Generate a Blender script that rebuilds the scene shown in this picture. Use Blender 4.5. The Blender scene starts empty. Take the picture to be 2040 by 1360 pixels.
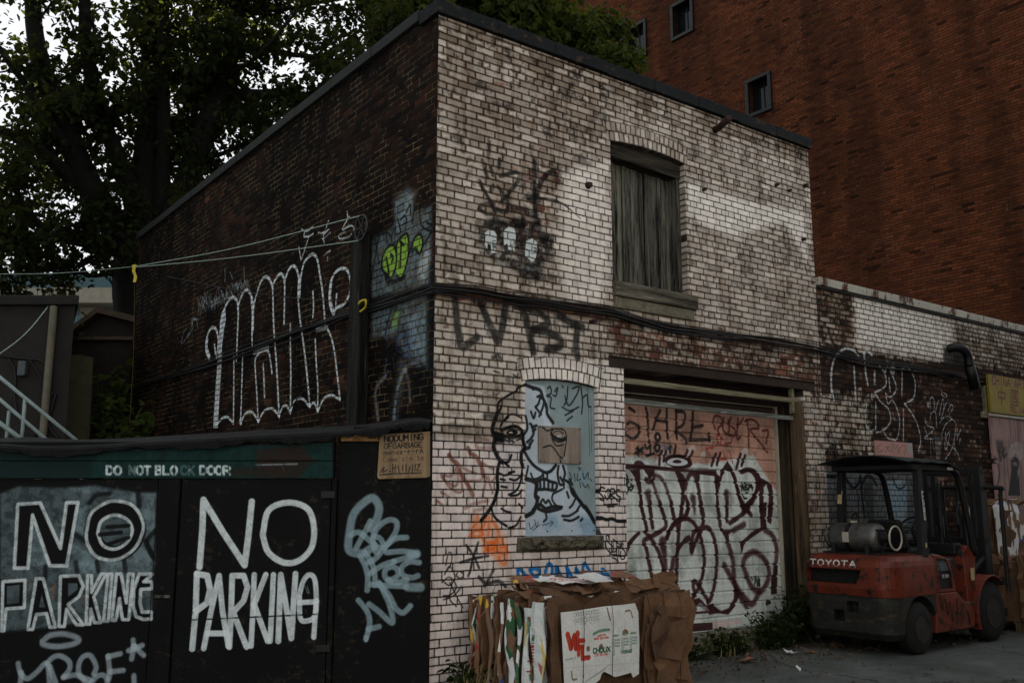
import bpy, bmesh, math, random
import numpy as np
from mathutils import Vector, Matrix

# ------------------------------------------------------------------ camera, sky, sun, exposure
F, CX, CY = 1880.0, 1020.0, 680.0            # focal length and centre in photo pixels (2040 x 1360)
PITCH, HEAD = math.radians(10.0), math.radians(53.06)
CAM = np.array([-4.5121, -7.1795, 1.55])
FWD = np.array([math.cos(HEAD), math.sin(HEAD), 0.0])
RGT = np.array([math.sin(HEAD), -math.cos(HEAD), 0.0])
LOOK = FWD * math.cos(PITCH) + np.array([0, 0, math.sin(PITCH)])
UPV = np.array([0, 0, math.cos(PITCH)]) - FWD * math.sin(PITCH)

scene = bpy.context.scene
col = scene.collection
cam_data = bpy.data.cameras.new('camera')
cam_data.sensor_width = 36.0
cam_data.lens = 36.0 * F / 2040.0
cam_data.clip_start, cam_data.clip_end = 0.05, 2000.0
cam = bpy.data.objects.new('camera', cam_data)
cam.matrix_world = Matrix(((RGT[0], UPV[0], -LOOK[0], CAM[0]), (RGT[1], UPV[1], -LOOK[1], CAM[1]),
                           (RGT[2], UPV[2], -LOOK[2], CAM[2]), (0, 0, 0, 1)))
col.objects.link(cam)
scene.camera = cam

SUN_EL, SUN_AZ = math.radians(42), math.radians(60)     # azimuth measured from +Y towards +X
sdir = Vector((math.sin(SUN_AZ) * math.cos(SUN_EL), math.cos(SUN_AZ) * math.cos(SUN_EL), math.sin(SUN_EL)))
world = bpy.data.worlds.new('World')
scene.world = world
world.use_nodes = True
wn = world.node_tree
wn.nodes.clear()
sky = wn.nodes.new('ShaderNodeTexSky')
sky.sky_type = 'NISHITA'
sky.sun_disc = False
sky.sun_elevation = SUN_EL
sky.sun_rotation = SUN_AZ
sky.air_density, sky.dust_density, sky.ozone_density = 1.0, 1.2, 1.0
hsv = wn.nodes.new('ShaderNodeHueSaturation')
hsv.inputs['Saturation'].default_value = 0.60
bg = wn.nodes.new('ShaderNodeBackground')
bg.inputs['Strength'].default_value = 0.15
wo = wn.nodes.new('ShaderNodeOutputWorld')
wn.links.new(sky.outputs[0], hsv.inputs['Color'])
gam = wn.nodes.new('ShaderNodeGamma')          # hazy white sky: even out the glow round the sun
gam.inputs['Gamma'].default_value = 0.18
wn.links.new(hsv.outputs[0], gam.inputs['Color'])
wn.links.new(gam.outputs[0], bg.inputs['Color'])
wn.links.new(bg.outputs[0], wo.inputs['Surface'])
sl = bpy.data.lights.new('sun', 'SUN')
sl.energy = 4.0
sl.angle = math.radians(0.5)
sl.color = (1.0, 0.95, 0.88)
so = bpy.data.objects.new('sun', sl)
so.rotation_euler = sdir.to_track_quat('Z', 'Y').to_euler()
so.location = (0, 0, 40)
col.objects.link(so)
vs = scene.view_settings
scene.display_settings.display_device = 'sRGB'
vs.view_transform = 'Standard'
vs.look = 'None'
vs.exposure = 2.4
vs.gamma = 1.0
vs.use_curve_mapping = False

# ------------------------------------------------------------------ pixel rays on to real planes
def ray(x, y):
    return LOOK + RGT * ((x - CX) / F) - UPV * ((y - CY) / F)

class Plane:
    """a real plane with origin o, unit axes u (along) and v (up); n faces the alley"""
    def __init__(s, o, u, v=(0, 0, 1)):
        s.o, s.u, s.v = (np.array(a, float) for a in (o, u, v))
        s.n = np.cross(s.u, s.v)
    def px(s, x, y):
        r = ray(x, y)
        t = ((s.o - CAM) @ s.n) / (r @ s.n)
        q = CAM + r * t - s.o
        return np.array([q @ s.u, q @ s.v])
    def pt(s, a, b, out=0.0):
        return s.o + s.u * a + s.v * b + s.n * out

def on_depth(x, y, D):          # point at horizontal distance D along the view heading
    r = ray(x, y)
    return CAM + r * (D / (r @ FWD))

FRONT = Plane((0, 0, 0), (1, 0, 0))
LEFT = Plane((0, 0, 0), (0, -1, 0))           # u runs towards the corner (u = -Y)
ORANGE = Plane((15, 0, 0), (0, -1, 0))
DOORP = Plane((0, 0.30, 0), (1, 0, 0))
PANELP = Plane((0, 0.05, 0), (1, 0, 0))
FENCE = Plane((-0.06, -0.16, 0), RGT)         # u negative to the left

# ------------------------------------------------------------------ painting on surfaces (numbers only, no files)
RNG = np.random.default_rng(7)
def vnoise(h, w, cell, rng=RNG):
    gh, gw = int(h / cell) + 3, int(w / cell) + 3
    g = rng.random((gh, gw)).astype(np.float32)
    y = np.arange(h, dtype=np.float32) / cell
    x = np.arange(w, dtype=np.float32) / cell
    yi, xi = y.astype(int), x.astype(int)
    fy, fx = y - yi, x - xi
    fy, fx = fy * fy * (3 - 2 * fy), fx * fx * (3 - 2 * fx)
    r0 = g[yi][:, xi] * (1 - fx) + g[yi][:, xi + 1] * fx
    r1 = g[yi + 1][:, xi] * (1 - fx) + g[yi + 1][:, xi + 1] * fx
    return r0 * (1 - fy[:, None]) + r1 * fy[:, None]
def fbm(h, w, cell, n=4, gain=0.55, ax=1.0, ay=1.0):
    out, amp, tot = np.zeros((h, w), np.float32), 1.0, 0.0
    for i in range(n):
        c = max(cell / 2 ** i, 1.0)
        if ax != 1 or ay != 1:
            hh, ww = max(2, int(h / ay)), max(2, int(w / ax))
            v = vnoise(hh, ww, c)
            v = v[(np.arange(h) * hh // h)][:, (np.arange(w) * ww // w)]
        else:
            v = vnoise(h, w, c)
        out += amp * v
        tot += amp
        amp *= gain
    return out / tot
def sm(x, a, b):
    t = np.clip((x - a) / (b - a), 0, 1)
    return t * t * (3 - 2 * t)
def hsh(a, b, k=0):
    x = (a.astype(np.int64) * 73856093 ^ b.astype(np.int64) * 19349663 ^ (k * 83492791 + 12345)) & 0xffffffff
    x = ((x ^ (x >> 15)) * 2246822519) & 0xffffffff
    x = ((x ^ (x >> 13)) * 3266489917) & 0xffffffff
    return ((x ^ (x >> 16)) & 0xffffff).astype(np.float32) / 16777215.0
def spline(pts, k=5, close=False):
    p = np.array(pts, float)
    if len(p) < 3:
        return p
    q = np.vstack([p[-1:], p, p[:2]]) if close else np.vstack([2 * p[:1] - p[1:2], p, 2 * p[-1:] - p[-2:-1]])
    out = []
    m = len(q) - 3
    for i in range(m):
        a, b, c, d = q[i:i + 4]
        for j in range(k):
            t = j / k
            out.append(0.5 * (2 * b + (c - a) * t + (2 * a - 5 * b + 4 * c - d) * t * t + (3 * b - a - 3 * c + d) * t ** 3))
    out.append(q[-2])
    return np.array(out)
def P(s):
    return [[tuple(float(c) for c in q.split(',')) for q in part.split()] for part in s.split(';') if part.strip()]

COLS = dict(W=(.80, .84, .85), w=(.62, .68, .71), k=(.05, .06, .065), K=(.035, .04, .045), M=(.19, .075, .085),
            m=(.40, .17, .14), R=(.60, .13, .11), o=(.86, .38, .14), b=(.05, .38, .66), g=(.49, .66, .22), n=(.36, .20, .15),
            p=(.80, .62, .60), c=(.52, .61, .64), d=(.11, .11, .105), B=(.30, .40, .62), G=(.10, .33, .19), Y=(.80, .68, .18),
            V=(.70, .70, .75), u=(.42, .25, .20))

class Canvas:
    def __init__(s, plane, u0, u1, v0, v1, res, base=(.5, .5, .5)):
        s.pl, s.u0, s.u1, s.v0, s.v1, s.res = plane, u0, u1, v0, v1, res
        s.w, s.h = int(round((u1 - u0) / res)), int(round((v1 - v0) / res))
        s.c = np.empty((s.h, s.w, 3), np.float32)
        s.c[:] = base
        s.mort = None
        s.hgt = None
        s.keep = 1.0          # how much of a stroke takes where mort = 1
        s.ox, s.oy, s.sc = 0.0, 0.0, 1.0
        s.rag = None
        s.fat = 1.0
    def crop(s, ox, oy, sc):
        s.ox, s.oy, s.sc = ox, oy, sc
        return s
    def uv(s, x, y):
        return s.pl.px(s.ox + x / s.sc, s.oy + y / s.sc)
    def mpp(s, x, y):         # metres for one crop pixel here
        return abs(s.uv(x, y - 1)[1] - s.uv(x, y + 1)[1]) / 2
    def grids(s):
        U = (s.u0 + (np.arange(s.w, dtype=np.float32) + .5) * s.res)[None, :]
        V = (s.v0 + (np.arange(s.h, dtype=np.float32) + .5) * s.res)[:, None]
        return U, V
    def win(s, lo, hi):
        i0, i1 = int((lo[0] - s.u0) / s.res), int((hi[0] - s.u0) / s.res) + 2
        j0, j1 = int((lo[1] - s.v0) / s.res), int((hi[1] - s.v0) / s.res) + 2
        return max(i0, 0), min(i1, s.w), max(j0, 0), min(j1, s.h)
    def put(s, a, colr, i0, i1, j0, j1):
        if s.mort is not None:
            a = a * (1 - s.mort[j0:j1, i0:i1] * (1 - s.keep))
        cc = s.c[j0:j1, i0:i1]
        cc += (np.array(colr, np.float32) - cc) * a[..., None]
    def raw_stroke(s, q, widths, soft, colr, op=1.0, rough=0.0):
        """q: points in metres, widths per point"""
        m = max(widths) / 2 + soft
        i0, i1, j0, j1 = s.win(q.min(0) - m, q.max(0) + m)
        if i1 <= i0 or j1 <= j0:
            return
        A = np.zeros((j1 - j0, i1 - i0), np.float32)
        for k in range(max(1, len(q) - 1)):
            a, b = q[k], q[min(k + 1, len(q) - 1)]
            wa, wb = widths[k], widths[min(k + 1, len(q) - 1)]
            e = max(wa, wb) / 2 + soft
            a0, a1, b0, b1 = s.win(np.minimum(a, b) - e, np.maximum(a, b) + e)
            if a1 <= a0 or b1 <= b0:
                continue
            U = s.u0 + (np.arange(a0, a1, dtype=np.float32) + .5) * s.res - a[0]
            V = (s.v0 + (np.arange(b0, b1, dtype=np.float32) + .5) * s.res - a[1])[:, None]
            d = b - a
            L = d @ d
            t = np.clip((U * d[0] + V * d[1]) / L, 0, 1) if L > 1e-9 else np.zeros((b1 - b0, a1 - a0), np.float32)
            dist = np.sqrt((U - t * d[0]) ** 2 + (V - t * d[1]) ** 2)
            al = np.clip(((wa + (wb - wa) * t) / 2 - dist) / soft + .5, 0, 1)
            sub = A[b0 - j0:b1 - j0, a0 - i0:a1 - i0]
            np.maximum(sub, al, out=sub)
        A = A * A * (3 - 2 * A) * op
        if rough:
            if s.rag is None:
                s.rag = fbm(s.h, s.w, .06 / s.res, 6, .78)
            A *= 1 - rough * sm(s.rag[j0:j1, i0:i1], .45, .62)
        s.put(A, colr, i0, i1, j0, j1)
    def s(self, c, w, pts, soft=0.35, op=1.0, rough=0.25, taper=None, k=5, close=False, line=False):
        """strokes from crop pixels: colour key, width in crop px, 'x,y x,y; ...'"""
        colr = COLS[c] if isinstance(c, str) else c
        for poly in P(pts):
            q = np.array([self.uv(*p) for p in poly])
            mp = self.mpp(*poly[0])
            if not line:
                q = spline(q, k, close)
            wid = w * mp * 1.18 * self.fat
            n = len(q)
            if taper == 'end':
                ws = [wid * (1 - .75 * i / max(1, n - 1)) for i in range(n)]
            elif taper == 'mid':
                ws = [wid * (.45 + .55 * math.sin(math.pi * (i + .5) / n)) for i in range(n)]
            else:
                ws = [wid] * n
            self.raw_stroke(q, ws, max(self.res * 1.1, wid * soft), colr, op, rough)
    def fill_uv(self, q, c, soft=0.01, op=1.0, rough=0.0):
        q = np.asarray(q, float)
        colr = COLS[c] if isinstance(c, str) else c
        i0, i1, j0, j1 = self.win(q.min(0) - soft, q.max(0) + soft)
        if i1 <= i0 or j1 <= j0:
            return
        A = self.poly_alpha(q, soft, i0, i1, j0, j1) * op
        if rough:
            if self.rag is None:
                self.rag = fbm(self.h, self.w, .06 / self.res, 6, .78)
            A = A * (1 - rough * sm(self.rag[j0:j1, i0:i1], .38, .66))
        self.put(A, colr, i0, i1, j0, j1)
    def poly_alpha(self, q, soft, i0, i1, j0, j1):
        U = (self.u0 + (np.arange(i0, i1, dtype=np.float32) + .5) * self.res)[None, :]
        V = (self.v0 + (np.arange(j0, j1, dtype=np.float32) + .5) * self.res)[:, None]
        D = np.full((j1 - j0, i1 - i0), 1e9, np.float32)
        ins = np.zeros(D.shape, bool)
        for k in range(len(q)):
            a, b = q[k], q[(k + 1) % len(q)]
            d = b - a
            L = max(d @ d, 1e-12)
            t = np.clip(((U - a[0]) * d[0] + (V - a[1]) * d[1]) / L, 0, 1)
            np.minimum(D, (U - a[0] - t * d[0]) ** 2 + (V - a[1] - t * d[1]) ** 2, out=D)
            if abs(d[1]) > 1e-9:
                ins ^= ((V > a[1]) != (V > b[1])) & (U < d[0] * (V - a[1]) / d[1] + a[0])
        D = np.sqrt(D)
        return sm(np.where(ins, D, -D), -soft / 2, soft / 2)
    def f(self, c, pts, soft=4, op=1.0, rough=0.2, smooth=False):
        for poly in P(pts):
            q = np.array([self.uv(*p) for p in poly])
            sf = max(self.res, soft * self.mpp(*poly[0]))
            if smooth:
                q = spline(q, 4, True)
            self.fill_uv(q, c, sf, op, rough)
    def region(self, pts, soft_m, photo=True):
        """soft mask over the whole canvas from a polygon in photo pixels"""
        q = np.array([self.pl.px(*p) for p in P(pts)[0]]) if photo else np.array(P(pts)[0])
        lo, hi = q.min(0) - soft_m, q.max(0) + soft_m
        i0, i1, j0, j1 = self.win(lo, hi)
        M = np.zeros((self.h, self.w), np.float32)
        if i1 > i0 and j1 > j0:
            M[j0:j1, i0:i1] = self.poly_alpha(q, soft_m, i0, i1, j0, j1)
        return M
    def write(self, txt, x, y, x2, y2, hgt, c, w, wide=None, op=1.0, soft=.4, rough=.2):
        """stroke lettering between two baseline points (crop px), letters hgt px tall"""
        a, b = np.array((x, y), float), np.array((x2, y2), float)
        n = len(txt)
        step = (b - a) / max(n, 1)
        for i, ch in enumerate(txt):
            for poly in GLYPH.get(ch, ()):
                pts = [a + step * (i + .12 + .76 * gx / 4) + np.array((0, -hgt * gy / 6)) for gx, gy in poly]
                self.s(c, w, ' '.join('%f,%f' % tuple(p) for p in pts), soft, op, rough, line=True)
    def image(self, name, data=None, color=True):
        d = self.c if data is None else np.repeat(data[..., None], 3, 2)
        im = bpy.data.images.new(name, self.w, self.h, alpha=False)
        if not color:
            im.colorspace_settings.name = 'Non-Color'
        buf = np.ones((self.h, self.w, 4), np.float32)
        buf[..., :3] = np.clip(d, 0, 1)
        im.pixels.foreach_set(buf.ravel())
        im.update()
        im.pack()
        return im
    def bricks(self, course=.0715, length=.222, joint=.009, header=6, phase=0, seed=1, wob=.004, jit=.010):
        U, V = self.grids()
        wv = (fbm(self.h, self.w, .5 / self.res, 2) - .5) * 2 * wob
        z = V + wv
        row = np.floor(z / course).astype(np.int64)
        fz = z - row * course
        hd = ((row + phase) % header == 0) if header else np.zeros_like(row, bool)
        ln = np.where(hd, length / 2, length)
        off = np.where(hd, 0.25, (row % 2) * .5) * length + (hsh(row, row * 0, seed) - .5) * .03
        uu = U + off
        k = np.floor(uu / ln).astype(np.int64)
        fx = uu - k * ln
        jl = (hsh(row, k, seed + 1) - .5) * jit
        jr = (hsh(row, k + 1, seed + 1) - .5) * jit
        # walk to the neighbour where the jittered joint moved past
        left = fx < jl
        right = fx > ln + jr
        kk = k - left + right
        dl = np.where(left, ln + (fx - 0) - ln, fx) - jl
        d1 = np.abs(fx - jl)
        d2 = np.abs(ln + jr - fx)
        dx = np.minimum(d1, d2)
        dz = np.minimum(fz, course - fz)
        rag = (fbm(self.h, self.w, .02 / self.res, 3) - .5) * .006
        e = np.minimum(dx, dz)
        rnd = np.maximum(0, .012 - dx) + np.maximum(0, .012 - dz)
        ed = np.where((dx < .012) & (dz < .012), .012 - np.sqrt(np.maximum(0, .012 - dx) ** 2 + np.maximum(0, .012 - dz) ** 2), e)
        self.edge = ed + rag
        self.mort = 1 - sm(self.edge, joint * .35, joint * .35 + .0045)
        self.row, self.kk = row + np.zeros_like(kk), kk
        self.r = [hsh(self.row, kk, seed + 11 + i) for i in range(4)]
        self.joint, self.seed = joint, seed
    def arch(self, xc, half, zs, rise, rings=2, bw=.075, bl=.112):
        R = (half * half + rise * rise) / (2 * rise)
        U, V = self.grids()
        zc = zs + rise - R
        dx, dz = U - xc, V - zc
        rr = np.sqrt(dx * dx + dz * dz)
        th = np.arctan2(dx, dz + np.zeros_like(dx))
        inside = (rr > R) & (rr < R + rings * bl) & (np.abs(dx) < half + .04 + (rr - R) * .25)
        k2 = np.floor((rr - R) / bl).astype(np.int64)
        ss = th * (R + .5 * rings * bl) + k2 * .035
        k1 = np.floor(ss / bw).astype(np.int64)
        f1, f2 = ss - k1 * bw, (rr - R) - k2 * bl
        e = np.minimum(np.minimum(f1, bw - f1), np.minimum(f2, bl - f2)) + (fbm(self.h, self.w, .02 / self.res, 3) - .5) * .005
        self.edge = np.where(inside, e, self.edge)
        m = 1 - sm(self.edge, self.joint * .35, self.joint * .35 + .0045)
        self.mort = np.where(inside, m, self.mort)
        for i in range(4):
            self.r[i] = np.where(inside, hsh(k1, k2 + 900, self.seed + 31 + i), self.r[i])

GL = '''A0,0 2,6 4,0;.8,2 3.2,2
B0,0 0,6 2.6,6 3.6,5.2 3.4,3.8 2.4,3.2 0,3.2;2.4,3.2 3.9,2.4 3.8,.8 2.8,0 0,0
C3.8,5 2.8,6 1.2,6 0,4.6 0,1.4 1.2,0 2.8,0 3.8,1
D0,0 0,6 2.2,6 3.9,4.4 3.9,1.6 2.2,0 0,0
E3.8,6 0,6 0,0 3.8,0;0,3 3,3
F3.8,6 0,6 0,0;0,3 3,3
G3.8,5 2.8,6 1.2,6 0,4.6 0,1.4 1.2,0 2.8,0 3.9,1 3.9,2.8 2.2,2.8
H0,0 0,6;4,0 4,6;0,3 4,3
I2,0 2,6
J3.5,6 3.5,1.2 2.5,0 1,0 .2,1.2
K0,0 0,6;3.8,6 0,2.8;1.2,3.6 4,0
L0,6 0,0 3.6,0
M0,0 0,6 2,2.4 4,6 4,0
N0,0 0,6 4,0 4,6
O1.2,0 0,1.6 0,4.4 1.2,6 2.8,6 4,4.4 4,1.6 2.8,0 1.2,0
P0,0 0,6 2.8,6 3.9,5 3.9,3.8 2.8,2.8 0,2.8
R0,0 0,6 2.8,6 3.9,5 3.9,3.8 2.8,3 0,3;2,3 4,0
S3.8,5 2.8,6 1.2,6 .1,5 .3,3.8 3.7,2.4 3.9,1.1 2.8,0 1.1,0 0,1
T0,6 4,6;2,6 2,0
U0,6 0,1.4 1.2,0 2.8,0 4,1.4 4,6
V0,6 2,0 4,6
W0,6 1,0 2,4 3,0 4,6
X0,0 4,6;0,6 4,0
Y0,6 2,3 4,6;2,3 2,0
Z0,6 4,6 0,0 4,0
00.8,0 0,2 0,4 .8,6 3.2,6 4,4 4,2 3.2,0 .8,0
11,5 2,6 2,0
43,0 3,6 0,2 4,2
63.5,6 1,4.5 0,2 1,0 3,0 4,1.5 3,3 .3,2.6
81.5,3.2 .3,4.4 1,6 3,6 3.7,4.4 2.5,3.2 0,1.6 .8,0 3.2,0 4,1.6 2.5,3.2
51,6 3.8,6;1,6 .6,3.4 3,3.6 4,1.8 2.8,0 .2,.4
.1.8,0 2.2,.3
'2,6 1.8,4.8
(3,6.4 1.6,4.6 1.6,1.4 3,-.4
)1,6.4 2.4,4.6 2.4,1.4 1,-.4
-.6,3 3.4,3
a3.6,3.6 3.6,0;3.6,2.6 2.4,3.8 .8,3 .6,1 2,0 3.6,1.4
e.4,2 3.6,2.2 3,3.7 1.2,3.6 .3,2 1,.2 3.4,.4
i2,0 2,3.8;2,5.2 2,5.6
l2,0 2,6
m.2,0 .2,3.8;.2,3 1.2,3.8 2,3 2,0;2,3 3,3.8 3.8,3 3.8,0
n.4,0 .4,3.8;.4,3 2,3.8 3.4,3 3.4,0
o2,0 .4,1 .4,2.8 2,3.8 3.6,2.8 3.6,1 2,0
r.6,0 .6,3.8;.6,2.6 2,3.8 3.2,3.6
s3.3,3.2 2,3.8 .8,3 3,1 2,0 .5,.6
t1.8,5.4 1.8,.4 3,0;.6,3.8 3.2,3.8'''
GLYPH = {l[0]: P(l[1:]) for l in GL.split('\n')}
# ------------------------------------------------------------------ the painted brick faces
def brick_tint(c, pals, var=.25):
    out = np.zeros((c.h, c.w, 3), np.float32)
    idx = (c.r[0] * len(pals) * .9999).astype(int)
    pal = np.array(pals, np.float32)
    out = pal[idx] * (1 + (c.r[1] - .5) * var)[..., None]
    c.grain = fbm(c.h, c.w, .012 / c.res, 2)
    out *= (.86 + .28 * c.grain)[..., None]
    return out
def whitewash(c, cover, dirt, pink, pals, mortar):
    n1 = fbm(c.h, c.w, .07 / c.res, 4)
    n2 = fbm(c.h, c.w, .35 / c.res, 4)
    st = fbm(c.h, c.w, .05 / c.res, 3, ay=9)
    brick = brick_tint(c, pals, .5)
    al = sm(cover + .30 * (c.r[2] - .5) + .95 * (n1 - .5), .34, .62)
    white = np.array((.90, .88, .84), np.float32)
    pk = np.array((.865, .825, .81), np.float32)
    paint = white + (pk - white) * np.clip(pink, 0, 1)[..., None]
    paint = paint * (1 + (c.r[1] - .5) * (.07 + .26 * np.clip(dirt, 0, 1)) + (n1 - .5) * .16)[..., None]
    d = np.clip(dirt * (.35 + 1.3 * (.6 * n2 + .4 * st)) + .85 * dirt * (c.r[3] - .45) + .16 * sm(st, .58, .74), 0, .85)
    d = d * (1 + .35 * sm(.018 - c.edge, 0, .012))
    wear = sm(.5 - .5 * c.r[3] + .6 * (n1 - .5), .30, .55) * sm(.030 - c.edge + .02 * (n1 - .5), .0, .022) * np.clip(dirt * 1.6, 0, 1)
    paint = paint * (1 - .55 * wear[..., None] * np.array((.74, .84, .94), np.float32))
    paint = paint * (1 - d[..., None] * np.array((.58, .63, .68), np.float32))
    soot = sm(fbm(c.h, c.w, .12 / c.res, 6, .72), .56, .70) * np.clip(dirt * 1.3, 0, 1)
    paint = paint * (1 - .6 * soot[..., None])
    colr = brick + (paint - brick) * al[..., None]
    mcol = np.array(mortar, np.float32) * (.8 + .4 * n1)[..., None]
    mcol = mcol + (paint * .55 - mcol) * np.clip(c.mix * (.6 + .8 * n2), 0, 1)[..., None]
    c.c = colr + (mcol - colr) * c.mort[..., None]
    c.keep = .22
    c.hgt = np.clip((1 - c.mort) * .8 + .12 * c.grain * 1 + .06 * al, 0, 1)

BR = [(.33, .215, .18), (.29, .20, .17), (.38, .25, .205), (.27, .205, .18), (.33, .24, .205)]
front = Canvas(FRONT, 0, 5.82, 0, 6.32, .0036)
front.bricks(phase=2, seed=3, joint=.0074, wob=.0065, jit=.017)
front.arch(2.81, .59, 5.505, .045)
front.arch(1.51, .47, 2.765, .045)
rg = front.region
low = rg('840,868 1040,885 1045,700 1250,730 1255,1300 840,1420', .10)
band = rg('840,556 960,575 1215,612 1215,640 960,605 840,588', .10)
peel = rg('1215,628 1640,690 1640,780 1215,712', .22)
rightj = rg('1590,760 1640,760 1640,1300 1590,1300', .10)
topgrime = rg('860,30 1620,290 1620,330 1250,205 860,75', .35)
brown = rg('1060,310 1125,330 1120,460 1090,570 1055,500 960,480 960,340', .30)
clean = rg('1120,340 1215,330 1215,600 1130,610 1110,480', .20)
clean2 = rg('1370,362 1420,385 1600,425 1610,520 1560,440 1470,470 1400,450 1370,420', .16)
clean3 = rg('850,640 1040,690 1040,760 1000,700 850,690', .18)
patch = rg('1045,722 1250,735 1250,800 1045,780', .08)
darkc = rg('868,110 1220,180 1220,290 1000,300 868,330', .5)
cover = np.full((front.h, front.w), .86, np.float32)
cover = cover - .50 * band - .34 * peel - .22 * brown - .16 * rightj + .25 * low + .2 * clean + .22 * clean2
dirt = np.full_like(cover, .38)
dirt = dirt + .30 * topgrime - .10 * clean3 - .30 * clean - .42 * clean2 + .18 * peel + .12 * brown + .15 * darkc + .4 * band
dirt = dirt * (1 - low) + low * .07
dirt = dirt * (1 - patch * .4)
under = rg('840,862 1040,875 1040,900 840,895', .10)
dirt = np.clip(dirt + .12 * under * (1 - low), 0.03, 1)
pink = .25 + .75 * low * (1 - patch) + .2 * darkc
front.mix = np.clip(1.5 * fbm(front.h, front.w, .22 / front.res, 4) - .32, 0, 1) * (.95 * (1 - low) + .45 * low)
whitewash(front, cover, dirt, pink, BR, (.115, .095, .085))
front.crop(0, 0, 1).f((.16, .12, .098), '862,566 1000,584 1215,611 1330,644 1450,660 1620,688 1620,701 1450,677 1330,662 1215,633 1000,603 862,590', 10, .62, .35)
# black and grey marks high on the wall
f = front.crop(860, 280, 4.25)
f.f('K', '400,760 470,650 560,660 640,690 700,650 790,660 800,740 860,690 920,680 930,770 1040,800 1030,900 1020,1000 950,1060 960,1180 880,1200 800,1180 740,1110 640,1060 560,1040 480,980 410,970 400,860', 60, .72, .75)
f.f('K', '480,660 560,660 640,700 560,760 480,740;690,660 790,660 790,760 700,740;830,690 925,680 920,740 850,750;900,800 1040,790 1030,860 930,870;560,1000 700,1000 860,1060 940,1130 860,1190 640,1060', 30, .7, .6)
f.f('W', '450,780 480,755 530,765 550,800 548,860 540,950 505,955 500,880 475,870 470,925 450,880;610,760 650,730 700,745 716,800 700,930 650,925 640,870 612,890;800,850 850,825 890,855 895,920 880,1000 850,1030 820,1000 790,975', 8, .92, .15)
f.s('K', 7, '515,850 540,848;518,895 545,900;508,925 540,930;680,840 700,835;665,885 690,885;855,905 885,905;845,950 870,955;850,875 845,930;672,850 668,900;520,860 515,890', .5, .55)
f.f('K', '525,880 548,870 545,915 528,910;690,850 714,840 708,890 692,880;868,910 894,905 888,960 868,950', 8, .45, .3)
f.f('c', '800,1065 870,1080 860,1110 800,1100', 20, .5)
f.s('d', 30, '430,170 470,310;575,160 570,230;500,230 520,290;580,300 720,270 735,330 690,400 640,460;405,340 430,400 500,520 540,600;520,380 505,430;560,390 620,470 590,520;400,580 420,550 500,540 530,610 470,620 415,590;550,580 600,600 640,590 640,470', .45, .85, .45)
f.s('K', 34, '875,180 870,330 870,480 880,640;880,480 900,410 960,300 1020,260 1060,290', .45, .8, .45)
f.s('K', 26, '820,495 900,490 1000,495 1100,530 1180,590 1260,660', .45, .75, .5, 'end')
f.s('K', 60, '845,490 900,500', .6, .6, .3)
# the faded letters under the cables
f = front.crop(840, 280, 3.09)
f.s('d', 42, '205,965 215,1080 235,1240 255,1270 290,1250 340,1210;365,1000 400,1090 440,1170 465,1235 490,1180 500,1110 520,1000;600,1000 640,1090 665,1200 690,1300;610,1010 700,1050 765,1090 770,1130 690,1165;690,1165 780,1180 850,1220 850,1265 770,1285;850,1080 920,1120 990,1150;960,1130 950,1260 960,1330', .45, .82, .22)
f.s('d', 24, '440,1335 470,1320 490,1350;850,1060 880,1100', .6, .7, .5)
f.s('d', 9, '700,1345 760,1330', .6, .5)
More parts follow.
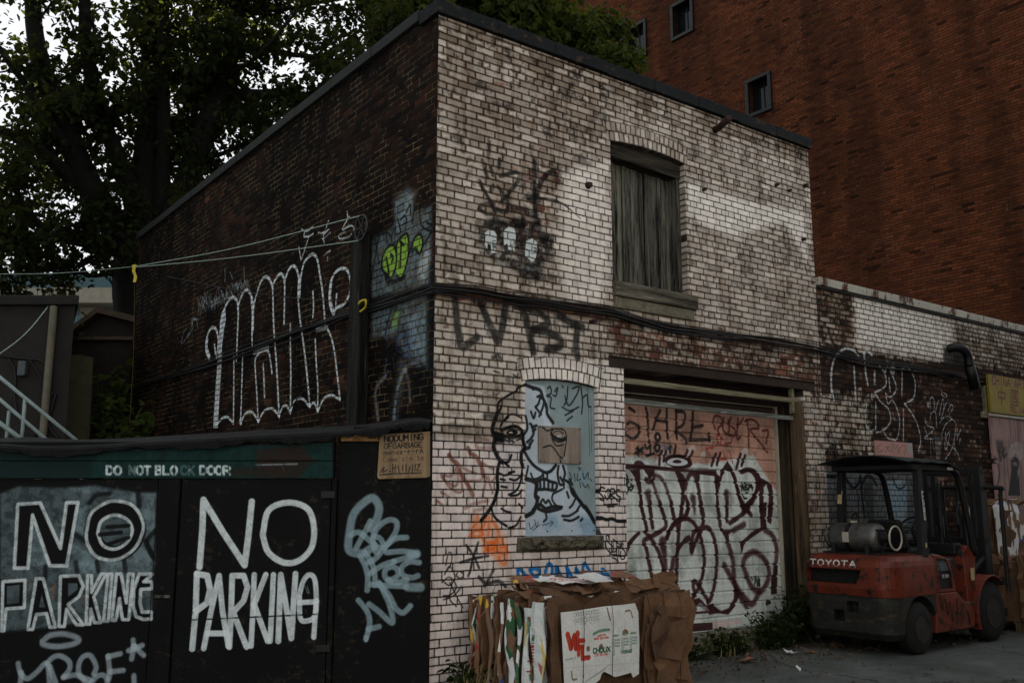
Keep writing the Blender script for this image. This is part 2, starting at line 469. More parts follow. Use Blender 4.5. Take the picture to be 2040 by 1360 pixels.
# outlined head on the bricks, left of the boarded window
FACE = [('k', 13, '290,180 330,195 370,210 385,250 405,300 410,340 440,385', .35),
 ('k', 8, '290,180 250,195 240,215 200,235 150,270 140,300 143,330 160,300', .4),
 ('k', 16, '140,330 118,390 112,430 125,470 118,510 130,550 150,585 165,600', .35),
 ('k', 14, '150,600 140,640 138,700 140,740 125,800 100,850 70,890 50,915', .4),
 ('k', 9, '165,600 200,595 215,560', .4), ('k', 9, '175,600 200,620', .4),
 ('k', 9, '105,845 120,890 150,920 190,945', .4), ('k', 8, '200,955 240,940 265,895', .4),
 ('k', 13, '125,440 160,450 200,462 245,460 270,450', .4), ('k', 12, '160,425 200,410 240,405 270,425 275,445', .4),
 ('k', 26, '135,470 165,475', .5), ('k', 7, '190,440 205,428 235,430 245,440 225,448 195,445', .4), ('k', 12, '228,432 230,442', .4),
 ('k', 6, '160,400 175,370 200,345 230,340 270,360;150,420 165,385 200,355;185,480 205,490;200,475 230,490;245,480 268,470', .5),
 ('k', 15, '275,470 285,510 290,525 270,545 268,590 275,620', .35), ('k', 12, '285,525 310,520 315,500', .4),
 ('k', 8, '275,620 270,660 265,700 250,740 230,760 200,775;205,690 240,695 275,660;200,655 230,650;150,660 180,670 215,655;155,690 180,695;160,730 190,735;210,780 250,775 270,750;160,850 185,865 210,870;255,825 275,845', .4),
 ('k', 10, '285,515 275,480 282,450 300,420 298,380 292,350', .4), ('k', 10, '300,490 320,470 335,440 325,400 315,390;318,500 330,480;330,430 345,420;325,410 350,400', .4),
 ('k', 12, '290,550 310,585 340,620 370,640 400,655 430,645 455,615', .35), ('k', 8, '290,690 300,650 305,620;320,660 335,690 370,680 385,665;385,660 390,685;410,655 408,685', .4),
 ('k', 16, '295,690 330,700 350,720 345,780 355,800 350,830 340,850 330,870 295,890', .4),
 ('k', 11, '350,705 390,690 430,705 460,715 450,750 400,745 360,745 355,715', .35),
 ('k', 10, '370,705 372,740;392,700 392,742;415,705 415,745;438,712 436,745', .4),
 ('k', 13, '330,860 370,830 400,850 440,840 485,845 440,860 400,865 360,850', .4), ('k', 9, '370,825 385,800 400,820 415,805 430,830;395,860 405,900 390,920', .4),
 ('k', 8, '350,780 365,790;440,770 435,800 460,835 490,840;440,770 460,760 490,745;495,690 500,740', .4),
 ('k', 10, '470,620 465,660 475,715 490,720 500,715;495,620 505,660 500,690 530,715 545,770 590,810 605,835 620,840 650,890 670,930 680,960', .35),
 ('k', 9, '480,680 490,700;515,760 525,790;560,800 545,830 530,845;530,690 545,720;585,835 570,860;500,910 540,915 580,895;490,890 530,888 575,860;590,915 600,905', .4),
 ('k', 14, '545,745 570,790 605,840', .45), ('k', 15, '610,840 640,880 665,925', .4),
 ('k', 9, '355,245 370,240 362,280 345,300;370,250 390,260 385,300 365,350;320,325 335,360 345,330;345,300 375,340', .4),
 ('k', 8, '330,205 350,200;400,300 405,285', .4)]
def face(cv, skip_right=False):
    cv.crop(940, 700, 2.7206)
    for c, w, p, so in FACE:
        cv.s(c, w * 1.3, p, so, .97, .12)
f = front
f.crop(940, 700, 2.7206)
f.f('V', '145,470 270,480 280,560 270,700 240,760 150,740 140,640 150,590', 16, .35, .3)
f.f('V', '110,850 210,850 265,880 200,950 130,920', 16, .4, .3)
# brown red tag, orange spray, black tags and the blue word
f.crop(860, 860, 5.667)
f.s('u', 44, '195,260 240,320 300,370 320,440 350,510 400,580 440,660 465,715', .4, .85, .3)
f.s('u', 44, '410,180 440,240 500,280 540,350 570,420 580,490', .4, .8, .3)
f.s('u', 26, '290,380 250,460 200,500 110,480 130,530 200,580 260,610 300,560 290,440;125,500 180,600 250,660 320,680 345,640 330,540;590,500 540,545 400,555;590,500 620,520 600,600 575,730;560,340 640,390 700,420;640,500 660,600 690,690;720,510 680,560;340,400 420,440 500,465', .5, .62, .35)
f.s('u', 40, '500,140 520,180 600,185 690,185', .5, .55, .35)
f.s('u', 32, '110,680 150,700 210,735;60,780 130,820', .5, .7, .3, 'end')
f.s('u', 34, '380,860 450,820 550,790 640,775;480,885 560,870 620,865', .5, .5, .3)
f.f('u', '470,40 560,10 690,40 680,110 480,110', 70, .22, .3)
f.f('o', '470,920 560,950 660,930 740,1000 760,1080 850,1200 850,1360 600,1400 560,1230 440,1090', 120, .42, .5)
f.s('o', 30, '520,930 500,1030 460,1080;620,940 590,1050 550,1100;650,960 640,1160;690,1010 760,1140 740,1200;430,1170 500,1110 570,1130 560,1170 430,1180;580,1210 640,1250 730,1220 750,1250 690,1260;590,1290 640,1330 720,1300;780,1200 840,1330', .6, .72, .3)
f.crop(880, 1080, 3.7778)
f.f('o', '310,60 470,20 510,100 490,170 440,190 390,110 350,60', 60, .5, .45)
f.s('o', 20, '320,70 380,40 470,30;400,60 470,90 500,70;430,110 470,170 490,120;340,30 400,0', .6, .7, .4)
f.s('d', 18, '185,20 240,100 280,190;275,0 240,100 215,210 200,250;140,150 240,120 350,100', .45, .85, .3)
f.s('k', 10, '30,170 50,80 75,85 70,160 25,230;20,240 60,180 100,260 60,320 20,300;110,240 130,215 165,240 140,270 110,250;0,300 60,260 110,330 70,390 10,400;60,300 120,420 160,490;80,300 60,420 110,480;10,430 90,400 150,330', .4, .8, .3)
f.s('d', 24, '280,260 320,300 330,320 390,205;350,310 430,290 480,330', .45, .8, .3)
f.crop(1020, 1040, 7.846)
f.s('b', 52, '90,740 100,830 130,930;100,730 150,750 220,830 300,860;280,730 310,800 400,880 470,900 520,880;280,740 360,720 420,740 430,790 400,840;530,760 560,660 620,670 625,780 560,880 525,840 520,760;690,690 700,860;700,700 790,880;860,700 870,890;850,690 900,780 950,880;1000,720 1005,880;1010,730 1080,850;1110,860 1110,700 1140,640 1190,720 1240,800', .25, .9, .12)
f.s('b', 60, '1260,830 1400,815 1580,815', .25, .92, .1)
f.s('b', 34, '1240,800 1250,860;1400,720 1440,725;1560,780 1600,830 1560,890', .3, .85, .2)
f.s('k', 18, '1520,280 1500,200 1470,220 1500,300 1580,390 1570,460 1510,450 1470,370 1460,280;1560,290 1560,440 1620,450 1640,330 1580,260;1600,280 1700,360 1680,380 1640,370 1740,420;1740,350 1720,320 1720,380 1770,470 1760,560 1710,570 1700,520;1640,400 1630,520;1670,430 1670,530;1700,450 1690,540;1540,490 1640,510 1760,530;1570,550 1620,570 1670,630', .35, .9, .1)
f.crop(940, 700, 2.7206)
f.s('k', 8, '720,740 700,735 690,760 710,785 715,805 695,800;725,760 740,745 750,770 735,800 720,780;755,800 750,750 770,745 775,765 755,775 785,800;800,750 785,750 785,775 805,790 800,810 785,805;715,830 790,825;735,840 770,838', .4, .9, .1)
f.s('k', 16, '665,905 700,900 730,910 760,905 790,918 835,918', .35, .95, .1)
f.s('k', 9, '670,925 700,990', .4, .9)
face(front)
# soot and scratches low on the left corner
f.s('d', 8, '120,105 150,115;130,30 140,45;225,125 245,135 250,120', .5, .8, .3)
f.s('d', 30, '70,350 110,350', .8, .6, .5)

# ---- left wall: bare dark brick with pale joints
left = Canvas(LEFT, -10.06, 0.0, 0, 6.32, .0052)
left.bricks(phase=4, seed=21, joint=.008)
DK = [(.15, .095, .07), (.11, .08, .062), (.185, .11, .08), (.09, .075, .066), (.135, .098, .078), (.125, .082, .064)]  # dark brick tones, lowered further to hold the tree canopy's shade
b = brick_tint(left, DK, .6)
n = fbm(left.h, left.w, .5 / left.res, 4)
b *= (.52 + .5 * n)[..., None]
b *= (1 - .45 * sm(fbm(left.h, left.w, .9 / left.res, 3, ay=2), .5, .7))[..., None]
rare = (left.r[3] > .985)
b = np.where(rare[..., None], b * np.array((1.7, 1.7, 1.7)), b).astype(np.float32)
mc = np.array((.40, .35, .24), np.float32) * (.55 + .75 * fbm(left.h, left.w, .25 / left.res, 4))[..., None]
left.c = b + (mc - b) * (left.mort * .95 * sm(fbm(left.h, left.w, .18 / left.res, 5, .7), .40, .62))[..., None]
left.keep = .16
left.hgt = np.clip((1 - left.mort) * .8 + .15 * left.grain, 0, 1)
left.fat = 1.3
g = left.crop(340, 420, 2.9575)
g.f('W', '300,600 322,565 325,640 312,720 302,800 300,900 288,1080 278,1278 250,1278 262,1080 275,900 283,780 290,660', 4, .92, .2)
g.s('W', 13, '300,640 320,570 345,525 370,510 390,530 398,580 397,650 392,760 388,880;395,575 410,520 430,480 450,468 470,490 485,540;480,790 480,680 490,560 510,480 530,420 555,390 580,400 600,450 603,520 605,620 612,760 622,880 632,1060 640,1210;600,440 620,400 645,372 665,390 672,450 670,560 668,665;670,420 690,360 715,325 740,340 755,390;755,400 752,480 755,560 765,660 785,800 805,980 820,1155;765,400 785,310 820,265 845,258 865,290 880,380 895,480 905,600 910,665;960,610 940,560 935,490 950,400 985,350 1025,340 1050,370 1060,440 1050,500 1020,550 975,575 962,608;225,865 208,820 212,750 235,695 260,690 275,720 280,780 270,860;258,790 264,840', .35, .92, .15)
g.s('W', 22, '478,520 484,600 484,700;762,400 758,500;945,420 938,520 955,590;215,760 212,810 228,862', .35, .9, .15)
g.s('W', 12, '705,665 705,780 708,960 705,1190;372,860 372,1000 370,1250;425,840 420,1000 412,1250;515,1240 508,1080 500,960 498,880 520,840 560,820 580,840 590,900 597,955;865,1180 868,1050 858,900 852,755;920,690 945,740 965,830 980,950 998,1110;838,478 842,560 838,625;545,905 550,1000 553,1095;978,490 974,560', .35, .92, .15)
g.s('W', 17, '490,835 575,808;860,703 922,685;408,1240 415,1250', .35, .9, .1)
g.s('W', 11, '265,1270 300,1225 335,1215 370,1250;412,1250 440,1195 480,1185 518,1240;518,1240 550,1180 600,1165 640,1210;640,1205 660,1155 685,1150 705,1190;705,1190 730,1120 775,1105 820,1155;820,1150 845,1130 868,1180;868,1180 900,1110 945,1085 998,1110', .35, .9, .1)
g.s('W', 7, '770,110 800,120 840,95;795,115 785,150 815,150 840,135;815,150 790,230 768,290;768,290 755,215;870,130 905,125 930,60;905,190 900,145 935,105;895,165 942,130;1040,5 1045,40 1055,35;1045,45 1012,110 1060,88 1080,105 1055,150 1000,165 992,145 1030,125;905,260 940,235;925,275 925,292', .4, .85, .15)
rr = random.Random(5)
for k in range(26):
    t = k / 25
    x, y = 150 + 270 * t + rr.uniform(-20, 20), 560 - 120 * t + rr.uniform(-40, 40)
    p = ' '.join('%d,%d' % (x + i * 9 + rr.uniform(-8, 8), y + (-1) ** i * rr.uniform(10, 34) - i * 4) for i in range(5))
    g.s('w', 5, p, .4, .55, .4)
g.s('w', 6, '60,790 75,720 95,690;70,780 110,720 130,650 150,640 160,690;100,740 130,690 125,640 165,640;320,340 320,420;350,360 365,400;430,330 436,430', .5, .6, .4)
h = left.crop(700, 360, 2.7222)
h.f('c', '232,110 300,40 345,70 330,200 240,260', 70, .8, .35)
h.f('c', '105,320 180,280 250,230 435,130 435,560 110,640', 50, .62, .4)
h.f('c', '105,690 280,640 420,600 425,1020 300,960 240,850 110,850', 60, .6, .45)
h.f('c', '300,760 410,660 415,1010 330,920', 60, .5, .4)
h.f('W', '370,440 425,330 425,580 360,520', 50, .5, .4)
h.s('k', 46, '435,480 425,700 425,1050', .7, .7, .35)
h.s('W', 18, '145,1290 130,1160 150,1100 185,1060;230,1300 250,1130 300,1010 370,1000;320,1200 310,1080 290,1020', .8, .38, .4)
h.s('c', 60, '275,1000 260,1120 235,1280', .9, .32, .4)
h.f('k', '300,1050 330,1000 420,1010 420,1180 350,1210 325,1180', 40, .55, .4)
h.f('g', '165,440 178,375 225,345 245,395 250,330 300,285 312,360 300,450 275,525 250,525 240,470 215,530 195,500 168,480', 8, .9, .1, True)
h.f('g', '335,372 345,310 375,293 386,340 370,392 348,372', 8, .9, .1, True)
h.s('k', 11, '200,520 165,470 180,385 225,348 245,400 240,470 215,530 195,505;245,400 250,335 300,287 312,360 300,450 272,530 245,515;215,400 225,415 220,440;190,420 205,500;270,340 265,470;265,330 285,350;312,400 345,310 375,292 388,340 370,395 345,365 330,390', .4, .9, .1)
h.s('k', 16, '190,540 240,545 290,520;185,515 200,560', .5, .8, .3)
h.s('k', 8, '195,330 190,280 215,305 220,330;215,305 240,250 235,300;250,205 270,280;265,215 290,190 300,220 280,240;300,170 320,130 320,190;330,230 345,150 370,160;375,120 372,180 385,250 435,275;410,230 440,240;435,280 380,370', .4, .85, .2)
h.s('k', 12, '185,830 215,700;205,800 245,690;250,850 265,700;150,300 110,520;130,320 150,450', .5, .6, .3)
h.f('g', '225,720 270,700 250,800 215,810', 30, .5, .4)
for k in range(22):
    x, y = rr.uniform(170, 410), rr.uniform(720, 1050)
    h.s('B', 4, ' '.join('%d,%d' % (x + rr.uniform(-22, 22), y + i * 22 + rr.uniform(-14, 14)) for i in range(4)), .5, .5, .3)

# ---- low wing on the right: peeling whitewash over dark brick
wing = Canvas(FRONT, 5.82, 14.9, 0, 4.48, .0052)
wing.bricks(phase=1, seed=40)
rg = wing.region
w1 = rg('1700,585 2040,680 2040,720 1900,720 1700,690', .25)
w2 = rg('1622,560 1700,590 1705,690 1622,670', .2)
w3 = rg('1622,700 2060,760 2060,1300 1622,1300', .3)
w4 = rg('1610,770 1740,790 1740,920 1610,900', .3)
w5 = rg('1900,640 2060,690 2060,760 1900,735', .35)
bandw = rg('1622,680 1800,712 2060,750 2060,775 1800,735 1622,700', .12)
blue = rg('1625,935 1850,935 1850,1110 1640,1110', .2)
cover = .74 + .30 * w1 - .22 * w2 - .50 * w3 + .40 * w4 - .35 * bandw - .1 * w5
dirt = np.clip(.5 - .44 * w1 * (1 - w5) + .25 * w2 + .22 * w3 - .22 * w4 + .2 * w5, .05, 1)
wing.mix = .12 + .2 * w1
whitewash(wing, cover, dirt, dirt * .3, [(.215, .16, .135), (.19, .145, .125), (.165, .135, .12), (.25, .175, .14)], (.10, .085, .075))
wing.f('c', '1625,930 1860,930 1860,1120 1640,1120', 40, .55, .35)
wing.f('p', '1836,950 1880,950 1880,1000 1836,990', 4, .6, .3)
wing.f('d', '1880,690 1925,700 1935,740 1880,730', 12, .8, .2)
e = wing.crop(1610, 660, 4.533)
e.s('W', 22, '235,615 212,520 210,360 240,240 290,180 350,150 410,170 455,220;415,320 420,450 430,610;540,480 520,380 510,260 505,190 530,170 575,210;600,360 600,470', .35, .88, .25)
e.s('W', 14, '640,300 685,370 705,430 690,500 600,550;600,550 660,640 720,690 745,770 735,830 680,890 615,910;575,560 575,610;530,640 520,780 535,880 600,890;610,640 610,880;730,330 790,470 790,540 740,590 700,560;740,300 780,290;730,420 740,540;700,560 720,650 760,620 800,690 825,790 820,900 800,970;680,900 720,960 790,980;845,590 848,430 850,340 890,320 930,360 965,450 960,570 930,620 870,650;870,650 930,730 980,820 1010,930 1015,1010 995,1070;860,700 860,980', .35, .85, .25)
e.f('W', '640,300 690,350 720,300 700,380;735,340 770,290 790,330 770,400', 6, .8, .2)
e.f('k', '530,650 600,650 600,870 545,860;860,370 920,350 955,440 950,570 870,620', 30, .45, .4)
e.f('k', '230,480 330,480 330,640 240,620;240,230 440,200 460,330 230,330', 60, .45, .4)
e.s('W', 8, '1105,690 1100,620 1120,590 1140,640 1135,720;1150,720 1170,640 1180,620;1185,760 1205,640 1220,610 1225,700 1200,780;1230,690 1250,640 1270,650;1260,720 1290,660 1310,690 1270,760 1330,820 1330,900 1300,1050 1240,1150;1100,800 1110,740 1150,730 1160,860;1190,820 1230,770 1290,770;1055,780 1070,840 1130,870 1120,900 1050,960 1130,970;1050,860 1080,950;1200,950 1240,840 1300,790;1240,900 1235,1050 1255,1040 1280,900 1245,980 1340,1080 1370,1160;1320,1000 1330,1080;1210,545 1250,570 1245,595 1205,570 1210,545;1345,860 1345,970;1380,880 1350,950;1375,960 1365,1010', .4, .85, .2)
for k in range(7):
    e.s('W', 5, '%d,950 %d,1050 %d,1150' % (1145 + k * 11, 1152 + k * 7, 1160 + k * 5), .4, .75, .3)
e.s('W', 6, '1105,960 1110,1130;1120,980 1140,1080', .4, .7)
e.s('W', 40, '1085,660 1085,662', .5, .8)
e.s('k', 26, '80,1000 70,1150 60,1250;180,1080 130,1130 170,1170 240,1150 240,1100 200,1050;40,1230 120,1290 240,1320;30,1240 60,1330 75,1500 110,1800', .4, .8, .3)
e.f('k', '30,880 330,940 380,1000 120,1010', 120, .35, .5)
e.crop(1600, 900, 6.477)
e.s('k', 36, '160,0 180,180 280,220 280,160;110,200 200,270 330,310 420,300;130,220 180,480 240,900 290,1270;540,320 620,440 660,460 720,400 740,310 760,560 790,840;740,470 800,330 850,310 900,340 950,430', .35, .85, .15)
e.s('B', 22, '270,640 260,560 300,420 400,350;270,680 300,800 360,850;520,520 560,480 600,560 640,720;520,700 560,760', .7, .5, .3)
e.s('k', 20, '705,540 715,700 720,930;640,870 630,820 690,790 680,880', .4, .8, .2)
e.f('d', '780,400 900,330 920,900 780,850', 30, .45, .3)
e.f('c', '1080,380 1340,340 1340,940 1080,900', 20, .85, .1)
e.s('B', 26, '1090,600 1180,420 1250,560 1300,660;1100,900 1130,720 1190,720 1200,940;1230,720 1300,420', .7, .5, .3)
e.s('k', 22, '1150,300 1200,440 1260,470 1320,420 1330,340', .4, .8, .2)

# ---- tall orange brick block behind
orange = Canvas(ORANGE, -17.0, -0.1, 4.0, 20.0, .0095)
orange.bricks(course=.0695, length=.235, joint=.013, header=0, seed=60, wob=.002, jit=.06)
b = brick_tint(orange, [(.36, .20, .125), (.345, .19, .12), (.38, .212, .13), (.33, .18, .115), (.36, .205, .13), (.335, .185, .12), (.315, .172, .115)], .16)
b = np.where((orange.r[2] > .97)[..., None], b * .55, b)
b = np.where(((orange.r[2] > .80) & (orange.r[2] < .965))[..., None], b * .82, b)
b *= (.86 + .28 * fbm(orange.h, orange.w, 1.4 / orange.res, 4))[..., None]
stain = sm(fbm(orange.h, orange.w, 1.1 / orange.res, 4, ay=5), .50, .68)
b *= (1 - .22 * stain)[..., None]
mc = np.array((.15, .11, .08), np.float32)
orange.c = (b + (mc - b) * (orange.mort * .8)[..., None]).astype(np.float32)
sp = sm(fbm(orange.h, orange.w, .03 / orange.res, 2), .80, .86) * sm(fbm(orange.h, orange.w, .9 / orange.res, 2), .45, .6)
orange.c += (np.array((.6, .56, .48), np.float32) - orange.c) * (sp * .55)[..., None]
orange.hgt = np.clip(1 - orange.mort * .8, 0, 1)
# ------------------------------------------------------------------ painted boards, doors and signs
# ---- black hoarding with NO PARKING
fence = Canvas(FENCE, -4.05, 0.03, 0.0, 2.32, .0034)
n1, n2 = fbm(fence.h, fence.w, .3 / fence.res, 5), fbm(fence.h, fence.w, .04 / fence.res, 4)
base = np.array((.026, .033, .032), np.float32) * (.6 + .9 * n1)[..., None]
wear = sm(n2, .60, .72) * sm(n1, .45, .6)
base = base + (np.array((.21, .165, .125), np.float32) - base) * (wear * .6)[..., None]
fence.c = base.astype(np.float32)
def fcrop(x, y, s):
    return fence.crop(x, y, s)
q = fcrop(0, 840, 2.6147)      # header beam
q.f((.07, .20, .19), '0,150 480,150 1000,135 1735,110 1735,297 0,292', 4, .92, .35)
q.f((.05, .12, .12), '0,150 480,160 480,290 0,290', 30, .8, .3)
q.f((.17, .10, .08), '1340,150 1560,120 1640,200 1560,290 1340,290', 26, .85, .4)
q.f((.17, .10, .08), '1200,240 1340,240 1340,290 1200,280', 16, .7, .5)
for (t, x0, x1, o) in (('DO', 556, 640, 1), ('N', 676, 712, .45), ('OT', 714, 792, .95), ('BLO', 812, 930, 1), ('C', 944, 982, .25), ('K', 984, 1018, .3), ('DOOR', 1042, 1206, .95)):
    q.write(t, x0, 273, x1, 275, 42, 'W', 11, op=o * .9, soft=.3, rough=.35)
for x in (582, 720, 838, 905, 1066, 1106, 1150, 1186):     # stencil gaps
    q.s((.06, .17, .16), 5, '%d,225 %d,280' % (x + 8, x + 8), .3, .8, 0)
# pale ground of the left panel
q = fcrop(0, 950, 3.3182)
q.f('c', '0,110 120,60 380,70 640,60 920,100 1030,105 1030,560 1015,640 1010,900 560,960 170,1010 0,1020', 30, .52, .4)
q.f('c', '450,70 640,55 700,90 560,110;950,110 1035,105 1030,330 960,420 940,250;480,220 570,200 570,380 500,370;720,130 910,105 905,170;480,430 600,500 660,620 560,640 480,560', 40, .45, .4)
q.f('c', '210,330 300,470 330,590 200,590;440,560 900,540 1000,640 440,650;830,560 940,440 1010,520 1010,620', 40, .42, .4)
q.s('K', 26, '590,170 640,120 720,110;910,90 920,190;960,420 1010,520;500,380 560,420;640,560 650,620;820,540 830,620;500,560 510,630;300,590 300,660;1030,350 970,430 1020,540', .6, .8, .25)
NOL = '95,600 118,180 265,170 400,470 440,170 515,168 440,585 330,585 215,250 185,600'
q.f('K', NOL, 3, 1, 0)
q.s('W', 21, NOL + ' 95,600', .35, .85, .25, line=True)
q.s('K', 88, '605,360 640,255 755,200 870,250 915,340 870,450 760,505 650,460 605,360', .12, 1, 0, close=False)
q.s('W', 20, '570,370 600,245 690,175 770,158 880,190 945,300 930,400 870,490 760,545 640,525 580,440 570,370;645,370 670,290 755,250 840,280 875,350 840,430 760,475 680,450 645,370', .35, .85, .25)
q.s('K', 22, '710,330 850,320;660,380 800,365;720,440 850,400', .4, .9, .1)
def outl(pts, w=20):
    q.f('K', pts, 2, 1, 0)
    q.s('W', w, pts + ' ' + pts.split()[0], .35, .85, .25, line=True)
for pts in ('10,1015 20,690 165,680 160,860 40,870 25,1015', '185,1005 240,670 285,670 365,990 330,990 308,900 240,905 215,1005', '390,985 400,655 520,650 550,720 520,790 450,840 550,975 505,975 440,870 425,985',
            '570,970 580,650 605,650 605,760 670,640 700,640 620,790 665,960 625,960 600,870 595,970', '685,950 715,640 740,640 715,950', '740,945 770,640 800,640 835,830 850,640 880,640 850,940 810,940 790,800 765,945',
            '1010,640 920,640 885,740 880,850 900,920 950,940 1005,935 1005,890 940,890 925,830 930,740 1005,735 1005,690 950,690'):
    outl(pts)
q.f('c', '45,720 130,710 125,830 45,840;258,860 275,770 300,860;450,700 510,700 515,740 450,790', 3, .5, .3)
q.f((.5, .3, .22), '340,700 365,700 360,800 345,800;540,780 560,780 555,850 545,850', 10, .45, .3)
q.s('w', 34, '280,1085 330,1045 420,1035 500,1055 520,1080 470,1105 370,1118 290,1105 280,1085', .5, .75, .1)
q.s('w', 32, '120,1230 135,1290 180,1330 240,1290 310,1230 330,1380;310,1230 350,1190 400,1180 455,1215 460,1265 420,1320;420,1320 520,1310 600,1400;140,1290 130,1420;330,1250 390,1420;620,1300 635,1250 600,1180 550,1185 520,1240 530,1310 600,1340;600,1360 650,1310 700,1320 720,1420;715,1180 725,1290 720,1330;715,1185 795,1165;725,1285 815,1275;880,1075 885,1120;850,1145 940,1110;885,1115 870,1200;885,1115 950,1175;885,1310 890,1420', .45, .75, .1)
# right panel lettering
q = fcrop(0, 840, 2.6147)
q.s('W', 30, '1040,755 1055,560 1060,405 1160,570 1275,745 1295,590 1312,415', .2, .93, .12, line=True)
q.s('W', 28, '1370,580 1400,460 1500,420 1600,450 1635,540 1625,650 1560,720 1480,732 1400,680 1372,600 1370,580', .2, .93, .12)
q.s('W', 29, '1002,1180 1020,985 1026,790;1026,790 1080,800 1095,870 1080,940 1022,985', .2, .92, .12, line=True)
q.s('W', 27, '1062,1178 1100,985 1142,800 1160,985 1190,1165;1082,1100 1170,1100', .2, .92, .12, line=True)
q.s('W', 28, '1195,1170 1205,985 1210,800 1270,800 1290,860 1270,930 1215,990 1285,1170', .2, .92, .12, line=True)
q.s('W', 26, '1308,1165 1318,985 1325,795;1385,795 1325,950 1395,1140', .2, .92, .12, line=True)
q.s('W', 26, '1408,1140 1425,795', .2, .92, .12, line=True)
q.s('W', 28, '1450,1140 1463,795 1518,1125 1540,790', .2, .92, .12, line=True)
q.s('W', 24, '1560,900 1580,830 1610,795 1640,820 1648,930 1640,1010 1600,1035 1565,1020 1560,900;1560,940 1650,935;1648,930 1635,1120', .2, .92, .15)
q.s('w', 4, '1585,850 1600,880;1600,850 1610,890 1600,885', .4, .6)
q.s('w', 8, '1340,225 1550,220', .5, .6, .4)
for yy in (1015, 1330):
    q.s((.04, .045, .045), 7, '1000,%d 1660,%d' % (yy + 15, yy - 15), .3, .8, .55)
q = fcrop(680, 960, 4.0)
q.s('c', 58, '240,370 280,300 300,200 250,125 170,170 95,260 65,400 55,520 90,560 170,565 230,530', .35, .82, .1)
q.s('c', 40, '230,310 190,390 120,520;75,420 140,400 230,470 270,500;265,520 250,440 300,350 380,300 440,320 430,400 360,500 280,600 215,640;260,430 310,450 340,510;300,520 280,560 260,520;340,520 430,450 520,440;360,560 500,550 600,570;420,630 520,600 600,580;150,590 190,670 210,760 205,860;185,560 240,640 265,740 268,820;230,725 330,660 420,630;620,640 540,635 480,680 490,740 560,760 610,745;400,670 350,700 350,760 400,775 450,740 440,690 400,670;370,780 430,800 520,780;235,815 400,825 520,830;300,800 350,900 390,1000 405,1120 300,1030 220,970;300,810 380,900 430,1000 490,1040 550,985;135,940 200,1020 225,1100 215,1180 195,1250;215,1170 300,1150', .35, .82, .1)
q.s('c', 62, '530,835 630,838;560,575 600,570', .35, .8, .1)
q.s('c', 22, '190,1230 195,1262;205,1230 202,1258', .4, .7)
for k in range(60):      # chips and scratches along the panels
    u, v = rr.uniform(-3.7, 0), rr.uniform(.05, 2.0)
    fence.raw_stroke(np.array([(u, v), (u + rr.uniform(-.05, .05), v + rr.uniform(-.02, .08))]), [rr.uniform(.003, .008)] * 2, .004, rr.choice([(.25, .2, .15), (.3, .32, .33), (.02, .02, .02)]), rr.uniform(.2, .5))

# ---- sectional garage door
door = Canvas(DOORP, 2.2, 5.5, .15, 2.95, .0034)
n1, n2 = fbm(door.h, door.w, .5 / door.res, 4), fbm(door.h, door.w, .05 / door.res, 4)
upper = door.region('1230,770 1560,800 1560,1000 1500,905 1400,925 1240,905', .05)
steel, tan = np.array((.81, .85, .855), np.float32), np.array((.74, .585, .53), np.float32)
door.c = ((steel + (tan - steel) * upper[..., None]) * (.90 + .2 * n1)[..., None] * (.96 + .08 * n2)[..., None]).astype(np.float32)
st = fbm(door.h, door.w, .05 / door.res, 3, ay=10)
door.c *= (1 - .10 * sm(st, .5, .72))[..., None]
door.c *= (1 - .20 * sm(fbm(door.h, door.w, .25 / door.res, 6, .7), .45, .70))[..., None] * np.array((1, .99, .96), np.float32)
q = door.crop(1230, 780, 5.6667)
q.f('W', '150,830 180,770 240,745 310,780 380,820;420,810 500,680 560,650 600,700 540,830;740,720 790,640 880,580 880,650 820,750 740,770;850,840 900,790 1040,850;1030,850 1150,690 1120,830;1330,830 1400,660 1480,600 1470,700 1390,860;930,700 980,660 1000,740 940,750', 24, .62, .3)
q.s('K', 30, '130,180 190,220;110,360 140,340 210,370 250,420 220,500 160,525 90,480;320,180 340,280 345,420 348,500;400,420 440,300 480,210;555,190 555,330 565,520;440,320 560,340;660,200 665,340 660,430 670,530;660,220 750,230 760,310 730,380 660,430 760,520 780,580;860,130 850,260 845,400 820,540;840,400 960,380;810,550 1040,540;1035,470 1035,550;500,130 560,140;860,150 1000,185', .7, .88, .25)
q.s('k', 6, '80,470 130,430 200,400 330,385;300,490 400,460;530,430 600,435;580,520 680,460 880,480;700,550 850,520 1240,540;1000,500 1100,510', .4, .8, .2)
q.s('k', 26, '355,545 370,600 330,640 310,600;370,600 370,700;330,725 410,695;230,620 240,720;200,690 290,630;210,640 280,680;600,600 590,690;570,640 600,620;660,600 640,700', .35, .9, .1)
q.s('k', 30, '440,470 425,510 450,550 480,520 465,475 440,470;440,590 420,630 440,670 470,650 470,600 440,590', .3, .9, .1)
q.s('B', 20, '480,680 490,620 520,600 550,640 560,690;560,640 590,630', .5, .6, .2)
q.s((.30, .10, .10), 24, '1100,420 1080,320 1110,270 1170,290 1180,360 1130,430 1180,530;1200,290 1190,420 1230,470 1260,430 1250,320;1280,290 1260,360 1330,430 1310,500 1260,480;1360,300 1350,520 1390,510;1350,400 1400,330 1420,300;1460,310 1480,440 1480,610;1440,330 1520,310 1590,370 1590,410 1500,430 1600,560 1690,680;1640,440 1700,440 1680,580', .5, .82, .15)
q.s('R', 16, '1120,500 1130,570 1180,600 1280,570 1290,520;1120,500 1160,490 1165,560;1000,630 1040,720;1060,640 1090,620 1000,640;1190,660 1210,740;1260,660 1300,800;1160,760 1240,760;1390,690 1370,780', .5, .75, .2)
q.write('FUCK BOY', 1070, 604, 1290, 612, 44, 'k', 5, op=.8)
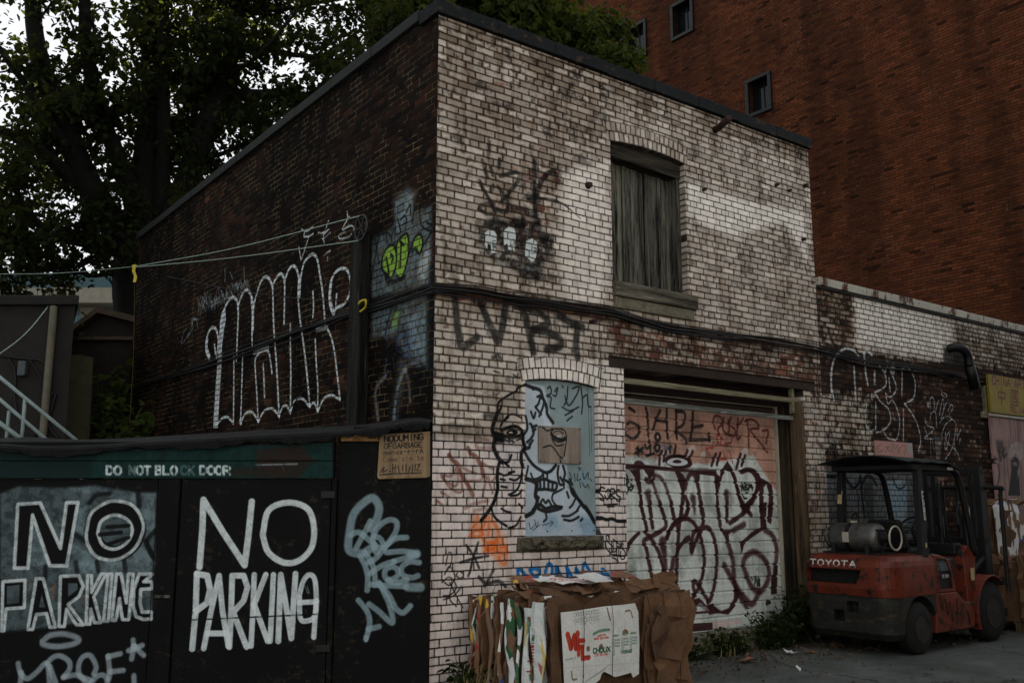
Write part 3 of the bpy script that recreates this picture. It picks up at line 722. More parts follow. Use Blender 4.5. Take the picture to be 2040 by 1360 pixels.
q.s('M', 34, '470,820 480,720 500,670;520,780 545,670;760,730 790,660;800,780 850,670;1060,830 1110,700;1120,820 1160,690;1340,860 1390,700;1400,830 1440,720', .3, .9, .05)
q.f('M', '180,830 190,790 230,770 270,780 310,820;80,810 250,815 560,850 880,880 1130,880 1110,920 900,910 660,900 420,880 80,870', 12, .93, .08)
q.f('M', '535,790 560,730 660,705 760,720 835,780 830,840 740,862 620,850', 8, .97, 0, True)
q.f((.78, .82, .83), '555,795 600,755 680,745 760,765 795,795 760,825 680,835 600,825', 5, .97, 0, True)
q.f('M', '620,790 660,765 715,775 715,800 660,805', 4, .95, 0, True)
# big plum letters
door.fat = 1.65
q.f('M', '120,870 160,880 250,870 270,1100 300,1360 270,1360 240,1150 200,980 150,900', 10, .97, .05)
q.f('M', '290,870 420,880 410,940 390,950 370,990', 10, .97, .05)
q.s('M', 24, '330,1010 380,930 410,950 400,1000 350,1020 320,980', .4, .85, .1)
q.s('M', 24, '390,1000 430,1120 470,1240 510,1370;420,935 500,980 560,1110 600,1240 620,1370', .5, .75, .15)
q.s('M', 52, '345,1150 355,1230 365,1370', .5, .85, .1, 'end')
q.f('M', '640,880 700,900 740,930 770,990 760,1080 750,1180 720,1120 690,1010', 10, .97, .05)
q.s('M', 30, '760,1090 790,980 820,930 860,930 890,1000 920,1120 930,1200 950,1370;760,1180 800,1280 780,1370;740,1150 720,1370', .4, .88, .1)
q.s('M', 50, '850,1200 865,1280 870,1370', .5, .85, .1, 'end')
q.f('M', '870,890 920,900 1100,900 1160,960 1160,1030 1140,1110 1140,1370 1120,1370 1110,1150 1090,950 930,930 920,1090 900,1010', 12, .97, .05)
q.f('M', '1160,900 1240,780 1300,870 1340,960 1360,1060 1390,1180 1440,1290 1420,1370 1400,1330 1350,1160 1310,1000 1270,900 1220,880 1180,960 1150,1100', 12, .97, .05)
q.s('M', 44, '1230,1140 1235,1250 1240,1370', .5, .85, .1, 'end')
q.f('M', '1380,890 1460,850 1560,880 1620,980 1610,1080 1560,1180 1500,1270 1450,1370 1410,1370 1440,1260 1520,1180 1560,1060 1540,960 1480,905 1400,930', 14, .95, .05, True)
q.s('M', 30, '1350,1080 1390,1220 1480,1360;1560,1170 1480,1300 1420,1370', .4, .9, .1)
q.f('M', '1590,960 1640,980 1740,1040 1760,1180 1740,1370 1700,1370 1710,1150 1680,1040 1650,1080 1650,1200 1640,1370 1600,1370 1600,1150', 14, .92, .05)
q.s('k', 11, '1400,1110 1410,1030 1425,1110;1400,1080 1425,1080;1440,1110 1440,1030 1465,1045 1445,1065 1470,1095 1440,1110;1480,1110 1485,1035 1500,1080 1510,1040 1520,1105;1385,1060 1388,1064;1525,1075 1528,1080;1420,1160 1430,1200 1460,1200;1445,1140 1470,1135', .35, .95, 0)
q.s('K', 12, '95,930 110,960 100,990 130,1000 90,1060;95,1010 120,1100 110,1150;165,990 170,1000;150,1040 175,1070 150,1110 130,1080 180,1060', .35, .9, 0)
q = door.crop(1230, 1000, 5.2303)
q.s('M', 26, '240,0 260,100 290,210 305,290;340,0 345,100 365,260;440,0 480,130 505,210 490,270 400,330 320,370 270,405 300,480 330,640 355,760 375,890;290,310 350,380 420,500 460,620 495,760 510,900;680,0 650,180 630,400 620,600 615,880;725,0 740,50 710,130 640,180 560,260 515,370;560,0 590,160 640,300;870,0 895,140 880,250 800,310 770,420 770,520 800,440 850,330 910,260 970,290 1020,430 1035,600 1020,800 980,980 940,1040;510,370 570,250 640,190 720,170 790,210 850,320 890,460 905,620 880,780 840,900 760,1030;1040,0 1070,230;1140,0 1140,190;1290,0 1330,50 1290,130 1170,215;1400,0 1350,60 1390,130', .4, .92, .1)
q.s('M', 58, '470,410 490,560 512,750', .4, .9, .1, 'end')
q.f('M', '95,420 180,330 240,300 245,320 160,410 95,540;580,600 620,470 700,360 750,335 765,390 680,450 620,540;1040,230 1120,290 1210,290 1160,330 1160,390 1140,420 1110,350', 8, .95, .05)
q.s('M', 32, '1320,230 1210,290;550,860 555,780 580,600', .5, .8, .1)
q.f('M', '1480,0 1560,0 1545,160 1555,270 1480,310 1380,380 1320,440 1290,550 1275,420 1400,310 1490,260;1570,0 1630,0 1600,230 1560,200', 14, .94, .05)
q.s('M', 34, '1540,290 1600,330 1640,400 1660,520 1640,700;1330,720 1310,640 1340,560 1420,515 1500,560 1560,640 1580,760 1540,870 1480,930 1400,880 1350,780 1330,720;1480,930 1400,1060 1300,960 1220,850 1110,650;1150,420 1200,600 1220,830 1260,950 1340,1080', .6, .82, .15)
q.f('M', '1220,830 1260,900 1270,960 1220,1090 1150,1170 1040,1150 960,1050 1080,1130 1160,1100 1210,1000;1640,650 1670,660 1660,950 1600,960 1600,800;750,1030 850,990 930,1080 1000,1050 1060,1150 960,1170 860,1080 770,1110', 16, .94, .08)
q.s('M', 26, '940,1020 850,870 800,820 790,880 810,960;130,770 170,840;190,840 190,842;220,845 220,847;255,848 255,850;290,850 290,852', .4, .9, .1)
q.f('W', '780,1110 860,1040 930,1090 960,1130 880,1130;990,1180 1140,1200 1150,1220 980,1210;1040,1180 1180,1190 1330,1180 1330,1230 1060,1230', 14, .55, .3)
q.f('M', '770,1140 940,1130 940,1150 770,1170;780,1260 990,1250 990,1330 780,1345', 5, .92, .1)
q.f('p', '990,1235 1290,1200 1290,1260 990,1320', 6, .45, .2)
q.s('K', 12, '1400,780 1405,800;1430,850 1445,770 1460,870 1475,780 1480,870', .4, .85)

# ---- sheet metal over the low window, and the plywood patch on it
panel = Canvas(PANELP, .9, 2.1, 1.2, 2.9, .003)
n1, n2 = fbm(panel.h, panel.w, .25 / panel.res, 4), fbm(panel.h, panel.w, .03 / panel.res, 3)
gal, pale = np.array((.50, .57, .58), np.float32), np.array((.72, .77, .82), np.float32)
inner = panel.region('1040,760 1085,770 1100,850 1130,930 1130,970 1165,1010 1195,1070 1040,1070', .04)
lowb = panel.region('1040,1020 1195,1030 1195,1072 1040,1072', .12)
panel.c = ((gal + (pale - gal) * (inner * .85)[..., None]) * (.88 + .24 * n1)[..., None]).astype(np.float32)
panel.c = panel.c + (np.array((.42, .55, .64), np.float32) - panel.c) * (lowb * .7 * sm(n1, .35, .65))[..., None]
q = panel.crop(940, 700, 2.7206)
q.f('c', '545,580 600,660 640,840 600,780', 40, .35, .3)
face(panel)
q.s('k', 8, '410,200 425,190 430,225 405,240 430,250 425,300 450,310;450,215 465,195 455,240 440,235;490,185 495,195;520,190 515,260 500,290;505,240 510,270;545,200 580,190 570,230 530,290 510,270;590,185 600,270 595,335;600,250 625,235 630,290 645,300;490,300 530,320 580,300;505,345 550,320;515,375 545,350', .35, .9, .05)
q.s('k', 5, '530,655 540,690 525,700;555,660 560,700;575,660 570,695 590,690;600,660 610,690 630,655 630,690;640,690 650,700;585,710 590,735;600,715 615,735 630,720 635,740;575,630 590,632 580,645', .4, .9, 0)
q.s('k', 4, '310,925 320,960 350,925;340,910 350,950 360,920;330,970 370,935;380,940 440,925;425,915 440,928 425,945', .4, .8)
q.s('b', 6, '600,640 610,690;585,700 605,715', .6, .5)
q.s('R', 3, '585,950 600,940;590,945 605,955', .5, .5)
q.s('k', 3, '628,195 640,560;645,300 650,540', .5, .7, .3)
for k in range(8):
    for xx in (.0, 1.0):
        pass
ply = Canvas(PANELP, 1.1, 1.9, 1.9, 2.45, .003)
gr = fbm(ply.h, ply.w, .06 / ply.res, 4, ay=12)
ply.c = (np.array((.50, .455, .415), np.float32) * (.72 + .56 * gr)[..., None]).astype(np.float32)
q = ply.crop(940, 700, 2.7206)
q.s('k', 7, '375,410 400,430 430,420;380,520 420,510 445,535 470,570 490,580 495,605;470,580 475,605;420,440 440,420 490,425 505,460 500,520 490,580;430,480 450,510 490,505;425,470 460,490 500,480', .4, .85, .1)
q.s('k', 16, '425,450 440,465 480,480 500,470', .4, .9, .1)
q.f('W', '455,455 480,450 475,465 455,466;488,570 496,570 495,605 490,605', 3, .6)
q.s('k', 5, '435,440 460,430 490,445', .4, .8)
q.s('k', 4, '385,412 387,414;590,412 592,414;385,595 387,597;590,600 592,602', .4, .9)

# ---- hand lettered plywood notice
notice = Canvas(FENCE, -.60, .02, 1.70, 2.30, .0022)
gr = fbm(notice.h, notice.w, .05 / notice.res, 4, ay=10)
notice.c = (np.array((.50, .42, .32), np.float32) * (.72 + .5 * gr)[..., None]).astype(np.float32)
q = notice.crop(660, 800, 7.5545)
q.write('NODUMING', 795, 605, 1395, 570, 88, 'k', 15, op=.95, rough=.05)
q.write('OFGARBAGE', 795, 708, 1380, 680, 76, 'k', 12, op=.85, rough=.3)
q.write('mones-r-rA', 785, 800, 1390, 770, 72, 'k', 11, op=.7, rough=.6)
q.write('Come srowto', 780, 905, 1400, 875, 76, 'k', 10, op=.55, rough=.7)
q.s('k', 13, '735,1070 800,980 780,1060 840,1020;880,1040 895,1050;930,940 930,1060;970,950 960,1060;940,1000 985,990;1080,950 1080,1040;1130,940 1130,1050;1190,970 1170,1050;1230,950 1220,1060;1270,940 1260,1040;1300,950 1340,940 1290,1030 1350,1030;1010,960 1030,1070', .4, .75, .35)
q.s('k', 16, '735,1100 900,1085 1040,1080 1200,1075 1350,1070', .4, .85, .3)

# ---- yellow shop board, pink boards
yel = Canvas(FRONT, 9.9, 11.95, 2.9, 3.65, .004)
yel.c[:] = (.50, .44, .10)
yel.c *= (.82 + .3 * fbm(yel.h, yel.w, .2 / yel.res, 4))[..., None]
q = yel.crop(1610, 660, 4.533)
RD = (.34, .07, .05)
q.write('CHINA ARTS', 1600, 478, 1935, 530, 72, RD, 12, op=1, soft=.3, rough=.1)
q.s(RD, 14, '1660,550 1720,560 1716,610 1660,602 1660,550;1689,515 1687,655', .25, .85, .2, line=True)
q.s(RD, 13, '1775,535 1838,545 1838,675 1775,665 1775,535;1790,560 1826,565;1793,585 1822,588 1822,612 1793,610 1793,585;1810,545 1828,650;1790,640 1820,642', .25, .85, .2, line=True)
q.s(RD, 15, '1895,565 1960,572;1925,568 1925,680;1890,678 1965,690', .25, .85, .2, line=True)
q.write('TEL.(416)', 1760, 728, 1960, 755, 42, RD, 9, op=1, soft=.3, rough=.05)
post = Canvas(FRONT, 9.9, 12.0, 0.0, 3.0, .0045)
n1 = fbm(post.h, post.w, .3 / post.res, 4)
st = fbm(post.h, post.w, .04 / post.res, 3, ay=14)
post.c = (np.array((.60, .485, .46), np.float32) * (.8 + .3 * n1)[..., None] * (1 - .25 * sm(st, .5, .7))[..., None]).astype(np.float32)
q = post.crop(1610, 660, 4.533)
q.f('k', '1660,980 1720,990 1740,1110 1700,1140 1670,1080', 50, .6, .5)
q.s('k', 14, '1630,1160 1670,1150;1650,1130 1640,1190;1690,1070 1700,1170 1720,1080;1740,1050 1730,1140 1760,1100;1640,1180 1660,1190', .4, .9, .2)
q.f((.62, .6, .56), '1790,1040 1830,1000 1880,1010 1905,1080 1895,1160 1860,1150 1840,1100 1790,1150 1775,1100', 26, .8, .55, True)
q.f('k', '1800,1170 1825,1130 1855,1140 1870,1190 1850,1270 1870,1330 1880,1480 1770,1480 1790,1330 1800,1260', 10, .95, .05)
q.f((.6, .54, .5), '1812,1185 1830,1175 1855,1190 1850,1215 1815,1210', 4, .8)
q.s('k', 5, '1815,1195 1828,1200;1838,1200 1852,1196', .4, .9)
q.s('k', 20, '1680,1200 1690,1300 1670,1400;1660,1400 1720,1480;1700,1440 1680,1480', .6, .75, .3)
q.s('W', 6, '1880,1240 1850,1330', .5, .5)
pinkb = Canvas(FRONT, 6.7, 8.0, 2.1, 2.55, .0035, (.66, .50, .47))
pinkb.c *= (.9 + .2 * fbm(pinkb.h, pinkb.w, .2 / pinkb.res, 4))[..., None]
q = pinkb.crop(1610, 660, 4.533)
q.s('k', 4, '640,1020 600,1050 610,1090 650,1080 660,1050;600,1050 640,1080;670,1050 700,1040 680,1090 670,1070;720,1030 700,1060 730,1080;740,1090 750,1020 770,1060 790,1020 800,1090;820,1110 800,1080 830,1030 860,1040 850,1120', .4, .7, .1)
q.f('c', '880,1000 935,1010 930,1120 890,1100', 30, .7, .3)
# ------------------------------------------------------------------ materials
def new_mat(name):
    m = bpy.data.materials.new(name)
    m.use_nodes = True
    nt = m.node_tree
    nt.nodes.clear()
    o = nt.nodes.new('ShaderNodeOutputMaterial')
    p = nt.nodes.new('ShaderNodeBsdfPrincipled')
    nt.links.new(p.outputs[0], o.inputs[0])
    return m, nt, p
def lin(c):
    return tuple((x / 12.92 if x <= .04045 else ((x + .055) / 1.055) ** 2.4) for x in c)
def proc(name, c, rough=.8, scale=6.0, var=.35, stretch=(1, 1, 1), bump=.15, metal=0.0, c2=None, spot=(.55, .7), spec=.3, fine=60.0):
    """noise-mottled surface; c and c2 in display values; c2 = wear or rust patches"""
    m, nt, p = new_mat(name)
    N, L = nt.nodes.new, nt.links.new
    tc, mp = N('ShaderNodeTexCoord'), N('ShaderNodeMapping')
    mp.inputs['Scale'].default_value = stretch
    L(tc.outputs['Object'], mp.inputs[0])
    n1, n2 = N('ShaderNodeTexNoise'), N('ShaderNodeTexNoise')
    for n, s, d in ((n1, scale, 6), (n2, fine, 4)):
        n.inputs['Scale'].default_value = s
        n.inputs['Detail'].default_value = d
        n.inputs['Roughness'].default_value = .62
        L(mp.outputs[0], n.inputs['Vector'])
    r = N('ShaderNodeValToRGB')
    b = lin(c)
    r.color_ramp.elements[0].position, r.color_ramp.elements[1].position = .3, .7
    r.color_ramp.elements[0].color = tuple(x * (1 - var) for x in b) + (1,)
    r.color_ramp.elements[1].color = tuple(min(1, x * (1 + var)) for x in b) + (1,)
    L(n1.outputs[0], r.inputs[0])
    mx = N('ShaderNodeMixRGB')
    mx.blend_type = 'MULTIPLY'
    mx.inputs[0].default_value = .5
    r2 = N('ShaderNodeValToRGB')
    r2.color_ramp.elements[0].position, r2.color_ramp.elements[1].position = .25, .75
    r2.color_ramp.elements[0].color = (.45, .45, .45, 1)
    r2.color_ramp.elements[1].color = (1.3, 1.3, 1.3, 1)
    L(n2.outputs[0], r2.inputs[0])
    L(r.outputs[0], mx.inputs[1])
    L(r2.outputs[0], mx.inputs[2])
    out = mx.outputs[0]
    if c2:
        n3 = N('ShaderNodeTexNoise')
        n3.inputs['Scale'].default_value = scale * 1.7
        n3.inputs['Detail'].default_value = 8
        n3.inputs['Roughness'].default_value = .7
        L(mp.outputs[0], n3.inputs['Vector'])
        r3 = N('ShaderNodeValToRGB')
        r3.color_ramp.elements[0].position, r3.color_ramp.elements[1].position = spot
        L(n3.outputs[0], r3.inputs[0])
        m3 = N('ShaderNodeMixRGB')
        L(r3.outputs[0], m3.inputs[0])
        L(out, m3.inputs[1])
        m3.inputs[2].default_value = lin(c2) + (1,)
        out = m3.outputs[0]
    L(out, p.inputs['Base Color'])
    p.inputs['Roughness'].default_value = rough
    p.inputs['Metallic'].default_value = metal
    p.inputs['Specular IOR Level'].default_value = spec
    if bump:
        bp = N('ShaderNodeBump')
        bp.inputs['Strength'].default_value = bump
        bp.inputs['Distance'].default_value = .02
        L(n2.outputs[0], bp.inputs['Height'])
        L(bp.outputs[0], p.inputs['Normal'])
    return m
def wood(name, c, c2, along='Z', scale=22.0, rough=.85, contrast=(.41, .61), bump=.4):
    st = {'X': (.06, 1, 1), 'Y': (1, .06, 1), 'Z': (1, 1, .06)}[along]
    m, nt, p = new_mat(name)
    N, L = nt.nodes.new, nt.links.new
    tc, mp = N('ShaderNodeTexCoord'), N('ShaderNodeMapping')
    mp.inputs['Scale'].default_value = st
    L(tc.outputs['Object'], mp.inputs[0])
    n1, n2 = N('ShaderNodeTexNoise'), N('ShaderNodeTexNoise')
    n1.inputs['Scale'].default_value, n2.inputs['Scale'].default_value = scale, scale * 6
    for n in (n1, n2):
        n.inputs['Detail'].default_value = 6
        n.inputs['Roughness'].default_value = .68
        L(mp.outputs[0], n.inputs['Vector'])
    r = N('ShaderNodeValToRGB')
    r.color_ramp.elements[0].position, r.color_ramp.elements[1].position = contrast
    r.color_ramp.elements[0].color = lin(c) + (1,)
    r.color_ramp.elements[1].color = lin(c2) + (1,)
    ad = N('ShaderNodeMath')
    ad.operation = 'MULTIPLY_ADD'
    L(n2.outputs[0], ad.inputs[0])
    ad.inputs[1].default_value = .35
    mu = N('ShaderNodeMath')
    mu.operation = 'MULTIPLY'
    mu.inputs[1].default_value = .68
    L(n1.outputs[0], mu.inputs[0])
    L(mu.outputs[0], ad.inputs[2])
    L(ad.outputs[0], r.inputs[0])
    ge, rr_ = N('ShaderNodeNewGeometry'), N('ShaderNodeValToRGB')      # each board its own tone
    rr_.color_ramp.elements[0].color, rr_.color_ramp.elements[1].color = (.50, .50, .50, 1), (1.25, 1.22, 1.15, 1)
    L(ge.outputs['Random Per Island'], rr_.inputs[0])
    n4, r4 = N('ShaderNodeTexNoise'), N('ShaderNodeValToRGB')             # pale flecks where the surface has split
    n4.inputs['Scale'].default_value, n4.inputs['Detail'].default_value = scale * 2.4, 8
    L(mp.outputs[0], n4.inputs['Vector'])
    r4.color_ramp.elements[0].position, r4.color_ramp.elements[1].position = .64, .72
    L(n4.outputs[0], r4.inputs[0])
    x1, x2 = N('ShaderNodeMixRGB'), N('ShaderNodeMixRGB')
    x1.blend_type = 'MULTIPLY'
    x1.inputs[0].default_value = 1
    L(r.outputs[0], x1.inputs[1])
    L(rr_.outputs[0], x1.inputs[2])
    L(r4.outputs[0], x2.inputs[0])
    L(x1.outputs[0], x2.inputs[1])
    x2.inputs[2].default_value = tuple(min(1, q * 1.7) for q in lin(c2)) + (1,)
    L(x2.outputs[0], p.inputs['Base Color'])
    p.inputs['Roughness'].default_value = rough
    p.inputs['Specular IOR Level'].default_value = .12
    bp = N('ShaderNodeBump')
    bp.inputs['Strength'].default_value = bump
    bp.inputs['Distance'].default_value = .01
    L(ad.outputs[0], bp.inputs['Height'])
    L(bp.outputs[0], p.inputs['Normal'])
    return m
def painted(name, cv, rough=.8, spec=.25, bump=.6, dist=.006, metal=0.0):
    """surface carrying a canvas painted above, with a fine grain on top"""
    m, nt, p = new_mat(name)
    N, L = nt.nodes.new, nt.links.new
    uv = N('ShaderNodeUVMap')
    t = N('ShaderNodeTexImage')
    t.image = cv.image(name)
    t.extension = 'REPEAT'
    t.interpolation = 'Cubic'
    L(uv.outputs[0], t.inputs[0])
    tc, n = N('ShaderNodeTexCoord'), N('ShaderNodeTexNoise')
    n.inputs['Scale'].default_value = 90
    n.inputs['Detail'].default_value = 5
    L(tc.outputs['Object'], n.inputs['Vector'])
    r = N('ShaderNodeValToRGB')
    r.color_ramp.elements[0].position, r.color_ramp.elements[1].position = .3, .7
    r.color_ramp.elements[0].color, r.color_ramp.elements[1].color = (.72, .72, .72, 1), (1.12, 1.12, 1.12, 1)
    L(n.outputs[0], r.inputs[0])
    mx = N('ShaderNodeMixRGB')
    mx.blend_type = 'MULTIPLY'
    mx.inputs[0].default_value = .7
    L(t.outputs[0], mx.inputs[1])
    L(r.outputs[0], mx.inputs[2])
    L(mx.outputs[0], p.inputs['Base Color'])
    p.inputs['Roughness'].default_value = rough
    p.inputs['Specular IOR Level'].default_value = spec
    p.inputs['Metallic'].default_value = metal
    bp = N('ShaderNodeBump')
    bp.inputs['Strength'].default_value = bump
    bp.inputs['Distance'].default_value = dist
    if cv.hgt is not None:
        t2 = N('ShaderNodeTexImage')
        t2.image = cv.image(name + '_height', cv.hgt, False)
        t2.extension = 'REPEAT'
        L(uv.outputs[0], t2.inputs[0])
        ad = N('ShaderNodeMath')
        ad.operation = 'MULTIPLY_ADD'
        ad.inputs[1].default_value = .12
        L(n.outputs[0], ad.inputs[0])
        L(t2.outputs[0], ad.inputs[2])
        L(ad.outputs[0], bp.inputs['Height'])
    else:
        L(n.outputs[0], bp.inputs['Height'])
        bp.inputs['Strength'].default_value = bump * .3
    L(bp.outputs[0], p.inputs['Normal'])
    return m

# ------------------------------------------------------------------ mesh building
class MB:
    def __init__(s):
        s.v, s.f, s.uv = [], [], None
    def add(s, vs, fs):
        k = len(s.v)
        s.v += [tuple(map(float, q)) for q in vs]
        s.f += [tuple(i + k for i in f) for f in fs]
        return s
    def box(s, a, b):
        (x0, y0, z0), (x1, y1, z1) = a, b
        return s.add([(x0, y0, z0), (x1, y0, z0), (x1, y1, z0), (x0, y1, z0), (x0, y0, z1), (x1, y0, z1), (x1, y1, z1), (x0, y1, z1)],
                     [(3, 2, 1, 0), (4, 5, 6, 7), (0, 1, 5, 4), (1, 2, 6, 5), (2, 3, 7, 6), (3, 0, 4, 7)])
    def hexa(s, lo, hi):      # two quads of 4 points
        return s.add(list(lo) + list(hi), [(3, 2, 1, 0), (4, 5, 6, 7), (0, 1, 5, 4), (1, 2, 6, 5), (2, 3, 7, 6), (3, 0, 4, 7)])
    def slab(s, pl, u0, u1, v0, v1, o0, o1):
        """box on a plane, o = distance out of it"""
        lo = [pl.pt(u0, v0, o0), pl.pt(u1, v0, o0), pl.pt(u1, v1, o0), pl.pt(u0, v1, o0)]
        hi = [pl.pt(u0, v0, o1), pl.pt(u1, v0, o1), pl.pt(u1, v1, o1), pl.pt(u0, v1, o1)]
        return s.hexa(lo, hi)
    def prism(s, poly, off):  # polygon of 3d points extruded by off
        n = len(poly)
        a = [np.array(q, float) for q in poly]
        b = [q + np.array(off, float) for q in a]
        return s.add(a + b, [tuple(range(n - 1, -1, -1)), tuple(range(n, 2 * n))] + [(i, (i + 1) % n, n + (i + 1) % n, n + i) for i in range(n)])
    def tube(s, pts, r, n=8, cap=True, closed=False):
        p = [np.array(q, float) for q in pts]
        m = len(p)
        rs = r if hasattr(r, '__len__') else [r] * m
        ref = None
        vs, fs = [], []
        for i in range(m):
            if closed:
                d = p[(i + 1) % m] - p[i - 1]
            else:
                d = p[min(i + 1, m - 1)] - p[max(i - 1, 0)]
            d = d / (np.linalg.norm(d) + 1e-12)
            if ref is None:
                ref = np.array((0, 0, 1.0)) if abs(d[2]) < .9 else np.array((1.0, 0, 0))
            a = np.cross(d, ref)
            a /= np.linalg.norm(a) + 1e-12
            b = np.cross(d, a)
            ref = np.cross(a, d)
            for k in range(n):
                t = 2 * math.pi * k / n
                vs.append(p[i] + (a * math.cos(t) + b * math.sin(t)) * rs[i])
        for i in range(m if closed else m - 1):
            j = (i + 1) % m
            for k in range(n):
                fs.append((i * n + k, j * n + k, j * n + (k + 1) % n, i * n + (k + 1) % n))
        if cap and not closed:
            fs += [tuple(range(n)), tuple(range(m * n - 1, (m - 1) * n - 1, -1))]
        return s.add(vs, fs)
    def lathe(s, prof, o, axis, n=24):   # prof: (distance along axis, radius)
        o, ax = np.array(o, float), np.array(axis, float)
        ax /= np.linalg.norm(ax)
        t = np.array((0, 0, 1.0)) if abs(ax[2]) < .9 else np.array((1.0, 0, 0))
        a = np.cross(ax, t)
        a /= np.linalg.norm(a)
        b = np.cross(ax, a)
        vs, fs = [], []
        for h, r in prof:
            for k in range(n):
                q = 2 * math.pi * k / n
                vs.append(o + ax * h + (a * math.cos(q) + b * math.sin(q)) * r)
        for i in range(len(prof) - 1):
            for k in range(n):
                fs.append((i * n + k, i * n + (k + 1) % n, (i + 1) * n + (k + 1) % n, (i + 1) * n + k))
        fs += [tuple(range(n - 1, -1, -1)), tuple(range((len(prof) - 1) * n, len(prof) * n))]
        return s.add(vs, fs)
    def build(s, name, m, parent=None, smooth=False, bevel=0.0, cv=None, world=True, fix=True):
        me = bpy.data.meshes.new(name)
        off = Vector((0, 0, 0))
        if parent is not None and world:
            off = parent.location.copy()
            if parent.parent is not None:
                off += parent.parent.location
        me.from_pydata([(a - off.x, b - off.y, c - off.z) for a, b, c in s.v], [], s.f)
        me.validate()
        if fix:
            bm = bmesh.new()
            bm.from_mesh(me)
            bmesh.ops.recalc_face_normals(bm, faces=bm.faces)
            bm.to_mesh(me)
            bm.free()
        if cv is not None:
            set_uv(me, cv, off)
        me.materials.append(m)
        if smooth:
            for p in me.polygons:
                p.use_smooth = True
        o = bpy.data.objects.new(name, me)
        col.objects.link(o)
        if parent is not None:
            o.parent = parent
        if bevel:
            b = o.modifiers.new('bevel', 'BEVEL')
            b.width = bevel
            b.segments = 2
            b.limit_method = 'ANGLE'
        return o
def set_uv(me, cv, off=Vector((0, 0, 0))):
    lay = me.uv_layers.new(name='UVMap')
    n = len(me.loops)
    vi = np.empty(n, np.int32)
    me.loops.foreach_get('vertex_index', vi)
    co = np.empty(len(me.vertices) * 3, np.float32)
    me.vertices.foreach_get('co', co)
    co = co.reshape(-1, 3) + np.array(off)
    q = co[vi] - cv.pl.o
    uv = np.stack([(q @ cv.pl.u - cv.u0) / (cv.u1 - cv.u0), (q @ cv.pl.v - cv.v0) / (cv.v1 - cv.v0)], 1).astype(np.float32)
    lay.data.foreach_set('uv', uv.ravel())
def tag(o, label, cat, group=None):
    o['label'], o['category'] = label, cat
    if group:
        o['group'] = group
    return o
def thing(name, label, cat, loc=(0, 0, 0), rz=0.0, group=None):
    o = bpy.data.objects.new(name, None)
    o.empty_display_size = .2
    col.objects.link(o)
    o.location = loc
    o.rotation_euler = (0, 0, rz)
    return tag(o, label, cat, group)
def structure(o):
    o['kind'] = 'structure'
    return o
def wall_with_holes(pl, u0, u1, v0, v1, holes, depth):
    """face of a wall on plane pl with real openings and reveals; hole = (ua, ub, va, vb, rise)"""
    mb = MB()
    cuts = {u0, u1}
    for ua, ub, va, vb, rise in holes:
        k = 10 if rise else 1
        for i in range(k + 1):
            cuts.add(ua + (ub - ua) * i / k)
    n0 = u0
    while n0 < u1:
        cuts.add(n0)
        n0 += .6
    cs = sorted(cuts)
    cs = [c for i, c in enumerate(cs) if i == 0 or c - cs[i - 1] > 1e-5]
    def top(h, u):
        ua, ub, va, vb, rise = h
        t = (2 * u - ua - ub) / (ub - ua)
        return vb + rise * (1 - t * t)
    for a, b in zip(cs[:-1], cs[1:]):
        mid = (a + b) / 2
        hs = sorted([h for h in holes if h[0] < mid < h[1]], key=lambda h: h[2])
        lo = (v0, v0)
        for h in hs:
            if h[2] > lo[0] + 1e-6:
                mb.add([pl.pt(a, lo[0]), pl.pt(b, lo[1]), pl.pt(b, h[2]), pl.pt(a, h[2])], [(0, 1, 2, 3)])
                mb.add([pl.pt(a, h[2]), pl.pt(b, h[2]), pl.pt(b, h[2], -depth), pl.pt(a, h[2], -depth)], [(0, 1, 2, 3)])
            ta, tb = top(h, a), top(h, b)
            mb.add([pl.pt(a, ta), pl.pt(b, tb), pl.pt(b, tb, -depth), pl.pt(a, ta, -depth)], [(3, 2, 1, 0)])
            lo = (ta, tb)
        mb.add([pl.pt(a, lo[0]), pl.pt(b, lo[1]), pl.pt(b, v1), pl.pt(a, v1)], [(0, 1, 2, 3)])
    for h in holes:
        for u, d in ((h[0], 1), (h[1], -1)):
            q = [pl.pt(u, h[2]), pl.pt(u, h[3]), pl.pt(u, h[3], -depth), pl.pt(u, h[2], -depth)]
            mb.add(q, [(0, 1, 2, 3) if d > 0 else (3, 2, 1, 0)])
    return mb

# ------------------------------------------------------------------ surfaces used below
M = {}
M['front'] = painted('whitewashed_brick', front, .95, .06, .9, .010)
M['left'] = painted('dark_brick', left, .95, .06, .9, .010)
M['wing'] = painted('peeling_brick', wing, .95, .06, .9, .010)
M['orange'] = painted('orange_brick', orange, .95, .06, .5, .008)
M['fence'] = painted('black_hoarding', fence, .75, .12, .8, .01)
M['door'] = painted('garage_steel', door, .5, .4, .3)
M['panel'] = painted('sheet_metal', panel, .5, .4, .3)
M['ply'] = painted('plywood_patch', ply, .85, .2, .5)
M['notice'] = painted('notice_ply', notice, .85, .2, .5)
M['yellow'] = painted('yellow_board', yel, .6, .3, .3)
M['poster'] = painted('pink_board', post, .7, .3, .3)
M['pink'] = painted('pink_sheet', pinkb, .7, .3, .3)
M['flash'] = proc('tarred_flashing', (.075, .09, .095), .8, 3.5, .45, c2=(.27, .20, .16), spot=(.57, .66), bump=.5, stretch=(1, 1, 2), spec=.12)
M['stonecap'] = proc('grey_coping', (.085, .095, .09), .85, 4, .35, bump=.5)
M['rustcap'] = proc('rusty_white_metal', (.66, .65, .60), .6, 2.6, .2, c2=(.27, .135, .075), spot=(.54, .60), bump=.2, stretch=(1, 1, .45))
M['roof'] = proc('roof_felt', (.20, .20, .20), .9, 5, .3)
M['felt'] = proc('torn_felt', (.022, .028, .028), .9, 4, .4, bump=.8, fine=40)
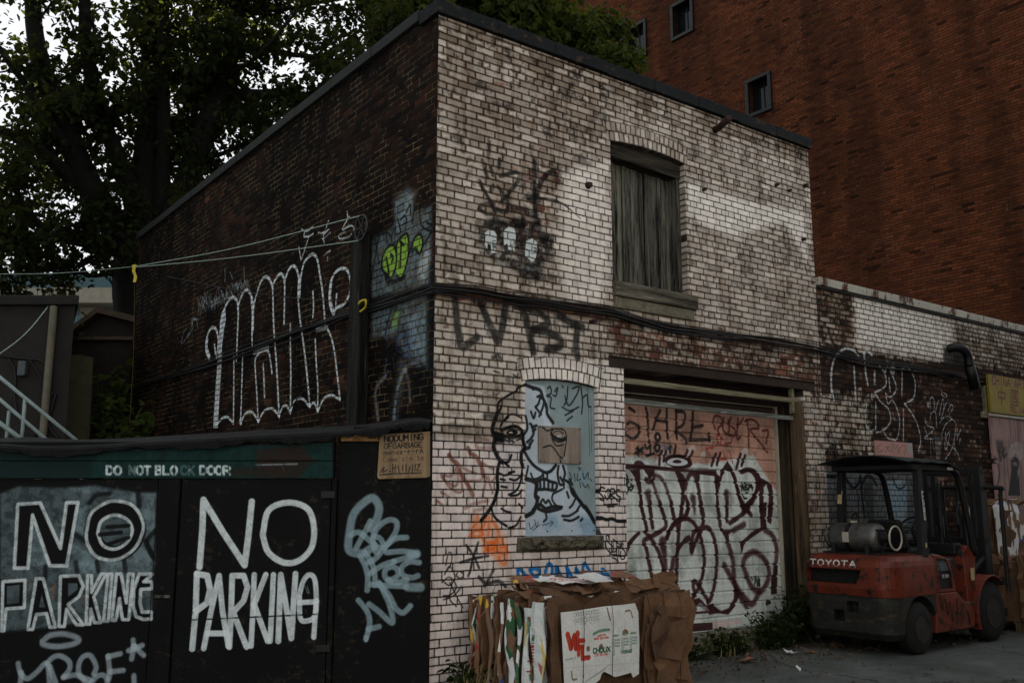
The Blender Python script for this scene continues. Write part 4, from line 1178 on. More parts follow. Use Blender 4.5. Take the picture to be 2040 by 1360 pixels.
M['backwall'] = proc('plain_brick', (.32, .24, .20), .9, 8, .3)
M['oldwood'] = wood('grey_boards', (.05, .05, .046), (.40, .395, .36), 'Z', 16, contrast=(.44, .60))
M['oldwoodx'] = wood('grey_timber', (.17, .165, .145), (.46, .44, .39), 'X', 18, contrast=(.40, .62))
M['headwood'] = wood('dark_timber', (.07, .065, .055), (.28, .26, .22), 'X', 18, contrast=(.42, .64))
M['wallpost'] = wood('dark_grey_post', (.035, .034, .032), (.20, .20, .19), 'Z', 14, contrast=(.43, .66))  # darker grey than the loft boards
M['barwood'] = wood('pale_batten', (.34, .33, .26), (.56, .54, .45), 'X', 20)
M['barwood2'] = wood('grey_batten', (.28, .29, .28), (.52, .53, .51), 'X', 20)
M['postwood'] = wood('brown_post', (.15, .13, .10), (.42, .35, .27), 'Z', 14)
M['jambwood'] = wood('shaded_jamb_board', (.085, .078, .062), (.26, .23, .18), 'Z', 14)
M['palewood'] = wood('fresh_offcut', (.42, .30, .19), (.66, .50, .34), 'X', 18)
M['concrete'] = proc('rough_concrete', (.40, .38, .32), .9, 14, .35, bump=.9, fine=50)
M['stone'] = proc('split_stone', (.34, .325, .27), .9, 9, .5, c2=(.17, .155, .12), spot=(.48, .62), bump=1.0, fine=30)
M['steel'] = proc('rusted_beam', (.16, .115, .085), .8, 4, .4, c2=(.34, .24, .15), spot=(.60, .70), bump=.4, stretch=(1, 1, 1))
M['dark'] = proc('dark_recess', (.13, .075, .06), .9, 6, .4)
M['alu'] = proc('pale_trim', (.62, .60, .54), .5, 8, .2)
M['iron'] = proc('rusty_iron', (.17, .10, .075), .8, 20, .5, bump=.4)
M['black'] = proc('black_cable', (.045, .05, .052), .6, 20, .3, bump=0)
M['line'] = proc('pale_cord', (.55, .62, .58), .7, 30, .2, bump=0)
M['ribbon'] = proc('yellow_tape', (.66, .60, .16), .6, 20, .2, bump=0)
M['frame'] = proc('green_grey_frame', (.035, .05, .046), .5, 10, .2, bump=0)
M['pipe'] = proc('black_pipe', (.04, .043, .043), .5, 10, .3)
def glass():
    m, nt, p = new_mat('window_glass')
    p.inputs['Base Color'].default_value = (.008, .01, .011, 1)
    p.inputs['Roughness'].default_value = .04
    p.inputs['Specular IOR Level'].default_value = .22
    return m
M['glass'] = glass()

# ------------------------------------------------------------------ ground
def ground_mat():
    m, nt, p = new_mat('cracked_concrete')
    N, L = nt.nodes.new, nt.links.new
    tc = N('ShaderNodeTexCoord')
    n1, n2, n3, v = N('ShaderNodeTexNoise'), N('ShaderNodeTexNoise'), N('ShaderNodeTexNoise'), N('ShaderNodeTexVoronoi')
    for n, s, d in ((n1, .7, 6), (n2, 45, 5), (n3, 2.2, 7)):
        n.inputs['Scale'].default_value, n.inputs['Detail'].default_value = s, d
        n.inputs['Roughness'].default_value = .65
        L(tc.outputs['Object'], n.inputs['Vector'])
    wv = N('ShaderNodeVectorMath')
    wv.operation = 'MULTIPLY_ADD'
    wv.inputs[1].default_value = (.55, .55, .55)
    L(n3.outputs['Color'], wv.inputs[0])
    L(tc.outputs['Object'], wv.inputs[2])
    v.feature = 'DISTANCE_TO_EDGE'
    v.inputs['Scale'].default_value = .42
    L(wv.outputs[0], v.inputs['Vector'])
    cr = N('ShaderNodeValToRGB')
    cr.color_ramp.elements[0].position, cr.color_ramp.elements[1].position = .0, .010
    cr.color_ramp.elements[0].color, cr.color_ramp.elements[1].color = (.03, .03, .03, 1), (1, 1, 1, 1)
    L(v.outputs['Distance'], cr.inputs[0])
    r = N('ShaderNodeValToRGB')
    r.color_ramp.elements[0].position, r.color_ramp.elements[1].position = .3, .7
    r.color_ramp.elements[0].color, r.color_ramp.elements[1].color = (.042, .048, .045, 1), (.100, .110, .102, 1)
    L(n1.outputs[0], r.inputs[0])
    r2 = N('ShaderNodeValToRGB')
    r2.color_ramp.elements[0].position, r2.color_ramp.elements[1].position = .32, .68
    r2.color_ramp.elements[0].color, r2.color_ramp.elements[1].color = (.5, .5, .5, 1), (1.25, 1.25, 1.25, 1)
    L(n2.outputs[0], r2.inputs[0])
    r3 = N('ShaderNodeValToRGB')
    r3.color_ramp.elements[0].position, r3.color_ramp.elements[1].position = .35, .62
    r3.color_ramp.elements[0].color, r3.color_ramp.elements[1].color = (.55, .55, .53, 1), (1.1, 1.1, 1.1, 1)
    L(n3.outputs[0], r3.inputs[0])
    prev = r.outputs[0]
    for x in (r2, r3, cr):
        mx = N('ShaderNodeMixRGB')
        mx.blend_type = 'MULTIPLY'
        mx.inputs[0].default_value = 1.0 if x is cr else .8
        L(prev, mx.inputs[1])
        L(x.outputs[0], mx.inputs[2])
        prev = mx.outputs[0]
    L(prev, p.inputs['Base Color'])
    p.inputs['Roughness'].default_value = .9
    p.inputs['Specular IOR Level'].default_value = .25
    bp = N('ShaderNodeBump')
    bp.inputs['Strength'].default_value = .6
    bp.inputs['Distance'].default_value = .015
    mm = N('ShaderNodeMath')
    mm.operation = 'MULTIPLY'
    L(n2.outputs[0], mm.inputs[0])
    L(cr.outputs[0], mm.inputs[1])
    L(mm.outputs[0], bp.inputs['Height'])
    L(bp.outputs[0], p.inputs['Normal'])
    return m
g_ = MB()
g_.add([(-160, -160, 0), (160, -160, 0), (160, 160, 0), (-160, 160, 0)], [(0, 1, 2, 3)])
structure(g_.build('ground', ground_mat()))

# ------------------------------------------------------------------ the two-storey brick building
B = thing('brick_building', 'two storey whitewashed brick building with graffiti and a wooden loft door', 'building')
HOLES = [(2.23, 3.40, 3.755, 5.505, .045), (1.045, 1.985, 1.28, 2.77, .04), (2.36, 5.43, 0, 3.0, 0)]
fw = wall_with_holes(FRONT, 0, 5.82, 0, 6.25, HOLES, .34).build('front_wall', M['front'], B, cv=front, fix=False)
fw['label'] = 'whitewashed front wall, pink near the ground and peeling above'
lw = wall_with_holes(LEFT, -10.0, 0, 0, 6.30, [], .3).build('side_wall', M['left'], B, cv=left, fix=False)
lw['label'] = 'dark bare brick side wall with tall white graffiti letters'
r_ = MB()
r_.add([(5.82, 0, 0), (5.82, 10, 0), (5.82, 10, 6.25), (5.82, 0, 6.25)], [(3, 2, 1, 0)])
r_.add([(0, 10, 0), (0, 10, 6.25), (5.82, 10, 6.25), (5.82, 10, 0)], [(0, 1, 2, 3)])
r_.build('rear_wall', M['backwall'], B, fix=False)
r_ = MB().box((.02, .02, 6.05), (5.80, 9.98, 6.12))
r_.build('roof', M['roof'], B)
r_ = MB()
for i in range(8):
    a, b = -.045 + i * .7375, -.045 + (i + 1) * .7375
    j = .003 * (i % 3)
    r_.box((a + (.002 if i else 0), -.045 - j, 6.252 + j), (b, .30, 6.395 + .5 * j))
r_.build('coping', M['flash'], B, bevel=.008)
r_ = MB()
for i in range(10):
    a, b = .302 + i * .97, .302 + (i + 1) * .97
    r_.box((-.055 - .003 * (i % 2), a, 6.302), (.28, b - .006, 6.42 + .003 * (i % 2)))
r_.build('coping', M['stonecap'], B, bevel=.008)
r_ = MB()
r_.tube([(3.98, .05, 6.07), (3.93, -.08, 6.05), (3.72, -.42, 6.00)], .042, 12)
r_.build('drain_spout', M['iron'], B, smooth=True)
for x, z, s in ((1.89, 4.92, .05), (3.71, 5.25, .03), (5.09, 5.60, .03), (5.35, 5.58, .025), (5.59, 4.97, .035), (5.70, 5.72, .04)):
    b_ = MB().box((x - s / 2, -.055, z - s / 2), (x + s / 2, .02, z + s / 2))
    b_.lathe([(0, s * .8), (.012, s * .8)], (x, -.002, z), (0, -1, 0), 10)
    b_.build('wall_anchor', M['iron'], B, bevel=.004)
# loft door
r_ = MB()
x, k = 2.292, 0
wd = [.10, .055, .13, .07, .19, .09, .05, .16, .075, .12]
ss = 1.045 / sum(wd)
for w in wd:
    w *= ss
    dy = (.20, .175, .205, .185, .195, .215, .18, .20, .19, .205)[k % 10]
    r_.hexa([(x + .003, dy, 3.93), (x + w - .003, dy, 3.93), (x + w - .003, dy + .03, 3.93), (x + .003, dy + .03, 3.93)],
            [(x + .004, dy + .004, 5.46), (x + w - .006, dy, 5.46), (x + w - .006, dy + .03, 5.46), (x + .004, dy + .03, 5.46)])
    x += w
    k += 1
ld = r_.build('loft_door', M['oldwood'], B, bevel=.004)
ld['label'] = 'weathered grey vertical plank loft door'
r_ = MB()
r_.box((2.232, .10, 3.93), (2.29, .26, 5.475))
r_.build('door_jamb', M['oldwood'], ld, bevel=.006)
MB().box((3.34, .08, 3.93), (3.398, .26, 5.475)).build('door_jamb', M['oldwood'], ld, bevel=.006)
r_ = MB()
n = 12
top = [(2.235 + 1.16 * i / n, 5.498 + .045 * (1 - (2 * i / n - 1) ** 2)) for i in range(n + 1)]
poly = [(x, .06, z) for x, z in top] + [(3.395, .06, 5.33), (2.235, .06, 5.36)]
r_.prism(poly[::-1], (0, .16, 0))
r_.build('door_head', M['headwood'], ld, bevel=.008)
r_ = MB().box((2.225, -.06, 3.765), (3.50, .30, 3.93))
sl_ = r_.build('timber_sill', M['oldwoodx'], B, bevel=.012)
r_ = MB().box((2.235, -.035, 3.64), (3.45, .03, 3.762))
r_.build('concrete_sill', M['concrete'], B, bevel=.01)
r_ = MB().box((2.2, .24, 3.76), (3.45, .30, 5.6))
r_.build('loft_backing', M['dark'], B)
# boarded low window
r_ = MB()
n = 12
arc = [(1.048 + .934 * i / n, 2.767 + .037 * (1 - (2 * i / n - 1) ** 2)) for i in range(n + 1)]
poly = [(x, .05, z) for x, z in arc] + [(1.982, .05, 1.283), (1.048, .05, 1.283)]
r_.prism(poly[::-1], (0, .012, 0))
wn_ = r_.build('boarded_window', M['panel'], B, cv=panel, bevel=.003)
wn_['label'] = 'arched window covered with blue grey sheet metal painted with a face'
r_ = MB().slab(PANELP, 1.235, 1.775, 1.985, 2.345, .002, .022)
r_.build('plywood_patch', M['ply'], wn_, cv=ply, bevel=.003)
for x, z in ((1.07, 1.31), (1.35, 1.33), (1.66, 1.33), (1.955, 1.33), (1.07, 2.2), (1.25, 2.33), (1.76, 2.335), (1.25, 2.0), (1.765, 2.0)):
    MB().lathe([(0, .008), (.006, .006)], (x, .048 if z < 1.9 or x < 1.2 else .026, z), (0, -1, 0), 8).build('nail', M['iron'], wn_)
def rough_block(x0, x1, y0, y1, z0, z1, amp, seed, nx=44, nz=9):
    rg_ = np.random.default_rng(seed)
    nn = vnoise(nz + 1, nx + 1, 3.2, rg_) * .65 + vnoise(nz + 1, nx + 1, 1.4, rg_) * .35
    vs, fs = [], []
    for j in range(nz + 1):
        for i in range(nx + 1):
            edge = min(i, nx - i, 2) / 2 * min(j, nz - j, 2) / 2
            vs.append((x0 + (x1 - x0) * i / nx, y0 - amp * nn[j, i] * edge, z0 + (z1 - z0) * j / nz))
    for j in range(nz):
        for i in range(nx):
            a = j * (nx + 1) + i
            fs.append((a, a + 1, a + nx + 2, a + nx + 1))
    k = len(vs)
    vs += [(x0, y1, z0), (x1, y1, z0), (x1, y1, z1), (x0, y1, z1)]
    b0, b1, t0, t1 = 0, nx, nz * (nx + 1), nz * (nx + 1) + nx
    fs += [tuple([k, k + 1] + list(range(nx, -1, -1))), tuple(list(range(t0, t1 + 1)) + [k + 2, k + 3]),
           tuple([k] + [j * (nx + 1) for j in range(nz + 1)] + [k + 3]), tuple([k + 2] + [j * (nx + 1) + nx for j in range(nz, -1, -1)] + [k + 1]), (k + 1, k, k + 3, k + 2)]
    return MB().add(vs, fs)
rough_block(.945, 2.03, -.012, .12, 1.145, 1.279, .075, 3).build('stone_sill', M['stone'], B)
# garage door, lintel and the timbers in the opening
r_ = MB().box((2.15, -.014, 3.003), (5.66, .16, 3.115))
r_.box((2.15, -.03, 3.107), (5.66, .0, 3.118))
r_.build('lintel_beam', M['steel'], B, bevel=.004)
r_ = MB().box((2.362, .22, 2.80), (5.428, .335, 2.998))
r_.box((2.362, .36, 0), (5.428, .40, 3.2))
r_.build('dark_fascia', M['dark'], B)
prof = [(.30, .19)]
z = .19
k = 0
while z < 2.78:
    st = .1385
    prof += [(.304, z + .005), (.296, z + .014), (.296, z + st * .50), (.3005, z + st * .52), (.299, z + st * .55), (.296, z + st - .018), (.313, z + st - .011), (.313, z + st)]
    z += st
    k += 1
prof = [q for q in prof if q[1] <= 2.78]
r_ = MB()
vs = [(2.30, y, z) for y, z in prof] + [(5.205, y, z) for y, z in prof]
n = len(prof)
r_.add(vs, [(i, n + i, n + i + 1, i + 1) for i in range(n - 1)])
gd = r_.build('garage_door', M['door'], B, cv=door, fix=False)
gd['label'] = 'ribbed sectional garage door, tan above and grey below, covered in plum graffiti'
r_ = MB().box((5.212, .262, .19), (5.245, .31, 2.80)).box((2.362, .268, 2.785), (5.212, .30, 2.80))
r_.build('door_trim', M['alu'], gd, bevel=.003)
r_ = MB().box((5.2465, .12, .0), (5.426, .335, 2.80))
r_.build('jamb_board', M['jambwood'], B, bevel=.006)
r_ = MB().box((5.262, -.015, .0), (5.40, .10, 2.845))
r_.build('jamb_post', M['postwood'], B, bevel=.01)
r_ = MB()
r_.hexa([(2.363, .02, 2.848), (5.36, .0, 2.828), (5.36, .06, 2.828), (2.363, .07, 2.848)], [(2.363, .02, 2.908), (5.36, .0, 2.884), (5.36, .06, 2.884), (2.363, .07, 2.908)])
r_.build('batten', M['barwood'], B, bevel=.004)
r_ = MB()
r_.hexa([(2.363, .06, 2.640), (5.255, .03, 2.615), (5.255, .075, 2.615), (2.363, .10, 2.640)], [(2.363, .06, 2.700), (5.255, .03, 2.665), (5.255, .075, 2.665), (2.363, .10, 2.700)])
r_.build('batten', M['barwood2'], B, bevel=.004)
r_ = MB().box((5.205, .0, 2.70), (5.255, .05, 3.0))
r_.build('hanger', M['barwood'], B, bevel=.004)
r_ = MB().box((2.363, .255, 2.715), (5.2, .292, 2.765))
r_.build('head_rail', M['steel'], B, bevel=.004)
st_ = MB()
st_.hexa([(2.365, -.02, .004), (5.245, -.02, .004), (5.245, .34, .004), (2.365, .34, .004)], [(2.365, .06, .178), (5.245, .06, .178), (5.245, .34, .185), (2.365, .34, .185)])
st_.build('threshold', M['concrete'], B, bevel=.01)

# ------------------------------------------------------------------ low wing to the right, orange block behind
W = thing('brick_annex', 'low peeling whitewashed brick annex with a rusty white metal coping', 'building', (5.83, 0, 0))
wall_with_holes(FRONT, 5.822, 14.9, 0, 4.40, [], .3).build('front_wall', M['wing'], W, cv=wing, fix=False)
r_ = MB().box((5.83, .02, 4.15), (14.9, 9.9, 4.22))
r_.build('roof', M['roof'], W)
r_ = MB()
x = 5.835
for i, w in enumerate((1.55, 2.1, 1.9, 2.0, 1.5)):
    j = .004 * (i % 2)
    r_.hexa([(x, -.04 - j, 4.402), (x + w - .004, -.04 - j, 4.402), (x + w - .004, .22, 4.402), (x, .22, 4.402)], [(x, -.055 - j, 4.505 + j), (x + w - .004, -.055 - j, 4.505 + j), (x + w - .004, .22, 4.505 + j), (x, .22, 4.505 + j)])
    x += w
r_.build('coping', M['rustcap'], W, bevel=.006)
r_ = MB().box((5.835, -.022, 4.372), (14.88, -.002, 4.399))
r_.build('drip_edge', M['black'], W)
r_ = MB().box((5.84, .3, 0), (14.88, 9.9, 4.1))
r_.build('rear_wall', M['backwall'], W)

PW = thing('bounce_building', 'added unseen pale building behind the viewer that bounces sunlight on to the front wall', 'building', (-6, -14, 0))  # added out of view to throw sunlight back on to the front wall
M['render'] = proc('cream_render', (.84, .825, .80), .9, 3, .08, bump=0)
MB().box((-16, -22, 0), (4.5, -13, 9)).build('wall', M['render'], PW)
MB().box((-16.1, -22.1, 9.003), (4.6, -12.9, 9.2)).build('coping', M['stonecap'], PW)
AW = thing('shade_warehouse', 'added unseen brick warehouse across the alley that shades the forklift end', 'building', (7, -8, 0))  # added out of view to cut skylight from the forklift end
MB().box((5.2, -16, 0), (26, -6.3, 6.6)).build('wall', M['backwall'], AW)
MB().box((5.1, -16.1, 6.603), (26.1, -6.2, 6.8)).build('coping', M['stonecap'], AW)

OB = thing('tall_brick_building', 'tall orange brick building with small dark windows rising behind the annex roof', 'building', (15, 0, 0))
OW = [(-10.82, -9.96, 15.19, 16.33, 0), (-8.19, -7.37, 11.86, 12.93, 0), (-12.93, -11.87, 15.20, 16.40, 0)]
wall_with_holes(ORANGE, -30, -.1, 0, 24, OW, .30).build('west_wall', M['orange'], OB, cv=orange, fix=False)
r_ = MB()
r_.add([(15, .1, 0), (30, .1, 0), (30, .1, 24), (15, .1, 24)], [(0, 1, 2, 3)])
r_.add([(30, .1, 0), (30, 30, 0), (30, 30, 24), (30, .1, 24)], [(0, 1, 2, 3)])
r_.add([(30, 30, 0), (15, 30, 0), (15, 30, 24), (30, 30, 24)], [(0, 1, 2, 3)])
r_.add([(15, .1, 23.9), (30, .1, 23.9), (30, 30, 23.9), (15, 30, 23.9)], [(0, 1, 2, 3)])
r_.build('other_walls', M['backwall'], OB)
for i, (a, b, c, d, _) in enumerate(OW):
    r_ = MB()
    t = .09
    r_.slab(ORANGE, a - .01, b + .01, c - .01, c + t, -.03, .07).slab(ORANGE, a - .01, b + .01, d - t, d + .01, -.03, .07)
    r_.slab(ORANGE, a - .012, a + t, c + t + .001, d - t - .001, -.028, .068).slab(ORANGE, b - t, b + .012, c + t + .001, d - t - .001, -.028, .068)
    wf = r_.build('window', M['frame'], OB, bevel=.012)
    r_ = MB().slab(ORANGE, a + t * .5, b - t * .5, c + t * .5, d - t * .5, -.24, -.22)
    r_.build('pane', M['glass'], wf)
    r_ = MB().slab(ORANGE, (a + b) / 2 - .015, (a + b) / 2 + .015, c + t, d - t, -.219, -.20)
    r_.build('mullion', M['frame'], wf)
# ------------------------------------------------------------------ black hoarding with its header and torn felt
def fu(x, y=1000):
    return FENCE.px(x, y)[0]
def fv(x, y):
    return FENCE.px(x, y)[1]
H_ = thing('hoarding', 'black painted hoarding with two NO PARKING panels beside the brick corner', 'fence', tuple(FENCE.pt(-1.6, 0)))
vb = fv(300, 953)
def board(x0, x1, v0, v1, o0, o1, nm, m='fence', bev=.006):
    return MB().slab(FENCE, x0 if x0 < 5 else fu(x0), x1 if x1 < 5 else fu(x1), v0, v1, o0, o1).build(nm, M[m], H_, bevel=bev, cv=fence)
board(-4.0, 313, .03, vb - .004, -.04, .0, 'door_leaf')['label'] = 'door leaf with outlined NO PARKING over pale spray paint'
board(315, 358, .03, vb - .004, -.05, .018, 'stile')
board(360.5, 659, .03, vb - .004, -.04, .004, 'door_leaf')['label'] = 'door leaf lettered NO PARKING in plain white'
board(661, 671, .0, vb - .004, -.05, .02, 'stile')
board(672.5, 857, .0, fv(760, 866), -.05, -.006, 'side_panel')
M['blackply'] = proc('black_plywood', (.045, .052, .05), .8, 5, .4, c2=(.14, .11, .09), spot=(.64, .72), bump=.3)
for k in range(3):
    MB().slab(FENCE, -5.05 - k * 1.05, -4.006 - k * 1.05, .03, vb + .28, -.04, .0).build('plain_panel', M['blackply'], H_, bevel=.006)
vt = fv(300, 892)
board(-4.0, 664, vb, fv(0, 918) , -.05, .022, 'header_beam')
board(-4.0, 664, fv(0, 918) + .003, fv(640, 880), -.05, .034, 'header_board')
lt = MB().slab(FENCE, fu(322), fu(352), fv(336, 1190), fv(336, 1184), .019, .032)
lt.build('latch', M['oldwood'], H_, bevel=.003)
for yy in (985, 1290):
    MB().slab(FENCE, fu(640), fu(668), fv(650, yy + 7), fv(650, yy - 7), .021, .029).build('hinge', M['black'], H_, bevel=.003)
# felt strip: sagging, draped over the head
pts = [(-160, 888), (-60, 886), (0, 884), (90, 889), (200, 886), (300, 880), (420, 873), (500, 868), (560, 865), (620, 862), (700, 857), (740, 852), (770, 848), (800, 843), (830, 838), (858, 840)]
vs, fs = [], []
pf = spline(pts, 5)
for i, (x, y) in enumerate(pf):
    u = fu(x, y) if x > 0 else fu(x, y)
    wob = .012 * math.sin(i * 1.7) + .008 * math.sin(i * .61 + 1)
    v = fv(x, y)
    lip = .075 + .02 * math.sin(i * .47) + .012 * math.sin(i * 2.3)
    for o, dv in ((-.55, .10), (-.15, .03), (.05, 0.0), (.085 + wob, -.012), (.095 + wob, -.035), (.085 + wob, -lip), (.072 + wob, -lip), (.078 + wob, -.03), (.04, -.014), (-.55, .085)):
        vs.append(FENCE.pt(u, v + dv, o))
n = 10
for i in range(len(pf) - 1):
    for k in range(n - 1):
        fs.append((i * n + k, i * n + k + 1, (i + 1) * n + k + 1, (i + 1) * n + k))
fs += [tuple(range(n)), tuple(range((len(pf) - 1) * n + n - 1, (len(pf) - 1) * n - 1, -1))]
MB().add(vs, fs).build('roof_felt', M['felt'], H_, smooth=False)
r_ = MB().slab(FENCE, fu(676), fu(752), fv(700, 879), fv(700, 866), -.004, .03)
r_.build('wood_strip', M['palewood'], H_, bevel=.004)
r_ = MB().slab(FENCE, fu(700), fu(826), fv(760, 862), fv(760, 850), -.03, .02)
r_.build('cover_strip', M['felt'], H_, bevel=.004)
r_ = MB().tube([FENCE.pt(fu(568), fv(572, 882), .04), FENCE.pt(fu(569), fv(572, 874), .06), FENCE.pt(fu(576), fv(572, 874), .06), FENCE.pt(fu(577), fv(572, 882), .04)], .008, 6)
r_.build('staple', M['alu'], H_)
q0, q1 = FENCE.px(755, 866), FENCE.px(857, 951)
nb = thing('notice_board', 'small weathered plywood notice hand lettered NO DUMING, nailed to the hoarding', 'sign', tuple(FENCE.pt(q0[0], q1[1], .02)))
r_ = MB().prism([FENCE.pt(*FENCE.px(*p), .004) for p in ((757, 866), (857, 859), (857, 948), (852, 951), (755, 954), (752, 950))], FENCE.n * .016)
r_.build('board', M['notice'], nb, cv=notice, bevel=.003)

# ------------------------------------------------------------------ things fixed on the walls
def cable_run(pts, r, nm='cable', parent=None, m='black'):
    return MB().tube(spline(pts, 6), r, 6).build(nm, M[m], parent, smooth=True)
M['twine'] = proc('dull_twine', (.30, .27, .15), .8, 20, .2, bump=0)
CB = thing('cable_bundle', 'black utility cables running round the brick corner at mid height', 'cable', (0, 0, 3.5))
for k, (dz, do, r) in enumerate(((.015, .03, .010), (-.012, .045, .009), (-.035, .03, .013), (.035, .04, .006), (-.055, .035, .006))):
    rg_ = random.Random(k)
    p = []
    for i, y in enumerate((9.9, 8, 6, 4.4, 3.1, 2.2, 1.5, 1.1, .6, .2)):
        p.append((-do, y, 3.55 + dz * (1 + .5 * math.sin(y + k)) + (.02 if y > 1.3 else .0) + rg_.uniform(-.012, .012)))
    p += [(-do, .0, 3.54 + dz), (-do * .7, -do * .7, 3.54 + dz), (.05, -do, 3.545 + dz)]
    for x, z in ((.45, 3.56), (.76, 3.56), (1.3, 3.57), (1.8, 3.58), (2.18, 3.585), (2.6, 3.545), (3.04, 3.515), (3.5, 3.52), (4.05, 3.54), (4.9, 3.56), (5.69, 3.55), (6.3, 3.51), (6.79, 3.47), (7.3, 3.49), (8.1, 3.52), (9.12, 3.51), (9.7, 3.48), (10.6, 3.46), (12, 3.46), (14.5, 3.46)):
        p.append((x, -do, z + dz * (1.0 + .6 * math.sin(x * 1.3 + k * 2)) + rg_.uniform(-.012, .012)))
    cable_run(p, r, 'cable', CB)
for x in (.5, 1.9, 3.4, 4.7, 6.4, 7.9, 9.3):
    MB().box((x - .02, -.09, 3.43), (x + .02, -.004, 3.46)).build('bracket', M['iron'], CB)
CT = thing('cable_tie', 'yellow tape tied round the cables beside the timber post', 'tape', (-.1, 1.2, 3.6))
pz = (-.10, 1.17, 3.57)
MB().tube(spline([(-.10, 1.27, 3.55), (-.13, 1.22, 3.60), (-.10, 1.16, 3.62), (-.12, 1.10, 3.58), (-.10, 1.15, 3.54), (-.12, 1.25, 3.50)], 4), .012, 5).build('knot', M['ribbon'], CT)
def wire(nm, label, pts, r, m, cat='wire', k=6):
    o = MB().tube(spline(pts, k), r, 5).build(nm, M[m], None, smooth=True)
    return tag(o, label, cat)
wire('wire', 'thin black wire slanting across the graffiti letters to the timber post', [(-.03, 8.1, 5.25), (-.06, 5.0, 4.45), (-.06, 2.8, 3.93), (-.05, 1.3, 3.64)], .006, 'black')
wire('wire', 'thin black wire slanting down the side wall towards the hoarding', [(-.02, 1.55, 3.42), (-.06, 2.4, 2.95), (-.04, 3.4, 2.50), (-.04, 4.2, 2.1)], .006, 'black')
wire('wire', 'thin wire dropping down the front wall left of the garage lintel', [(2.02, -.012, 3.5), (2.01, -.014, 3.3), (2.03, -.014, 3.0), (2.02, -.012, 2.86)], .0045, 'black')
wire('wire', 'thin wire hanging at the joint between the tall front and the annex', [(5.74, -.02, 3.55), (5.73, -.022, 3.3), (5.70, -.02, 3.08), (5.72, -.02, 2.8)], .0045, 'black')
TP = thing('timber_post', 'tall weathered timber post and channel against the dark side wall', 'post', (-.06, 1.36, 0))
MB().box((-.07, 1.40, 0), (-.004, 1.57, 4.30)).build('backing_board', M['wallpost'], TP, bevel=.006)
MB().hexa([(-.15, 1.20, 0), (-.004, 1.20, 0), (-.004, 1.385, 0), (-.15, 1.385, 0)], [(-.13, 1.23, 4.33), (-.004, 1.23, 4.33), (-.004, 1.39, 4.33), (-.13, 1.39, 4.33)]).build('post', M['wallpost'], TP, bevel=.012)
PU = thing('pulley', 'clothesline pulley wheel fixed at the top of the timber post', 'pulley', (-.16, 1.17, 4.36))
MB().tube([(-.17, 1.15 + .13 * math.cos(a), 4.36 + .13 * math.sin(a)) for a in np.linspace(0, 2 * math.pi, 20)[:-1]], .012, 6, closed=True).build('wheel', M['pipe'], PU)
r_ = MB()
for a in (0, 1.05, 2.1):
    r_.tube([(-.17, 1.15 + .13 * math.cos(a), 4.36 + .13 * math.sin(a)), (-.17, 1.15 - .13 * math.cos(a), 4.36 - .13 * math.sin(a))], .008, 5)
r_.build('spoke', M['pipe'], PU)
MB().tube([(-.17, 1.15, 4.36), (-.17, 1.36, 4.36), (-.02, 1.36, 4.36)], .014, 6).build('hook', M['iron'], PU)
kn = on_depth(268, 531, 12.5)
e1, e2 = np.array((-.17, 1.15, 4.49)), np.array((-.17, 1.17, 4.23))
far = on_depth(-60, 546, 10.5)
wire('clothesline', 'upper pale clothesline from the pulley to the yellow tape', [e1, (e1 + kn) / 2 - (0, 0, .05), kn], .0055, 'line', 'cord')
wire('clothesline', 'lower pale clothesline from the pulley to the yellow tape', [e2, (e2 + kn) / 2 - (0, 0, .03), kn - (0, 0, .01)], .0055, 'line', 'cord')
wire('clothesline', 'thin pale cord running on left from the yellow tape under the tree', [kn, (kn + far) / 2 - (0, 0, .04), far], .0045, 'line', 'cord')
wire('hanging_cord', 'pale cord hanging straight down at the far end of the side wall', [kn, on_depth(266, 700, 12.5), on_depth(258, 850, 12.5)], .0028, 'twine', 'cord')
rb = MB()
p = [on_depth(268, 529, 12.4), on_depth(266, 540, 12.4), on_depth(270, 550, 12.4), on_depth(268, 562, 12.4)]
for a, b in zip(p[:-1], p[1:]):
    rb.hexa([a - RGT * .02, a + RGT * .02, a + RGT * .02 + FWD * .006, a - RGT * .02 + FWD * .006], [b - RGT * .022, b + RGT * .018, b + RGT * .018 + FWD * .006, b - RGT * .022 + FWD * .006])
TR = thing('tape_ribbon', 'strip of yellow tape hanging from the clothesline', 'ribbon', tuple(kn))
rb.build('tail', M['ribbon'], TR)
MB().lathe([(-.03, .02), (0, .032), (.03, .02)], kn, RGT, 8).build('knot', M['ribbon'], TR)
a, b = on_depth(-25, 722, 11), on_depth(112, 590, 14.5)
wire('rope', 'bright pale rope slanting across the grey stucco wall', [a, (a + b) / 2 - (0, 0, .12), b], .008, 'line', 'rope')

VP = thing('vent_pipe', 'fat black elbow pipe coming out of the annex wall above the yellow sign', 'pipe', (9.1, 0, 3.4))
MB().tube(spline([(9.02, .04, 3.88), (9.06, -.08, 3.90), (9.15, -.16, 3.87), (9.23, -.18, 3.76), (9.25, -.18, 3.62)], 6), .064, 14).build('elbow', M['pipe'], VP, smooth=True)
MB().tube([(9.25, -.18, 3.63), (9.33, -.17, 3.48), (9.40, -.16, 3.30)], .076, 14).build('collar', M['pipe'], VP, smooth=True)

